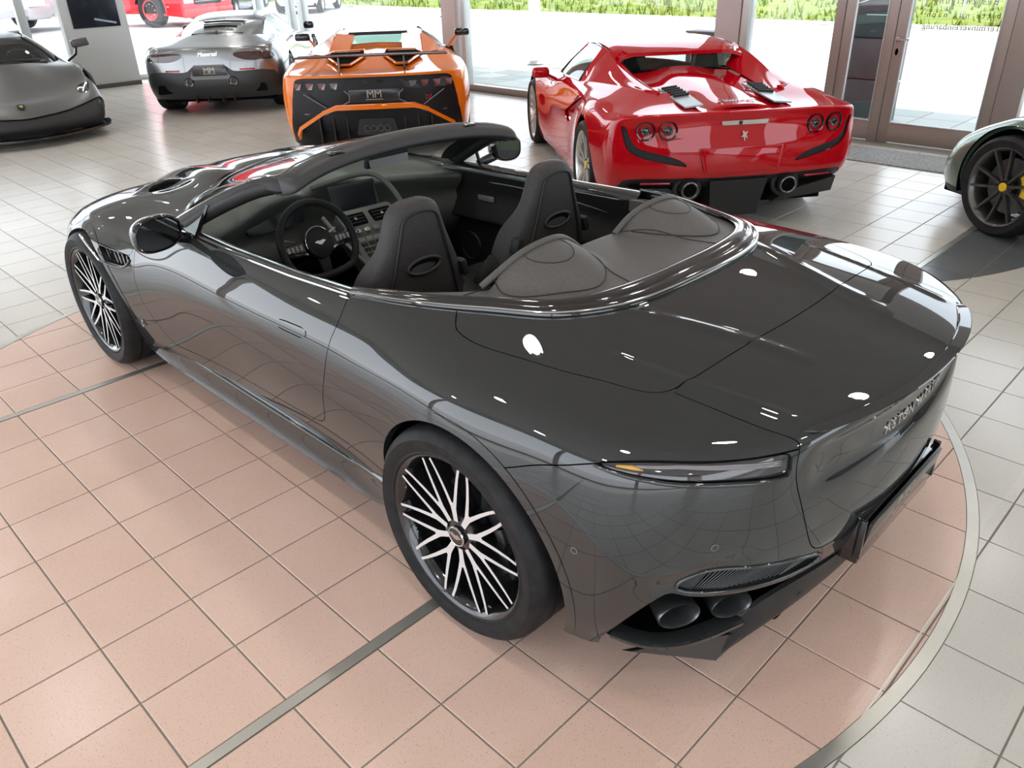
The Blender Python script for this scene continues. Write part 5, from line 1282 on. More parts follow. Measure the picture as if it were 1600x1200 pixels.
# ================================================================== helpers shared by the parked cars
def car_shell(st, nu=10, nv=8, it_u=3, it_v=3, accent=None):
    L, full = loft_ring(st, nu, nv, it_u, it_v)
    if accent is not None: full = accent(full)
    n = L.shape[0]; return skin_half(full, n), Skin(full[:n])
def arch_cut(tm, x, z, r, ymin=.80): return split(tm, np.minimum(r-np.hypot(tm.V[:, 0]-x, tm.V[:, 2]-z), tm.V[:, 1]-ymin))
def lr(name, tm, mt, parent, depth=.012, lab=None):
    for t in (tm, tm.mirror()): panel(name, t, mt, parent, depth, lab)
def quadgrid(A, B, n=8, bulge=0., bdir=(0, 0, 1)):
    """ruled surface between two polylines of equal length, optionally bulged"""
    A, B = np.asarray(A, float), np.asarray(B, float); t = np.linspace(0, 1, n)
    return np.array([A+(B-A)*v+np.array(bdir)*bulge*math.sin(PI*v) for v in t])
def surf(P, toward=None):
    g = grid(P)
    if toward is not None and (g.N @ np.array(toward, float)).sum() < 0: g = TM(g.V, g.F[:, ::-1])
    return g
def both_side(name, P, mt, parent, toward, depth=.01, lab=None):
    g = surf(P, toward); lr(name, g, mt, parent, depth, lab)
def wells(parent, arcs, y=.90, w=.40):
    for x, z, r in arcs:
        for s in (1, -1):
            bm = bmesh.new(); bm_lathe(bm, [(r+.012, 0), (r+.012, -w), (.02, -w)], 32, 'Y', a0=-.3, a1=PI+.3)
            o = link('wheel_well', bm_mesh(bm, 'wheel_well', smooth=True), M_under, parent, (x, y*s, z))
            if s < 0: o.rotation_euler = (0, 0, PI)
def disc(name, c, n, r, mt, parent, h=.01, prof=None, segs=32):
    """short round part at c facing n"""
    pr = prof or [(.0005, h), (r*.92, h), (r, h*.5), (r, 0)]
    o = lathe(name, pr, mt, parent, segs, 'Z', angle=30); n = Vector(n).normalized(); a = n.orthogonal()
    o.matrix_local = frame(c, a, n.cross(a)); return o
def lettering(name, s, size, c, right, up, mt, parent, depth=.002, **k):
    return text(name, s, size, frame(c, right, up), mt, parent, depth, **k)
# ================================================================== red mid-engined spider
F8_ST = [
 [(-2.16,0,.33),(-2.25,0,.41),(-2.272,0,.53),(-2.262,0,.66),(-2.236,0,.79),(-2.240,0,.868),(-2.20,0,.882),(-1.98,0,.890),(-1.72,0,.925)],
 [(-2.15,.33,.33),(-2.24,.34,.41),(-2.260,.35,.53),(-2.252,.35,.66),(-2.226,.35,.79),(-2.236,.35,.868),(-2.19,.34,.882),(-1.97,.30,.892),(-1.72,.22,.93)],
 [(-2.12,.62,.33),(-2.20,.64,.41),(-2.215,.65,.53),(-2.208,.65,.66),(-2.188,.65,.785),(-2.210,.65,.864),(-2.16,.62,.880),(-1.94,.54,.897),(-1.71,.42,.94)],
 [(-2.03,.85,.33),(-2.10,.87,.41),(-2.12,.885,.53),(-2.118,.885,.66),(-2.110,.88,.775),(-2.125,.87,.848),(-2.07,.83,.873),(-1.89,.70,.905),(-1.66,.55,.95)],
 [(-1.92,.92,.32),(-1.95,.95,.42),(-1.955,.965,.55),(-1.95,.962,.67),(-1.94,.942,.775),(-1.915,.90,.845),(-1.87,.84,.882),(-1.77,.735,.915),(-1.58,.615,.958)],
 [(-1.66,.94,.25),(-1.67,.97,.40),(-1.67,.988,.55),(-1.67,.982,.68),(-1.665,.955,.79),(-1.65,.91,.862),(-1.62,.85,.898),(-1.55,.77,.925),(-1.42,.67,.960)],
 [(-1.33,.94,.2),(-1.33,.975,.40),(-1.33,.99,.55),(-1.33,.985,.69),(-1.33,.955,.80),(-1.32,.90,.870),(-1.30,.845,.905),(-1.26,.79,.930),(-1.18,.735,.950)],
 [(-1.0,.92,.15),(-1.0,.95,.30),(-1.0,.965,.45),(-1.0,.955,.60),(-1.0,.93,.74),(-1.0,.90,.83),(-.99,.865,.880),(-.97,.83,.912),(-.93,.79,.935)],
 [(-.58,.90,.13),(-.58,.925,.27),(-.58,.93,.42),(-.58,.92,.56),(-.58,.905,.68),(-.58,.885,.775),(-.58,.87,.835),(-.58,.85,.875),(-.58,.83,.905)],
 [(0,.89,.13),(0,.915,.25),(0,.912,.4),(0,.905,.53),(0,.895,.64),(0,.88,.73),(0,.868,.79),(0,.853,.835),(0,.838,.870)],
 [(.55,.90,.13),(.55,.925,.25),(.55,.92,.4),(.55,.915,.52),(.55,.91,.62),(.55,.89,.70),(.55,.862,.76),(.54,.83,.80),(.50,.79,.835)],
 [(.95,.92,.15),(.95,.95,.28),(.95,.96,.42),(.95,.96,.55),(.95,.94,.65),(.95,.90,.725),(.94,.83,.77),(.91,.75,.80),(.78,.66,.84)],
 [(1.325,.92,.2),(1.325,.96,.35),(1.325,.97,.48),(1.325,.965,.60),(1.325,.94,.70),(1.32,.88,.760),(1.29,.78,.792),(1.20,.64,.815),(.94,.5,.86)],
 [(1.70,.87,.2),(1.70,.905,.33),(1.70,.91,.45),(1.69,.90,.55),(1.67,.87,.63),(1.63,.80,.69),(1.56,.68,.725),(1.40,.50,.76),(1.02,.33,.875)],
 [(2.05,.70,.18),(2.08,.74,.30),(2.06,.745,.40),(2.03,.73,.48),(1.98,.69,.55),(1.90,.61,.61),(1.80,.50,.65),(1.58,.34,.71),(1.07,.18,.885)],
 [(2.25,0,.18),(2.28,0,.28),(2.27,0,.36),(2.24,0,.43),(2.18,0,.49),(2.08,0,.545),(1.95,0,.59),(1.68,0,.675),(1.10,0,.89)],
]
#CUT
M_red = mat('paint_red', (.42, .002, .008), .35, .0, 1.0, spec=.0, coat_rough=.012)
M_glassb = pane_mat('side_glass', (.42, .55, .49), 1.0)
M_silm = mat('grille_silver', (.34, .36, .38), .35, .6)
M_lens = mat('lamp_lens_dark', (.015, .016, .018), .04, coat=1.0)
f8 = empty('spider_car', (1.823, -4.507, 0), -.658, 'red mid-engined sports car with roof closed seen from behind', 'car')
h8, s8 = car_shell(F8_ST)
A8 = ((-1.325, .352, .398), (1.325, .340, .388))
for a in A8: h8 = arch_cut(h8, *a)[0]
R8 = lambda *a, **k: region(s8, *a, **k)
U8, V8 = s8.L.shape[0]-1, s8.L.shape[1]-1
rv = R8([(-2.118,.868,.79),(-2.135,.855,.72),(-2.145,.84,.665),(-2.174,.78,.60),(-2.222,.624,.553),(-2.252,.43,.515),(-2.258,.40,.52),(-2.246,.477,.570),(-2.218,.623,.612),(-2.180,.75,.650),(-2.152,.805,.715),(-2.135,.835,.79)], closed=True)
rb = R8([(-1.80,.955,.26),(-1.90,.945,.31),(-2.02,.885,.345),(-2.10,.85,.385),(-2.161,.772,.425),(-2.241,.405,.428),(-2.25,.2,.425),(-2.255,0,.425)], close_uv=[(-9, 8.5), (-9, -9), (40, -9)], n=5)
ri = R8([(-.25,.905,.585),(-.42,.915,.535),(-.60,.92,.60),(-.80,.93,.70),(-1.02,.935,.80),(-1.0,.91,.83),(-.80,.90,.80),(-.55,.905,.72),(-.35,.902,.64)], closed=True)
vent8, h8 = cutpanel(h8, rv, 0); dif8, h8 = cutpanel(h8, rb, .004); int8, h8 = cutpanel(h8, ri, 0)
lr('corner_vent', vent8.push(-.018), M_black, f8, 0, 'black curved vent in the bumper corner')
both8 = lambda n, t, m_, d=.012, l=None: panel(n, both(t), m_, f8, d, l)
both8('rear_diffuser', dif8.push(-.006), M_black, 0, 'black lower bumper and diffuser')
lr('side_intake', int8.push(-.022), mat('paint_red_deep', (.36, .002, .007), .35, .0, 1.0, spec=0.), f8, 0)
front8, rest8 = split(h8, 1.02-h8.V[:, 0]); side8, rear8 = split(rest8, -1.33-rest8.V[:, 0])
rd = R8([(.62,.77,.84),(.66,.86,.77),(.66,.905,.62),(.60,.92,.40),(.45,.915,.27),(0,.912,.245),(-.45,.92,.25),(-.62,.93,.36),(-.66,.915,.58),(-.62,.875,.80),(-.62,.835,.905)], close_uv=[(s8.uv((-.62,.835,.905))[0], V8+5), (s8.uv((.62,.77,.84))[0], V8+5)], n=5)
door8, side8 = cutpanel(side8, rd)
lr('door_panel', door8, M_red, f8); lr('body_side', side8, M_red, f8); both8('rear_body', rear8, M_red); both8('front_body', front8, M_red)
wells(f8, A8, .93)
box('underbody', (0, 0, .22), (4.0, 1.55, .12), M_under, f8)
box('cabin_floor', (0, 0, .45), (1.9, 1.5, .2), M_under, f8)
# wheels: five twin silver spokes
_f8s = twin_spokes(5, .262, .05, .20, lambda r: -.03+.02*(r/.26)**2, .045, .017, .014, dh=.20)
M_whs = mat('wheel_silver', (.55, .54, .52), .3, .85); M_yel = mat('caliper_yellow', (.75, .48, .02), .35, coat=.6)
for x, z, R_t, W_, yo in ((-1.325, .352, .352, .30, .968), (1.325, .340, .340, .25, .955)):
    for r_ in (False, True): wheel(f8, (x, -yo if r_ else yo, z), r_, R_t, W_, .272, _f8s, [M_whs, M_whs], .034, M_yel, None, M_yel, PI*.85, -.028, lip_mat=M_whs)
# roof, screens and buttresses
rimc = lambda x: s8.L[np.argsort(np.abs(s8.L[:, -1, 0]-x)+np.where(s8.L[:, -1, 1] < .05, 5, 0))[0], -1]
yr = np.linspace(-1, 1, 25); P = []
for x, w, z in ((.42, .50, 1.135), (.30, .525, 1.172), (.10, .545, 1.196), (-.15, .555, 1.203), (-.40, .555, 1.192), (-.60, .55, 1.165), (-.72, .54, 1.140)):
    P.append([(x-.05*abs(q)**2, w*q, z-.012*abs(q)**2-.035*abs(q)**6) for q in yr])
P = bs_eval(bs_ctrl(np.array(P), 2), 5); g = surf(P, (0, 0, 1)); panel('roof_panel', g, M_red, f8, .03, direction=(0, 0, -1))
poly_part('roof_lip', [(-.68, -.50, 1.148), (-.68, .50, 1.148), (-.76, .47, 1.128), (-.76, -.47, 1.128)], M_red, f8, .03, (0, 0, -1))
# bright seam between roof and frame
ridge8 = curve([(-.55, .585, 1.135), (-.85, .600, 1.085), (-1.15, .600, 1.020), (-1.42, .575, .968), (-1.62, .535, .942), (-1.74, .49, .928)], 6)
ur = [s8.uv(p)[0] for p in ((-.60,.83,.905), (-.93,.79,.935), (-1.18,.735,.95), (-1.42,.67,.96), (-1.58,.615,.958), (-1.70,.46,.945))]
out8 = np.array([s8.at(u, V8) for u in curve(np.array(ur)[:, None]*[1, 0, 0], 6)[:, 0]])
both_side('buttress', quadgrid(out8, ridge8, 8, .012, (0, .7, .7)), M_red, f8, (0, 1, .4), .015)
inn8 = curve([(-.72, .44, .985), (-.9, .44, .968), (-1.15, .44, .950), (-1.42, .43, .932), (-1.60, .42, .925), (-1.74, .40, .92)], 6)
both_side('buttress_inner', quadgrid(ridge8, inn8, 6, .02, (0, -.5, .5)), M_red, f8, (0, -1, .4), 0)
both_side('b_pillar', np.array([[(-.42, .60, 1.150), (-.55, .585, 1.135), (-.72, .52, 1.13)], [(-.50, .70, 1.06), (-.62, .66, 1.07), (-.72, .58, 1.07)], [(-.56, .78, .98), (-.66, .76, .985), (-.74, .68, .99)], [(-.60, .835, .905), (-.72, .818, .915), (-.80, .78, .925)]]), M_red, f8, (0, 1, .3), .02)
# side glass
sg = quadgrid(curve([(.52, .79, .838), (.25, .825, .858), (0, .838, .872), (-.30, .835, .89), (-.56, .832, .904)], 4), curve([(.44, .54, 1.075), (.28, .553, 1.12), (0, .570, 1.145), (-.25, .578, 1.145), (-.46, .592, 1.122)], 4), 8, .018, (0, 1, .3))
both_side('side_window', sg, M_glassb, f8, (0, 1, .3), 0)
for s in (1, -1):
    ed = np.vstack([sg[0], sg[:, -1], sg[-1][::-1], sg[::-1, 0]])
    tube('window_seal', [tuple(p*[1, s, 1]) for p in ed], .010, M_gblack, f8, 6, True)
    tube('a_pillar', [(.78, s*.66, .842), (.62, s*.605, .975), (.42, s*.53, 1.098)], .022, M_red, f8, 8)
wsb = curve([(.62, .73, .838), (.78, .65, .845), (.94, .5, .862), (1.03, .3, .878), (1.09, .0, .89)], 4); wsb = np.vstack([wsb, wsb[:-1][::-1]*[1, -1, 1]]); wst = np.array([(.42-.05*(q**2), .51*q, 1.135) for q in np.linspace(1, -1, len(wsb))])
panel('windscreen', surf(quadgrid(wsb, wst, 8, .04, (.5, 0, .8)), (1, 0, 1)), M_glass_d, f8, 0)
# rear window, engine deck
poly_part('rear_window', [(-.74, .40, 1.115), (-.74, -.40, 1.115), (-.80, -.36, .995), (-.80, .36, .995)], pane_mat('rear_glass', (.75, .85, .82), 1.0), f8, .006)
for s in (1, -1): poly_part('headrest', [(-.50, s*.42, 1.10), (-.50, s*.24, 1.10), (-.52, s*.20, .85), (-.52, s*.46, .85)], M_leath, f8, .09, (1, 0, -.1))
P = []
for x, zc in ((-.78, .985), (-.95, .972), (-1.2, .958), (-1.45, .940), (-1.65, .926), (-1.85, .908), (-2.05, .893), (-2.14, .884)):
    P.append([(x, .46*q, zc-.022*abs(q)**1.5+.028*math.exp(-(q/.48)**4)) for q in np.linspace(-1, 1, 33)])
P = bs_eval(bs_ctrl(np.array(P), 2), 4); panel('engine_cover', surf(P, (0, 0, 1)), M_red, f8, .02, direction=(0, 0, -1))
for s in (1, -1):
    g = []
    for x in np.linspace(-1.50, -2.10, 10):
        t = (-1.50-x)/.60; g.append([(x, s*(.42-.02*t+(.0-.165+.03*t)*q), np.interp(x, [-2.12, -1.9, -1.3], [.889, .903, .952])+.012+.012*q) for q in np.linspace(0, 1, 5)])
    panel('engine_vent', surf(np.array(g), (0, 0, 1)), M_silm, f8, .01, 'silver louvred engine vent', direction=(0, 0, -1))
    for q in range(5):
        x = -1.56-.06*q; z = np.interp(x, [-2.12, -1.9, -1.3], [.889, .903, .952])+.022; y0 = .405-.004*q; tube('vent_slot', [(x, s*y0, z), (x+.012, s*(y0-.12), z+.010)], .010, M_black, f8, 6)
lettering('deck_lettering', 'FERRARI', .075, (-2.05, 0, .925), (0, -1, 0), (1, 0, .06), M_chrome, f8, .003)
# third brake lamp and emblem
prism('brake_light', roundpoly([(-.165, -.014), (.165, -.014), (.175, .016), (-.175, .016)], .012), 0, .012, M_chrome, f8, frame((-2.238, 0, .805), (0, -1, 0), (-.1, 0, 1)))
prism('brake_light_bar', roundpoly([(-.045, -.012), (-.02, -.012), (-.02, .012), (-.045, .012)], .004), .006, .015, M_black, f8, frame((-2.238, 0, .805), (0, -1, 0), (-.1, 0, 1)))
horse = [(-.020, .030), (-.010, .036), (-.004, .026), (.008, .022), (.016, .030), (.020, .024), (.012, .012), (.016, -.004), (.024, -.016), (.018, -.020), (.008, -.008), (.002, -.014), (.008, -.034), (.0, -.036), (-.006, -.014), (-.012, -.004), (-.024, -.010), (-.026, -.004), (-.012, .008), (-.014, .018)]
prism('horse_emblem', horse, 0, .004, M_chrome, f8, frame((-2.262, .0, .715), (0, -1, 0), (0, 0, 1)))
# tail lamps
for s in (1, -1):
    for y, z in ((.545, .762), (.705, .765)):
        u, v = s8.uv((-2.19, y, z)); c = s8.at(u, v); n = s8.nrm(u, v); n = Vector((n[0], n[1]*s, n[2])); c = (c[0], c[1]*s, c[2])
        lp = disc('tail_lamp', c, n, .068, M_gblack, f8, prof=[(.0005, -.02), (.052, -.02), (.056, .012), (.066, .014), (.070, .004), (.070, -.02)])
        lz = disc('lamp_lens', (0, 0, 0), n, .052, M_lens, lp, prof=[(.0005, .006), (.03, .003), (.053, -.012)]); lz.matrix_local = Matrix()
        rg = disc('lamp_ring', (0, 0, 0), n, .04, mat('lamp_ring_dark', (.03, .03, .032), .25, coat=.5), lp, prof=[(.020, .008), (.028, .010), (.034, .006)]); rg.matrix_local = Matrix()
# plate recess
prism('plate_recess', roundpoly([(-.28, -.085), (.28, -.085), (.33, .085), (-.33, .085)], .02), 0, .006, M_red, f8, frame((-2.272, 0, .555), (0, -1, 0), (.1, 0, 1)), bev=.004)
for s in (1, -1):
    tube('plate_recess_edge', [(-2.268, s*.30, .64), (-2.285, s*.27, .475)], .008, M_red, f8, 6)
    # exhausts
    disc('exhaust_tip', (-2.27, s*.375, .345), (-1, 0, -.05), .062, mat('exhaust_dark', (.055, .056, .058), .28, .9), f8, prof=[(.048, -.12), (.050, .006), (.056, .012), (.064, .006), (.066, -.12)])
    disc('exhaust_bore', (-2.262, s*.375, .345), (-1, 0, -.05), .05, M_under, f8, prof=[(.0005, 0), (.05, 0)])
    tube('exhaust_shroud', [(-2.20, s*.375+.09*math.cos(t), .345+.08*math.sin(t)) for t in np.linspace(0, 2*PI, 24, endpoint=False)], .022, M_black, f8, 8, True)
    box('reflector', (-2.205, s*.62, .395), (.02, .22, .014), mat('reflector_red', (.35, .01, .02), .2, coat=.8), f8, .004, rot=(0, 0, s*-.18))
# centre diffuser keel
poly_part('diffuser_keel', [(-2.25, .22, .40), (-2.25, -.22, .40), (-2.20, -.18, .12), (-2.20, .18, .12)], M_black, f8, .3)
poly_part('diffuser_wing', [(-2.16, .80, .36), (-2.22, .45, .30), (-2.18, .30, .20), (-2.05, .84, .22)], M_black, f8, .2, mirror_y=True)
# mirrors
for s in (1, -1):
    bm = bmesh.new(); bm_box(bm, (.50, s*1.0, .85), (.10, .17, .10), .035, segs=4); link('door_mirror', bm_mesh(bm, 'door_mirror', angle=.7), M_red, f8)
    tube('mirror_arm', [(.52, s*.84, .78), (.52, s*.95, .83)], .016, M_red, f8, 8)
# ================================================================== orange wedge supercar with rear wing
OR_ST = [
 [(-2.20,0,.14),(-2.33,0,.30),(-2.36,0,.50),(-2.36,0,.68),(-2.345,0,.828),(-2.30,0,.850),(-1.95,0,.90),(-1.55,0,.955)],
 [(-2.20,.40,.14),(-2.33,.42,.30),(-2.355,.43,.50),(-2.355,.43,.68),(-2.34,.43,.828),(-2.29,.42,.850),(-1.93,.36,.90),(-1.55,.28,.955)],
 [(-2.12,.76,.14),(-2.24,.78,.30),(-2.26,.80,.50),(-2.255,.80,.68),(-2.24,.80,.825),(-2.18,.775,.850),(-1.86,.62,.89),(-1.50,.48,.95)],
 [(-1.98,.92,.14),(-2.09,.94,.30),(-2.11,.955,.50),(-2.105,.955,.68),(-2.08,.94,.81),(-2.02,.90,.850),(-1.76,.76,.885),(-1.42,.60,.945)],
 [(-1.74,.97,.16),(-1.75,1.0,.33),(-1.76,1.012,.52),(-1.75,1.008,.69),(-1.73,.975,.82),(-1.70,.915,.870),(-1.60,.82,.90),(-1.32,.68,.945)],
 [(-1.35,.97,.18),(-1.35,1.0,.36),(-1.35,1.016,.54),(-1.35,1.01,.70),(-1.35,.975,.83),(-1.34,.915,.888),(-1.28,.84,.915),(-1.10,.74,.945)],
 [(-.80,.95,.12),(-.80,.99,.28),(-.80,.995,.44),(-.80,.975,.60),(-.80,.945,.74),(-.80,.91,.83),(-.79,.87,.875),(-.75,.81,.915)],
 [(0,.93,.12),(0,.965,.26),(0,.955,.42),(0,.94,.55),(0,.925,.66),(0,.90,.75),(0,.87,.80),(0,.83,.835)],
 [(.65,.94,.13),(.65,.97,.28),(.65,.965,.43),(.65,.955,.55),(.65,.935,.64),(.65,.895,.70),(.64,.84,.735),(.60,.78,.765)],
 [(1.35,.95,.18),(1.35,.985,.35),(1.35,.985,.49),(1.35,.975,.60),(1.35,.945,.68),(1.33,.87,.72),(1.27,.73,.74),(1.00,.55,.775)],
 [(1.85,.88,.16),(1.86,.915,.30),(1.85,.90,.41),(1.83,.87,.49),(1.80,.81,.55),(1.74,.70,.585),(1.60,.52,.62),(1.12,.34,.79)],
 [(2.30,.45,.14),(2.36,.47,.24),(2.34,.46,.32),(2.28,.44,.39),(2.20,.41,.44),(2.08,.36,.48),(1.85,.27,.54),(1.20,.17,.80)],
 [(2.42,0,.14),(2.47,0,.22),(2.45,0,.30),(2.38,0,.37),(2.28,0,.42),(2.14,0,.465),(1.90,0,.525),(1.23,0,.805)],
]
#CUT
M_orange = mat('paint_orange', (.74, .165, .010), .3, .0, 1.0, spec=.0, coat_rough=.012)
def wedge_roof(t, paint_m, roof_m, glass_m, windows=True):
    """low wedge cabin: windscreen, roof, side windows"""
    yr = np.linspace(-1, 1, 21); P = []
    for x, w, z in ((.38, .46, 1.085), (.20, .50, 1.118), (0, .52, 1.132), (-.25, .53, 1.130), (-.50, .52, 1.105)):
        P.append([(x-.06*abs(q)**2, w*q, z-.02*abs(q)**2-.03*abs(q)**6) for q in yr])
    P = bs_eval(bs_ctrl(np.array(P), 2), 4); panel('roof_panel', surf(P, (0, 0, 1)), roof_m, t, .03, direction=(0, 0, -1))
    b = curve([(.72, .74, .77), (1.0, .55, .778), (1.12, .34, .792), (1.22, .12, .80), (1.235, 0, .805)], 4); b = np.vstack([b, b[:-1][::-1]*[1, -1, 1]]); tp = np.array([(.38-.06*q*q, .47*q, 1.085) for q in np.linspace(1, -1, len(b))])
    panel('windscreen', surf(quadgrid(b, tp, 8, .03, (.4, 0, .9)), (1, 0, 1)), glass_m, t, 0)
    lo_ = curve([(.66, .77, .765), (.3, .81, .80), (0, .83, .836), (-.4, .82, .876), (-.75, .81, .915)], 4); hi_ = curve([(.34, .47, 1.07), (.15, .51, 1.10), (0, .52, 1.105), (-.3, .53, 1.095), (-.52, .53, 1.06)], 4)
    both_side('side_window', quadgrid(lo_, hi_, 6, .02, (0, 1, .3)), glass_m, t, (0, 1, .3), 0)
    for s in (1, -1): tube('a_pillar', [(.72, s*.745, .77), (.55, s*.62, .93), (.34, s*.475, 1.075)], .022, M_gblack, t, 6)
orc = empty('wing_car', (6.014, -4.481, 0), -.693, 'orange wedge supercar with a thin rear wing, seen from behind', 'car')
ho, so = car_shell(OR_ST, 8, 6, 4, 4)
AO = ((-1.35, .355, .40), (1.35, .345, .39))
for a in AO: ho = arch_cut(ho, *a)[0]
Ro = lambda *a, **k: region(so, *a, **k)
rfas = Ro([(-2.345,0,.822),(-2.34,.43,.822),(-2.25,.74,.820),(-2.24,.805,.80),(-2.24,.84,.68),(-2.20,.855,.50),(-2.12,.88,.30),(-2.0,.90,.15)], close_uv=[(30, -9), (-9, -9), (-9, so.uv((-2.345,0,.822))[1])], smooth=False)
fas, ho = cutpanel(ho, rfas, .004)
panel('rear_fascia', both(fas), mat('fascia_black', (.008, .008, .009), .35, spec=.3), orc, .02, 'black rear fascia with lamps and diffuser', direction=(1, 0, 0))
fr_o, re_o = split(ho, -ho.V[:, 0]-.6)
panel('rear_body', both(re_o), M_orange, orc); panel('front_body', both(fr_o), M_orange, orc)
wells(orc, AO, .95)
box('underbody', (0, 0, .22), (4.1, 1.6, .14), M_under, orc); box('cabin_floor', (0, 0, .5), (1.8, 1.5, .2), M_under, orc)
_os = twin_spokes(5, .262, .05, .22, lambda r: -.03+.02*(r/.26)**2, .045, .016, .013, dh=.18)
for x, yo in ((-1.35, .995), (1.35, .975)):
    for r_ in (False, True): wheel(orc, (x, -yo if r_ else yo, .355), r_, .355, .33 if x < 0 else .26, .272, _os, [M_rimblk, M_rimblk], .034, M_rimblk, None, None, 0, -.028)
wedge_roof(orc, M_orange, mat('roof_black_gloss', (.02, .02, .021), .12, coat=1), M_glassb)
# flying rear pillars either side of the small rear window, painted and facetted
poly_part('rear_pillar', [(-.50, .50, 1.10), (-.62, .28, 1.085), (-1.50, .30, .955), (-1.45, .52, .945)], M_orange, orc, .04, (0, 0, -1), True)
poly_part('rear_pillar_side', [(-.50, .52, 1.09), (-1.45, .53, .945), (-1.15, .745, .945), (-.72, .80, .92)], M_orange, orc, .04, (0, -.4, -.5), True)
poly_part('pillar_intake', [(-.66, .70, .985), (-.95, .665, .975), (-1.02, .72, .945), (-.78, .79, .93)], M_gblack, orc, .05, (0, .25, .3), True)
poly_part('rear_window', [(-.58, .30, 1.07), (-.58, -.30, 1.07), (-.66, -.25, .995), (-.66, .25, .995)], pane_mat('rear_glass', (.75, .85, .82), 1.0), orc, .006)
poly_part('rear_window_frame', [(-.50, .36, 1.108), (-.50, -.36, 1.108), (-.56, -.33, 1.075), (-.56, .33, 1.075)], M_gblack, orc, .02)
P = np.array([[(x, .42*q, z+.018*(1-abs(q))) for q in np.linspace(-1, 1, 17)] for x, z in ((-.66, .985), (-.95, .975), (-1.25, .962), (-1.56, .950))]); panel('engine_cover', surf(P, (0, 0, 1)), M_orange, orc, .02, direction=(0, 0, -1))
# hexagonal engine vents
for s in (1, -1):
    hx = [(-1.42, .12*s), (-1.48, .45*s), (-1.66, .52*s), (-2.06, .36*s), (-2.06, .24*s), (-1.70, .10*s)]
    zz = lambda x: np.interp(x, [-2.3, -1.95, -1.55, -1.2], [.862, .912, .968, .985])
    v = poly_part('engine_vent', [(x, y, zz(x)+.012) for x, y in hx], M_under, orc, .02, (0, 0, -1))[0]
    tube('vent_frame', [(x, y, zz(x)+.016) for x, y in hx], .014, M_orange, orc, 6, True)
    for x in (-1.58, -1.70): poly_part('vent_blade', [(x, .15*s, zz(x)+.02), (x, .48*s, zz(x)+.02), (x-.06, .46*s, zz(x)+.04), (x-.06, .15*s, zz(x)+.04)], mat('blade_silver', (.7, .7, .7), .15, .8), orc, .006, (0, 0, -1))
# wing
wg = curve([(-2.16, -.76, 1.005), (-2.20, -.4, 1.012), (-2.21, 0, 1.014), (-2.20, .4, 1.012), (-2.16, .76, 1.005)], 8)
sweep('rear_wing', [tuple(p) for p in wg], [(-.14, .014), (-.10, .020), (.0, .006), (.03, .016), (.032, .010), (.0, -.008), (-.10, -.002)], mat('wing_carbon', (.045, .022, .016), .4, spec=.3), orc)
for s in (1, -1): poly_part('wing_strut', [(-2.02, .335*s, .875), (-2.20, .335*s, .85), (-2.19, .335*s, 1.008), (-2.08, .335*s, 1.012)], M_gblack, orc, .016, (0, 1, 0))
# tail lamps
M_tlr = mat('lamp_red_dark', (.13, .035, .035), .12, coat=1)
for s in (1, -1):
    tlm = poly_part('tail_lamp', [(-2.357, .26*s, .792), (-2.272, .775*s, .792), (-2.265, .80*s, .735), (-2.29, .74*s, .700), (-2.36, .42*s, .700), (-2.372, .33*s, .715)], M_lens, orc, .02)[0]
    for q in range(4):
        y = .36+.125*q; x = np.interp(y, [.26, .80], [-2.381, -2.284]); poly_part('lamp_element', [(x, s*y, .775), (x+.012, s*(y+.085), .775), (x+.012, s*(y+.065), .715), (x, s*(y+.02), .715)], M_tlr if q else mat('lamp_grey', (.10, .10, .105), .2, coat=1), tlm, .006)
    tube('fascia_rib', [(-2.372, s*.30, .70), (-2.385, s*.255, .66), (-2.385, s*.255, .60), (-2.34, s*.52, .47), (-2.28, s*.74, .475)], .007, M_lampgrey, orc, 6)
    tube('fascia_strut', [(-2.34, s*.72, .68), (-2.375, s*.50, .54)], .006, M_lampgrey, orc, 6)
    # orange blade down to the diffuser corner
    sweep('orange_blade', [(-2.405, s*.0, .535), (-2.40, s*.40, .535), (-2.36, s*.52, .50), (-2.28, s*.80, .335), (-2.25, s*.83, .27), (-2.24, s*.83, .22)], [(-.015, -.018), (-.015, .018), (.015, .018), (.015, -.018)], M_orange, orc)
    poly_part('orange_blade_fill', [(-2.385, s*.0, .565), (-2.38, s*.40, .565), (-2.36, s*.56, .505), (-2.385, s*.40, .525), (-2.39, 0, .525)], M_orange, orc, .02)
    for y in (.30, .44, .58): poly_part('diffuser_fin', [(-2.37, s*y, .44), (-2.37, s*y, .14), (-2.0, s*y, .14), (-2.0, s*y, .30)], M_black, orc, .012, (0, 1, 0))
for y in (-.105, -.035, .035, .105): disc('exhaust_tip', (-2.372, y, .32), (-1, 0, 0), .033, mat('exhaust_dark', (.055, .056, .058), .28, .9), orc, prof=[(.024, -.05), (.026, .012), (.032, .012), (.034, -.02)])
prism('exhaust_surround', roundpoly([(-.22, -.075), (.22, -.075), (.18, .09), (-.18, .09)], .03), 0, .012, M_black, orc, frame((-2.36, 0, .33), (0, -1, 0), (0, 0, 1)))
plate(orc, frame((-2.378, 0, .645), (0, -1, 0), (0, 0, 1)), fs=.105, h=.125, lab='black number plate with large dealer initials')
lettering('tail_script', 'Lamborghini', .042, (-2.372, 0, .782), (0, -1, 0), (0, 0, 1), M_chrome, orc, .002, shear=.3)
lettering('fascia_badge', 'SV', .075, (-2.335, -.55, .60), (.12, -1, 0), (0, 0, 1), mat('badge_red', (.5, .01, .02), .3), orc, .002)
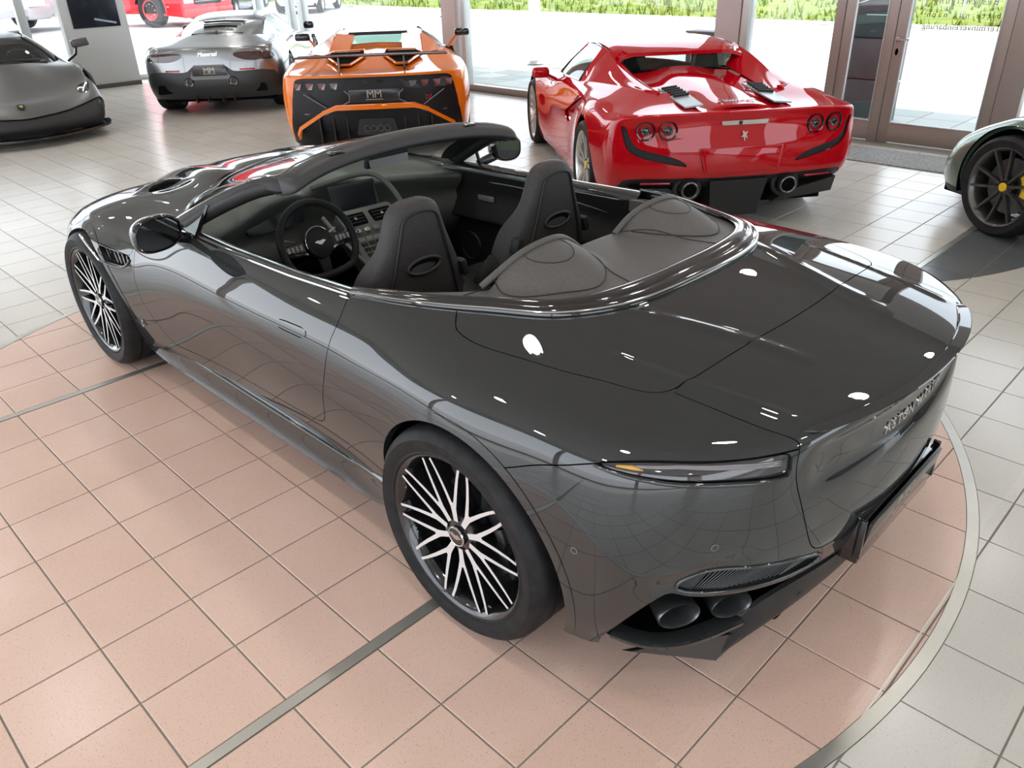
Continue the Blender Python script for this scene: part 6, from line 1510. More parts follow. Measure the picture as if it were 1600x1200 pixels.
for s in (1, -1):
    bm = bmesh.new(); bm_box(bm, (.62, s*1.06, .985), (.12, .20, .09), .03, segs=3); link('door_mirror', bm_mesh(bm, 'door_mirror', angle=.7), M_gblack, orc)
    tube('mirror_arm', [(.66, s*.86, .80), (.64, s*.98, .95)], .016, M_orange, orc, 6)
# ================================================================== light silver coupe seen from behind
MC_ST = [
 [(-2.08,0,.22),(-2.18,0,.34),(-2.20,0,.48),(-2.19,0,.62),(-2.17,0,.76),(-2.15,0,.855),(-2.09,0,.885),(-1.85,0,.93),(-1.55,0,.99)],
 [(-2.07,.35,.22),(-2.17,.36,.34),(-2.19,.37,.48),(-2.18,.37,.62),(-2.16,.37,.76),(-2.14,.37,.852),(-2.08,.36,.882),(-1.84,.31,.93),(-1.55,.24,.99)],
 [(-2.02,.66,.22),(-2.11,.68,.34),(-2.13,.70,.48),(-2.12,.70,.62),(-2.105,.70,.76),(-2.08,.685,.845),(-2.02,.66,.885),(-1.80,.57,.93),(-1.53,.45,.985)],
 [(-1.93,.84,.22),(-2.0,.87,.34),(-2.01,.885,.48),(-2.0,.885,.62),(-1.985,.87,.76),(-1.96,.84,.84),(-1.91,.80,.885),(-1.72,.70,.93),(-1.48,.58,.975)],
 [(-1.74,.92,.2),(-1.75,.955,.34),(-1.76,.97,.50),(-1.75,.965,.65),(-1.74,.935,.78),(-1.72,.88,.865),(-1.67,.82,.905),(-1.54,.74,.935),(-1.36,.65,.965)],
 [(-1.35,.93,.2),(-1.35,.965,.36),(-1.35,.985,.53),(-1.35,.975,.68),(-1.35,.935,.80),(-1.34,.875,.872),(-1.31,.82,.905),(-1.24,.76,.93),(-1.12,.70,.95)],
 [(-.75,.90,.13),(-.75,.935,.28),(-.75,.935,.44),(-.75,.92,.59),(-.75,.895,.72),(-.75,.865,.81),(-.75,.84,.86),(-.74,.81,.895),(-.72,.78,.92)],
 [(.1,.89,.13),(.1,.915,.26),(.1,.91,.42),(.1,.90,.55),(.1,.885,.67),(.1,.865,.76),(.1,.845,.81),(.1,.82,.85),(.1,.79,.88)],
 [(.8,.90,.13),(.8,.935,.28),(.8,.94,.43),(.8,.935,.55),(.8,.915,.65),(.8,.875,.73),(.79,.82,.77),(.75,.75,.80),(.65,.69,.84)],
 [(1.35,.91,.18),(1.35,.955,.34),(1.35,.965,.49),(1.35,.955,.62),(1.35,.92,.72),(1.34,.85,.775),(1.30,.74,.80),(1.18,.60,.82),(.92,.48,.865)],
 [(1.85,.82,.16),(1.86,.86,.30),(1.85,.855,.43),(1.82,.83,.54),(1.77,.77,.63),(1.70,.67,.69),(1.60,.55,.72),(1.38,.38,.76),(1.05,.26,.885)],
 [(2.22,0,.16),(2.29,0,.28),(2.28,0,.38),(2.24,0,.47),(2.17,0,.54),(2.07,0,.60),(1.94,0,.645),(1.66,0,.72),(1.12,0,.90)],
]
#CUT
M_silver = mat('paint_silver', (.22, .225, .23), .25, .9, 1.0, coat_rough=.012)
M_satin = mat('satin_black', (.022, .023, .024), .35)
mcc = empty('coupe_car', (9.824, -4.60, 0), -.716, 'light silver coupe with twin round exhausts and smoked tail lamps', 'car')
def teardrop_roof(t, paint_m, glass_m, rear_glass=True, zt=1.21):
    lo_ = curve([(.68, .70, .838), (.4, .77, .865), (.1, .79, .882), (-.4, .785, .905), (-.80, .77, .925)], 4); hi_ = curve([(.36, .50, 1.10), (.2, .53, 1.15), (0, .55, 1.165), (-.3, .55, 1.15), (-.62, .54, 1.09)], 4)
    both_side('side_window', quadgrid(lo_, hi_, 6, .02, (0, 1, .3)), glass_m, t, (0, 1, .3), 0)
    yr = np.linspace(-1, 1, 21); P = []
    for x, w, z in ((.40, .50, zt-.085), (.25, .53, zt-.035), (.05, .55, zt), (-.25, .555, zt-.005), (-.55, .545, zt-.045), (-.72, .53, zt-.085)):
        P.append([(x-.07*abs(q)**2, w*q, z-.02*abs(q)**2-.035*abs(q)**6) for q in yr])
    P = bs_eval(bs_ctrl(np.array(P), 2), 4); panel('roof_panel', surf(P, (0, 0, 1)), paint_m, t, .03, direction=(0, 0, -1))
    b = curve([(.66, .70, .835), (.92, .48, .868), (1.05, .26, .885), (1.10, .1, .90), (1.11, 0, .90)], 4); b = np.vstack([b, b[:-1][::-1]*[1, -1, 1]]); tp = np.array([(.40-.07*q*q, .50*q, zt-.085) for q in np.linspace(1, -1, len(b))])
    panel('windscreen', surf(quadgrid(b, tp, 8, .04, (.4, 0, .9)), (1, 0, 1)), glass_m, t, 0)
    for s in (1, -1): tube('a_pillar', [(.66, s*.71, .835), (.55, s*.63, .97), (.36, s*.50, 1.105)], .026, paint_m, t, 6)
hm_, sm_ = car_shell(MC_ST, 8, 6)
AM = ((-1.35, .355, .395), (1.35, .345, .39))
for a in AM: hm_ = arch_cut(hm_, *a)[0]
Rm = lambda *a, **k: region(sm_, *a, **k)
rl = Rm([(-2.195,0,.665),(-2.185,.20,.665),(-2.165,.30,.585),(-2.15,.36,.575),(-2.11,.68,.585),(-2.03,.83,.56),(-1.96,.90,.44),(-1.93,.90,.30),(-1.90,.88,.2)], close_uv=[(30, -9), (-9, -9), (-9, sm_.uv((-2.195,0,.665))[1])], smooth=False)
lw, hm_ = cutpanel(hm_, rl, .003); panel('lower_bumper', both(lw), M_satin, mcc, .01, 'black lower bumper with diffuser')
rlm = Rm([(-2.14,.335,.80),(-2.10,.60,.808),(-2.02,.80,.79),(-1.99,.84,.755),(-2.01,.82,.715),(-2.10,.66,.71),(-2.15,.45,.725)], closed=True)
lmp, hm_ = cutpanel(hm_, rlm, .004); lr('tail_lamp', lmp.push(-.006), mat('lamp_smoked_red', (.05, .018, .016), .1, coat=1), mcc, .01, 'smoked horizontal tail lamp')
fr_m, re_m = split(hm_, -hm_.V[:, 0]-.7); panel('rear_body', both(re_m), M_silver, mcc); panel('front_body', both(fr_m), M_silver, mcc)
wells(mcc, AM, .93); box('underbody', (0, 0, .24), (3.9, 1.5, .14), M_under, mcc); box('cabin_floor', (0, 0, .5), (1.8, 1.4, .2), M_under, mcc)
for x, yo in ((-1.35, .965), (1.35, .945)):
    for r_ in (False, True): wheel(mcc, (x, -yo if r_ else yo, .352), r_, .352, .30 if x < 0 else .25, .272, _os, [M_rimblk, M_rimblk], .034, M_rimblk, None, None, 0, -.028)
teardrop_roof(mcc, M_silver, M_glassb, zt=1.22)
# sloping tail from roof to deck with louvred glass
hi_ = np.array([(-.70-.05*q*q, .52*q, 1.135-.02*q*q) for q in np.linspace(-1, 1, 21)]); lo_ = np.array([(-1.55+.35*q*q*q*q, .60*q, .985-.03*q*q) for q in np.linspace(-1, 1, 21)])
panel('rear_cover', surf(quadgrid(hi_, lo_, 8, .02), (0, 0, 1)), M_silver, mcc, .02, direction=(0, 0, -1))
for s in (1, -1): poly_part('rear_quarter', [(-.70, .54*s, 1.10), (-1.25, .60*s, .965), (-1.12, .70*s, .945), (-.80, .77*s, .925), (-.62, .60*s, 1.08)], M_silver, mcc, .03, (0, -.4*s, -.5))
gl = quadgrid(hi_[4:17]*[1, 1, 1]+np.array([-.06, 0, .004]), lo_[5:16][[0, 1, 2, 3, 4, 5, 5, 6, 7, 8, 9, 10, 10]]*[1, .62, 1]+np.array([.18, 0, .018]), 6, .024)
panel('rear_window', surf(gl, (0, 0, 1)), mat('rear_glass_dark', (.05, .06, .06), .05, coat=1), mcc, .004)
for q in range(4):
    x = -.90-.14*q; z = np.interp(x, [-1.5, -.7], [1.005, 1.145])+.022; tube('louvre', [(x, -.30+.03*q, z-.01), (x+.02, 0, z), (x, .30-.03*q, z-.01)], .010, M_chrome if q % 2 else M_gblack, mcc, 6)
for s in (1, -1): tube('louvre', [(-1.42, s*.36, 1.00), (-1.46, 0, 1.008)], .008, M_gblack, mcc, 6)
prism('tail_emblem', [(-.008, -.035), (0, -.045), (.008, -.035), (.004, 0), (.018, .03), (.006, .02), (0, .04), (-.006, .02), (-.018, .03), (-.004, 0)], 0, .006, M_gblack, mcc, frame((-1.46, 0, 1.02), (0, -1, 0), (.7, 0, .5)))
lettering('tail_script', 'Maserati', .075, (-2.172, 0, .80), (0, -1, 0), (.1, 0, 1), M_chrome, mcc, .002, shear=.25)
prism('plate_frame', [(-.28, -.10), (.28, -.10), (.20, .085), (-.20, .085)], 0, .012, mat('frame_grey', (.16, .17, .175), .35), mcc, frame((-2.20, 0, .585), (0, -1, 0), (0, 0, 1)))
plate(mcc, frame((-2.216, 0, .590), (0, -1, 0), (0, 0, 1)), w=.46, fs=.10, lab='black number plate on the silver coupe')
for s in (1, -1):
    disc('exhaust_tip', (-2.195, s*.295, .455), (-1, 0, 0), .06, M_gblack, mcc, prof=[(.036, -.05), (.040, .018), (.058, .022), (.062, .01), (.062, -.02)])
    disc('exhaust_ring', (-2.21, s*.295, .455), (-1, 0, 0), .04, M_chrome, mcc, prof=[(.034, .0), (.040, .006), (.044, .002)])
    prism('corner_recess', roundpoly([(-.14, -.06), (.12, -.05), (.10, .05), (-.12, .06)], .03), 0, .01, M_under, mcc, frame((-2.125, s*.62, .36), (s*.22, -1, 0), (0, 0, 1)))
    box('rear_reflector', (-2.16, s*.50, .60), (.02, .20, .022), mat('reflector_red', (.35, .01, .02), .2, coat=.8), mcc, .004, rot=(0, 0, s*-.15))
    for y in (.10, .26): poly_part('diffuser_fin', [(-2.14, s*y, .30), (-2.12, s*y, .17), (-1.9, s*y, .17), (-1.9, s*y, .28)], M_black, mcc, .012, (0, 1, 0))
    bm = bmesh.new(); bm_box(bm, (.62, s*.98, .94), (.10, .17, .11), .035, segs=4); link('door_mirror', bm_mesh(bm, 'door_mirror', angle=.7), M_gblack, mcc)
# ================================================================== matt grey wedge supercar facing the camera
LB_ST = [
 [(-2.20,0,.16),(-2.33,0,.30),(-2.36,0,.50),(-2.36,0,.66),(-2.34,0,.80),(-2.28,0,.83),(-1.95,0,.88),(-1.55,0,.94)],
 [(-2.10,.78,.16),(-2.22,.80,.30),(-2.24,.81,.50),(-2.23,.81,.66),(-2.2,.80,.80),(-2.14,.77,.83),(-1.84,.60,.88),(-1.48,.48,.94)],
 [(-1.85,.94,.16),(-1.92,.97,.32),(-1.93,.985,.50),(-1.92,.98,.66),(-1.89,.95,.79),(-1.84,.90,.84),(-1.65,.76,.88),(-1.36,.62,.93)],
 [(-1.35,.97,.18),(-1.35,1.0,.36),(-1.35,1.015,.54),(-1.35,1.005,.69),(-1.35,.97,.81),(-1.34,.91,.87),(-1.28,.84,.90),(-1.10,.74,.93)],
 [(-.7,.95,.12),(-.7,.99,.28),(-.7,.995,.44),(-.7,.975,.60),(-.7,.945,.73),(-.7,.91,.81),(-.69,.87,.855),(-.66,.81,.89)],
 [(.1,.93,.12),(.1,.965,.26),(.1,.955,.42),(.1,.94,.55),(.1,.925,.66),(.1,.90,.75),(.1,.87,.795),(.1,.83,.83)],
 [(.75,.95,.13),(.75,.98,.28),(.75,.975,.44),(.75,.965,.56),(.75,.95,.66),(.75,.91,.735),(.74,.85,.765),(.68,.78,.785)],
 [(1.35,.95,.2),(1.35,.99,.36),(1.35,.995,.50),(1.35,.995,.64),(1.34,.965,.74),(1.31,.88,.785),(1.24,.74,.785),(.98,.55,.80)],
 [(1.72,.94,.18),(1.74,.975,.32),(1.73,.975,.44),(1.71,.955,.54),(1.67,.90,.62),(1.61,.79,.665),(1.50,.62,.69),(1.08,.40,.815)],
 [(2.02,.90,.13),(2.06,.93,.24),(2.04,.92,.35),(2.00,.885,.44),(1.93,.81,.51),(1.84,.68,.56),(1.68,.48,.61),(1.15,.27,.825)],
 [(2.28,.55,.13),(2.33,.57,.22),(2.31,.56,.31),(2.25,.54,.38),(2.15,.50,.44),(2.03,.43,.49),(1.80,.31,.56),(1.19,.14,.83)],
 [(2.40,0,.13),(2.46,0,.21),(2.44,0,.295),(2.37,0,.36),(2.25,0,.42),(2.11,0,.47),(1.86,0,.545),(1.21,0,.835)],
]
#CUT
M_mgrey = mat('paint_matt_grey', (.085, .085, .083), .40, .5, .35, coat_rough=.3)
lbc = empty('wedge_car', (10.36, -1.06, 0), 3.0, 'matt grey wedge supercar facing the camera by the poster pillar', 'car')
hb, sb = car_shell(LB_ST, 8, 6)
AL = ((-1.35, .355, .40), (1.38, .35, .395))
for a in AL: hb = arch_cut(hb, *a, ymin=.88)[0]
Rb = lambda *a, **k: region(sb, *a, **k)
ub, vb = sb.L.shape[0]-1, sb.L.shape[1]-1
rlow = Rb([(1.80,.965,.20),(1.86,.955,.36),(1.94,.925,.435),(2.0,.88,.442),(2.10,.76,.415),(2.20,.62,.392),(2.27,.50,.372),(2.34,.30,.345),(2.40,0,.335)], close_uv=[(ub+9, sb.uv((2.40,0,.335))[1]), (ub+9, -9), (sb.uv((1.80,.965,.20))[0], -9)], smooth=False)
lowb, hb = cutpanel(hb, rlow, .004); panel('front_intake', both(lowb.push(-.02)), M_black, lbc, 0, 'black front intakes and splitter')
rhl = Rb([(1.70,.885,.62),(1.82,.86,.56),(1.95,.80,.505),(1.965,.71,.505),(1.90,.68,.535),(1.80,.74,.59)], closed=True, smooth=False)
hl, hb = cutpanel(hb, rhl, .004); lr('headlamp', hl.push(-.006), M_lens, lbc, .01, 'dark headlamp with light strips')
for s in (1, -1):
    for a, b, c in (((1.935, .755, .515), (1.86, .79, .55), (1.76, .845, .60)), ((1.86, .79, .55), (1.86, .735, .56), (1.90, .705, .54))):
        tube('light_strip', [tuple((sb.snap(q)+np.array([0, 0, .004]))*[1, s, 1]) for q in (a, b, c)], .008, mat('strip_light', (.75, .75, .72), .2, emit=(1, 1, .95), estr=.4), lbc, 6)
fr_b, re_b = split(hb, -hb.V[:, 0]+.35); panel('front_body', both(split(hb, .35-hb.V[:, 0])[0]), M_mgrey, lbc); panel('rear_body', both(split(hb, .35-hb.V[:, 0])[1]), M_mgrey, lbc)
wells(lbc, ((-1.35, .355, .38), (1.38, .35, .355)), .93, .22); box('underbody', (0, 0, .22), (4.1, 1.6, .14), M_under, lbc); box('cabin_floor', (0, 0, .5), (1.8, 1.5, .2), M_under, lbc)
for x, yo in ((-1.35, .99), (1.38, .972)):
    for r_ in (False, True): wheel(lbc, (x, -yo if r_ else yo, .352), r_, .352, .33 if x < 0 else .26, .272, _os, [M_rimblk, M_rimblk], .034, M_rimblk, None, None, 0, -.028)
wedge_roof(lbc, M_mgrey, M_mgrey, pane_mat('windscreen_dark', (.30, .34, .32), 1.0))
poly_part('rear_deck', [(-.45, .52, 1.09), (-.45, -.52, 1.09), (-1.55, -.46, .94), (-1.55, .46, .94)], M_mgrey, lbc, .04, (0, 0, -1))
poly_part('rear_pillar_side', [(-.45, .53, 1.08), (-1.50, .50, .94), (-1.12, .74, .93), (-.66, .81, .89)], M_mgrey, lbc, .04, (0, -.4, -.5), True)
# dashboard seen through the glass, steering wheel hint
box('dash_shelf', (.78, 0, .80), (.5, 1.2, .05), M_black, lbc, .02)
tube('steering_rim', [(.45+.04*math.sin(t), .36+.16*math.cos(t), .80+.15*math.sin(t)) for t in np.linspace(0, 2*PI, 24, endpoint=False)], .012, M_lampgrey, lbc, 6, True)
tube('wiper', [(1.12, -.40, .83), (1.05, .20, .855), (.98, .52, .83)], .012, M_black, lbc, 6)
# nose emblem and splitter
prism('nose_emblem', [(-.04, .045), (0, .055), (.04, .045), (.038, -.01), (0, -.055), (-.038, -.01)], 0, .006, mat('badge_black', (.02, .02, .02), .2), lbc, frame((2.22, 0, .446), (0, 1, 0), (-.93, 0, .37)))
prism('emblem_gold', [(-.020, .022), (0, .03), (.020, .022), (.018, -.004), (0, -.03), (-.018, -.004)], .006, .009, mat('badge_gold', (.6, .42, .10), .3, .8), lbc, frame((2.22, 0, .446), (0, 1, 0), (-.93, 0, .37)))
sp_ = curve([(1.80, .97, .14), (2.08, .91, .125), (2.30, .58, .115), (2.45, .25, .11), (2.47, 0, .11)], 6); sp_ = np.vstack([sp_, sp_[:-1][::-1]*[1, -1, 1]])
sweep('splitter', [tuple(p) for p in sp_], [(-.03, -.012), (-.03, .012), (.05, .012), (.05, -.012)], M_gblack, lbc)
for s in (1, -1):
    tube('intake_frame', [(2.0, s*.90, .17), (2.10, s*.83, .30), (2.02, s*.895, .40)], .012, M_gblack, lbc, 6)
    tube('intake_lip', [(2.10, s*.83, .20), (2.24, s*.62, .235), (2.36, s*.36, .225), (2.42, 0, .215)], .012, M_lampgrey, lbc, 6)
    bm = bmesh.new(); bm_box(bm, (.72, s*1.09, .985), (.10, .22, .105), .028, segs=3, rot=(s*.12, 0, 0)); link('door_mirror', bm_mesh(bm, 'door_mirror', angle=.7), M_mgrey, lbc)
    tube('mirror_arm', [(.76, s*.88, .77), (.75, s*1.0, .85), (.74, s*1.03, .95)], .018, M_gblack, lbc, 6)
# ================================================================== green car, only its front corner in view
M_green = mat('paint_green', (.12, .18, .13), .3, .5, 1.0, coat_rough=.012)
GR_ST = F8_ST
grc = empty('green_car', (-3.011, -4.388, 0), -.52, 'metallic green sports car at the right edge with yellow brake calipers', 'car')
def _gacc(P):
    P = P.copy(); x = P[..., 0]; k = np.clip((x-.5)/.8, 0, 1)
    P[..., 2] += .045*k*np.clip((P[..., 2]-.45)/.3, 0, 1); return P
hg, sg_ = car_shell(F8_ST, 8, 8, accent=_gacc)
AG = ((-1.325, .352, .400), (1.325, .352, .402))
for a in AG: hg = arch_cut(hg, *a)[0]
nose_, hg = split(hg, np.where(hg.V[:, 0] > 1.6, hg.V[:, 2]-np.interp(hg.V[:, 0], [1.6, 1.75, 2.3], [.22, .235, .25]), 1))
panel('front_splitter', both(nose_), M_black, grc, .02, 'black front splitter')
a_, b_ = split(hg, .9-hg.V[:, 0]); panel('front_body', both(a_), M_green, grc, .02); panel('rear_body', both(b_), M_green, grc)
wells(grc, AG, .93); box('underbody', (0, 0, .22), (4.0, 1.55, .12), M_under, grc); box('cabin_floor', (0, 0, .48), (1.9, 1.5, .2), M_under, grc)
M_gspk = mat('wheel_graphite', (.13, .125, .12), .32, .85)
_gs = twin_spokes(5, .262, .045, .27, lambda r: -.034+.026*(r/.26)**2, .03, .0095, .0085, dh=.30)
for x, yo in ((-1.325, .965), (1.325, .958)):
    for r_ in (False, True): wheel(grc, (x, -yo if r_ else yo, .352), r_, .352, .30 if x < 0 else .255, .275, _gs, [M_gspk, M_gspk], .032, M_yel, None, M_yel, PI*.93, -.03, lip_mat=M_gspk, spin=.2)
teardrop_roof(grc, M_green, M_glassb, zt=1.20)
poly_part('rear_deck', [(-.68, .52, 1.12), (-.68, -.52, 1.12), (-1.75, -.46, .94), (-1.75, .46, .94)], M_green, grc, .03, (0, 0, -1))
poly_part('rear_pillar_side', [(-.68, .53, 1.12), (-1.70, .48, .945), (-1.18, .735, .95), (-.60, .83, .905)], M_green, grc, .03, (0, -.4, -.5), True)
for s in (1, -1):
    bm = bmesh.new(); bm_box(bm, (.50, s*1.0, .92), (.10, .17, .10), .035, segs=4); link('door_mirror', bm_mesh(bm, 'door_mirror', angle=.7), M_green, grc)
# ================================================================== things in and outside the showroom
M_panel = mat('partition_grey', (.50, .50, .49), .6)
pp = empty('poster_pillar', (12.5, -3.41, 0), label='pale grey free-standing partition with a dark framed poster', cat='partition')
box('board', (.10, 0, 1.25), (.16, 1.07, 2.42), M_panel, pp, .006)
box('plinth', (.09, 0, .035), (.17, 1.07, .07), mat('plinth_brown', (.075, .06, .05), .5), pp, .004)
M_poster = noise_col('poster_print', (.012, .014, .022), (.045, .06, .085), 2.2, .25, detail=6, lo=.5, hi=.75)
po = box('poster', (.012, -.01, 1.62), (.014, .78, 1.30), M_poster, pp, .002); po['label'] = 'dark blue night scene poster'
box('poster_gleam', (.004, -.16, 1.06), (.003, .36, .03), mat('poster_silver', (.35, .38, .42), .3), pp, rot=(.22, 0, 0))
mt_ = box('door_mat', (.0, -6.18, .006), (1.5, .62, .012), noise_col('mat_granite', (.17, .17, .16), (.30, .29, .28), 60, .9, detail=3), None, .003)
tag(mt_, 'speckled grey door mat lying in front of the glass door', 'door mat')
# dark sign stele outside the door
st_ = empty('sign_stele', (1.20, -8.12, 0), label='dark grey sign stele made of stacked panels outside the glass door', cat='sign')
M_stele = noise_col('stele_slate', (.055, .07, .078), (.07, .085, .092), 4, .45)
for q in range(6): box('stele_panel', (0, 0, .215+.46*q), (.70, .10, .445), M_stele, st_, .004)
box('stele_core', (0, -.01, 1.40), (.66, .06, 2.7), M_black, st_)
M_sw = mat('stele_white', (.75, .78, .78), .5)
box('stele_line', (0, .052, 1.155), (.30, .004, .010), M_sw, st_)
tube('stele_car_outline', [tuple(p) for p in curve([(.30, .054, 1.27), (.18, .054, 1.30), (.02, .054, 1.35), (-.14, .054, 1.335), (-.22, .054, 1.29), (-.30, .054, 1.27)], 6)], .008, M_sw, st_, 6)
# canopy post outside
cp_ = empty('canopy_post', (8.4, -9.9, 0), label='whitewashed round post standing on the forecourt', cat='post')
lathe('shaft', [(.11, .05), (.11, 3.6)], M_white, cp_, 24, 'Z'); lathe('foot', [(.0005, .06), (.16, .06), (.17, 0)], M_steel, cp_, 24, 'Z')
for i, (x, y, w, h, lab) in enumerate(((3.05, -7.35, .42, .95, 'grey metal cabinet outside beside the near pillar'), (8.0, -7.5, .38, .98, 'brown grey metal cabinet outside beside the far pillar'))):
    c = empty('outdoor_cabinet', (x, y, 0), label=lab, cat='cabinet')
    box('body', (0, 0, h/2), (w, .22, h), mat('cabinet_%d' % i, ((.16, .165, .18), (.30, .25, .24))[i], .6), c, .008); box('lid', (0, 0, h+.012), (w+.03, .25, .024), mat('cabinet_%d' % i, (0, 0, 0)), c, .004)
# paving slabs close to the door outside
k = 0
pv = bpy.data.objects['pavement_outside']
M_slab = [mat('slab_%d' % q, c, .9) for q, c in enumerate(((.33, .34, .31), (.38, .39, .36), (.29, .30, .27)))]
bm = bmesh.new(); bm_box(bm, (0, 0, .01), (.49, .49, .02), .004); slab_me = bm_mesh(bm, 'slab')
sms = []
for q in range(3): c = slab_me.copy(); c.materials.append(M_slab[q]); sms.append(c)
for i in range(34):
    for j in range(4):
        o = link('slab', sms[random.randrange(3)], None, pv, (-1.6+.5*i-10, -7.22-.5*j+13.6, .051)); o.location = (-1.6+.5*i, -7.22-.5*j, -.018); o.matrix_parent_inverse = pv.matrix_world.inverted()
# kerb and cable along the grass
kb = box('kerb', (10, -20.4, .0), (110, .18, .12), mat('kerb_stone', (.5, .49, .47), .9), None, .01); tag(kb, 'pale kerb stone along the grass verge', 'kerb', kind='structure')
ca = empty('boundary_wire', (0, 0, 0), label='low boundary wire strung along the grass verge', cat='fence')
for q in range(14): box('stake', (-20+5*q, -23.2, .35), (.05, .05, .8), M_steel, ca)
tube('wire', [(-20, -23.2, .55), (12, -23.2, .52), (45, -23.2, .55)], .012, M_steel, ca, 5)
# grass tufts
_tb = bmesh.new(); rr = random.Random(4)
for q in range(2600):
    x, y = rr.uniform(-18, 48), -20.6-rr.random()**1.6*22; h = rr.uniform(.12, .38); w = rr.uniform(.02, .05)
    for b in range(3):
        a = rr.uniform(0, 6.28); d = Vector((math.cos(a), math.sin(a), 0)); p = Vector((x, y, -.02))+d*rr.uniform(0, .12); t = d.cross(Vector((0, 0, 1)))
        v = [_tb.verts.new(p-t*w), _tb.verts.new(p+t*w), _tb.verts.new(p+d*h*.5+Vector((0, 0, h)))]; _tb.faces.new(v)
tf = link('grass_tufts', bm_mesh(_tb, 'grass_tufts'), noise_col('grass_blades', (.11, .16, .012), (.19, .22, .03), .8, .9)); tag(tf, 'tufts of long bright grass on the verge', 'grass', kind='stuff')

# ---- vehicles in the yard
def road_wheel(parent, x, y, r, w, mt_rim, right):
    t = empty('wheel', (x, y, r), PI if right else 0., parent=parent)
    lathe('tyre', [(r*.60, 0), (r*.66, .02), (r*.9, .025), (r, -.01), (r, -w+.03), (r*.9, -w), (r*.6, -w)], M_rubber, t, 32, 'Y', angle=30)
    lathe('rim', [(.001, -.10), (r*.28, -.10), (r*.32, -.04), (r*.40, -.07), (r*.52, -.05), (r*.60, .005), (r*.62, 0)], mt_rim, t, 32, 'Y', angle=30)
    for q in range(8): a = q*PI/4; disc('wheel_nut', (r*.36*math.cos(a), -.05, r*.36*math.sin(a)), (0, 1, 0), r*.045, M_chrome, t, .03, segs=8)
M_tred = mat('truck_red', (.62, .012, .02), .35, coat=.8, spec=.2)
M_twht = mat('truck_white', (.78, .78, .77), .4, coat=.5)
def truck(name, loc, rz, paint_m, rim_m, label, cab_len=2.3):
    t = empty(name, loc, rz, label, 'truck')
    pr = [(-cab_len, .55), (1.25, .30), (1.32, .42), (1.34, .95), (1.22, 1.25), (1.05, 2.6), (.8, 3.2), (-cab_len, 3.3)]
    prism('cab', pr, -1.22, 1.22, paint_m, t, Matrix(((1, 0, 0, 0), (0, 0, 1, 0), (0, 1, 0, 0), (0, 0, 0, 1))), bev=.05)
    for s in (1, -1):
        prism('wheel_arch', [(.66*math.cos(a), .66*math.sin(a)) for a in np.linspace(-.15, PI+.15, 20)], 0, .012, M_under, t, Matrix(((1, 0, 0, -.05), (0, 0, s, s*1.222), (0, 1, 0, .52), (0, 0, 0, 1))))
        tube('arch_trim', [(-.05+.68*math.cos(a), s*1.235, .52+.68*math.sin(a)) for a in np.linspace(-.1, PI+.1, 20)], .03, paint_m, t, 6)
        road_wheel(t, -.05, s*1.27, .52, .32, rim_m, s < 0)
        box('headlamp', (1.30, s*.92, .82), (.14, .44, .24), mat('lamp_clear', (.75, .77, .78), .1, coat=1), t, .04)
        box('fog_lamp', (1.30, s*.90, .48), (.12, .36, .12), mat('lamp_clear', (.75, .77, .78), .1, coat=1), t, .03)
        box('side_window', (.35, s*1.235, 2.2), (1.0, .02, .75), M_glassb, t, .01)
        box('step', (-.95, s*1.20, .55), (.9, .12, .3), paint_m, t, .04); box('mirror', (1.05, s*1.45, 2.2), (.14, .2, .6), M_black, t, .04)
        box('side_marker', (.72, s*1.24, .62), (.09, .02, .05), M_amber, t, .01)
    box('grille', (1.335, 0, 1.0), (.05, 1.3, .7), M_black, t, .02)
    for q in range(5): box('grille_bar', (1.37, 0, .75+.13*q), (.03, 1.3, .04), paint_m if q % 2 else M_lampgrey, t, .01)
    box('bumper', (1.28, 0, .42), (.2, 2.4, .30), paint_m, t, .05)
    box('windscreen', (1.16, 0, 2.1), (.02, 2.1, .9), M_glassb, t, .005, rot=(0, -.12, 0))
    return t
truck('red_truck', (26.7, -11.4, 0), -2.75, M_tred, mat('truck_rim_red', (.55, .03, .04), .35, coat=.4), 'bright red lorry cab parked in the yard outside')
w2 = empty('white_lorry', (29.5, -7.2, 0), -1.05, 'white lorry with red wheel rims parked outside behind the poster', 'truck')
box('load_body', (-2.6, 0, 2.0), (5.0, 2.4, 2.6), M_twht, w2, .03); box('chassis', (-2.2, 0, .72), (6.2, 1.0, .25), M_black, w2, .02)
box('cab', (1.2, 0, 1.55), (1.9, 2.3, 2.3), M_twht, w2, .12)
for s in (1, -1):
    for x in (1.2, -2.8, -4.1): road_wheel(w2, x, s*1.18, .50, .30, mat('truck_rim_red', (0, 0, 0)), s < 0)
    box('side_guard', (-.9, s*1.15, .75), (2.4, .06, .5), M_alul, w2, .02); box('tank', (-.4, s*.95, .62), (1.1, .5, .5), M_alul, w2, .1)
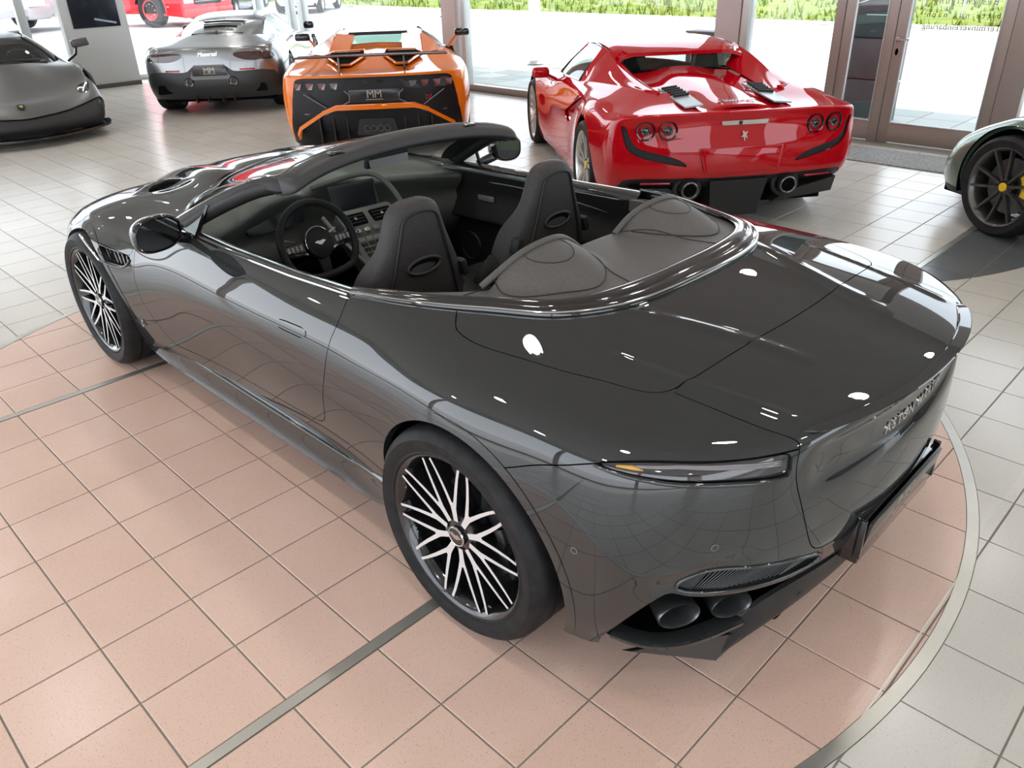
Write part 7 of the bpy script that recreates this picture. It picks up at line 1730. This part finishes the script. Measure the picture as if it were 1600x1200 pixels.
def street_car(loc, rz, paint_m, label, h=1.5):
    t = empty('street_car', loc, rz, label, 'car', group=None)
    st = [[(-2.1,0,.3),(-2.2,0,.5),(-2.2,0,.75),(-2.12,0,.98),(-1.9,0,1.03),(-1.5,0,1.05)], [(-2.0,.7,.3),(-2.1,.72,.5),(-2.1,.72,.75),(-2.03,.70,.97),(-1.85,.65,1.02),(-1.45,.6,1.04)], [(-1.6,.85,.3),(-1.65,.9,.5),(-1.65,.9,.75),(-1.6,.87,.95),(-1.5,.8,1.0),(-1.3,.74,1.02)], [(-.6,.86,.25),(-.6,.9,.45),(-.6,.9,.7),(-.6,.88,.88),(-.6,.83,.96),(-.6,.78,.99)], [(.4,.86,.25),(.4,.9,.45),(.4,.9,.7),(.4,.88,.86),(.4,.83,.93),(.4,.78,.96)], [(1.3,.84,.3),(1.3,.9,.48),(1.3,.89,.7),(1.3,.85,.84),(1.2,.76,.9),(.9,.7,.95)], [(2.0,.6,.3),(2.06,.65,.45),(2.05,.64,.62),(1.95,.6,.74),(1.7,.5,.82),(1.05,.4,.95)], [(2.2,0,.3),(2.27,0,.45),(2.26,0,.62),(2.16,0,.74),(1.85,0,.82),(1.1,0,.96)]]
    hh, _ = car_shell(st, 6, 5)
    for a in ((-1.35, .33, .38), (1.35, .33, .38)): hh = split(hh, np.minimum(a[2]-np.hypot(hh.V[:, 0]-a[0], hh.V[:, 2]-a[1]), hh.V[:, 1]-.6))[0]
    panel('body', both(hh), paint_m, t)
    b = np.array([(1.1, 0, .96), (.9, .68, .95), (-.3, .78, .98), (-1.35, .74, 1.02), (-1.5, 0, 1.05)]); tp = np.array([(.35, 0, h-.06), (.30, .52, h-.1), (-.3, .58, h-.02), (-1.0, .54, h-.1), (-1.1, 0, h-.06)])
    gl_ = surf(quadgrid(b, tp, 5, .02, (0, .5, .5)), (0, 1, .5)); panel('glasshouse', both(gl_), mat('car_glass_dark', (.03, .035, .04), .05, coat=1), t, 0)
    rf = np.array([[(x, w*q, z-.05*q*q) for q in np.linspace(-1, 1, 9)] for x, w, z in ((.36, .52, h-.05), (0, .57, h), (-.5, .58, h), (-1.1, .54, h-.05))]); panel('roof_panel', surf(rf, (0, 0, 1)), paint_m, t, .03, direction=(0, 0, -1))
    box('underbody', (0, 0, .3), (3.8, 1.5, .16), M_under, t)
    for s in (1, -1):
        for x in (-1.35, 1.35): road_wheel(t, x, s*.90, .33, .22, M_whs, s < 0)
        box('headlamp', (2.0, s*.58, .66), (.2, .3, .12), mat('lamp_clear', (.75, .77, .78), .1, coat=1), t, .04); box('tail_lamp', (-2.05, s*.66, .82), (.12, .25, .14), M_tlr, t, .03)
        bm = bmesh.new(); bm_box(bm, (.75, s*.98, 1.0), (.1, .2, .13), .03); link('door_mirror', bm_mesh(bm, 'door_mirror', angle=.6), paint_m, t)
    return t
M_dblue = mat('paint_dark_blue', (.035, .04, .055), .3, .3, 1.0); M_offw = mat('paint_white', (.72, .73, .74), .3, 0, 1.0)
street_car((29.6, -14.6, 0), 2.35, M_dblue, 'dark blue car parked in the yard beside the red lorry', 1.62)
street_car((28.6, -17.9, 0), 2.30, M_offw, 'white car parked in the yard beyond the dark blue one', 1.45)
street_car((33.4, -17.2, 0), 2.30, mat('paint_pale_blue', (.40, .46, .54), .3, .3, 1.0), 'pale blue car parked furthest in the yard row', 1.5)
street_car((31.0, -3.2, 0), 1.9, M_dblue, 'dark blue car outside at the left edge behind the grey supercar', 1.6)
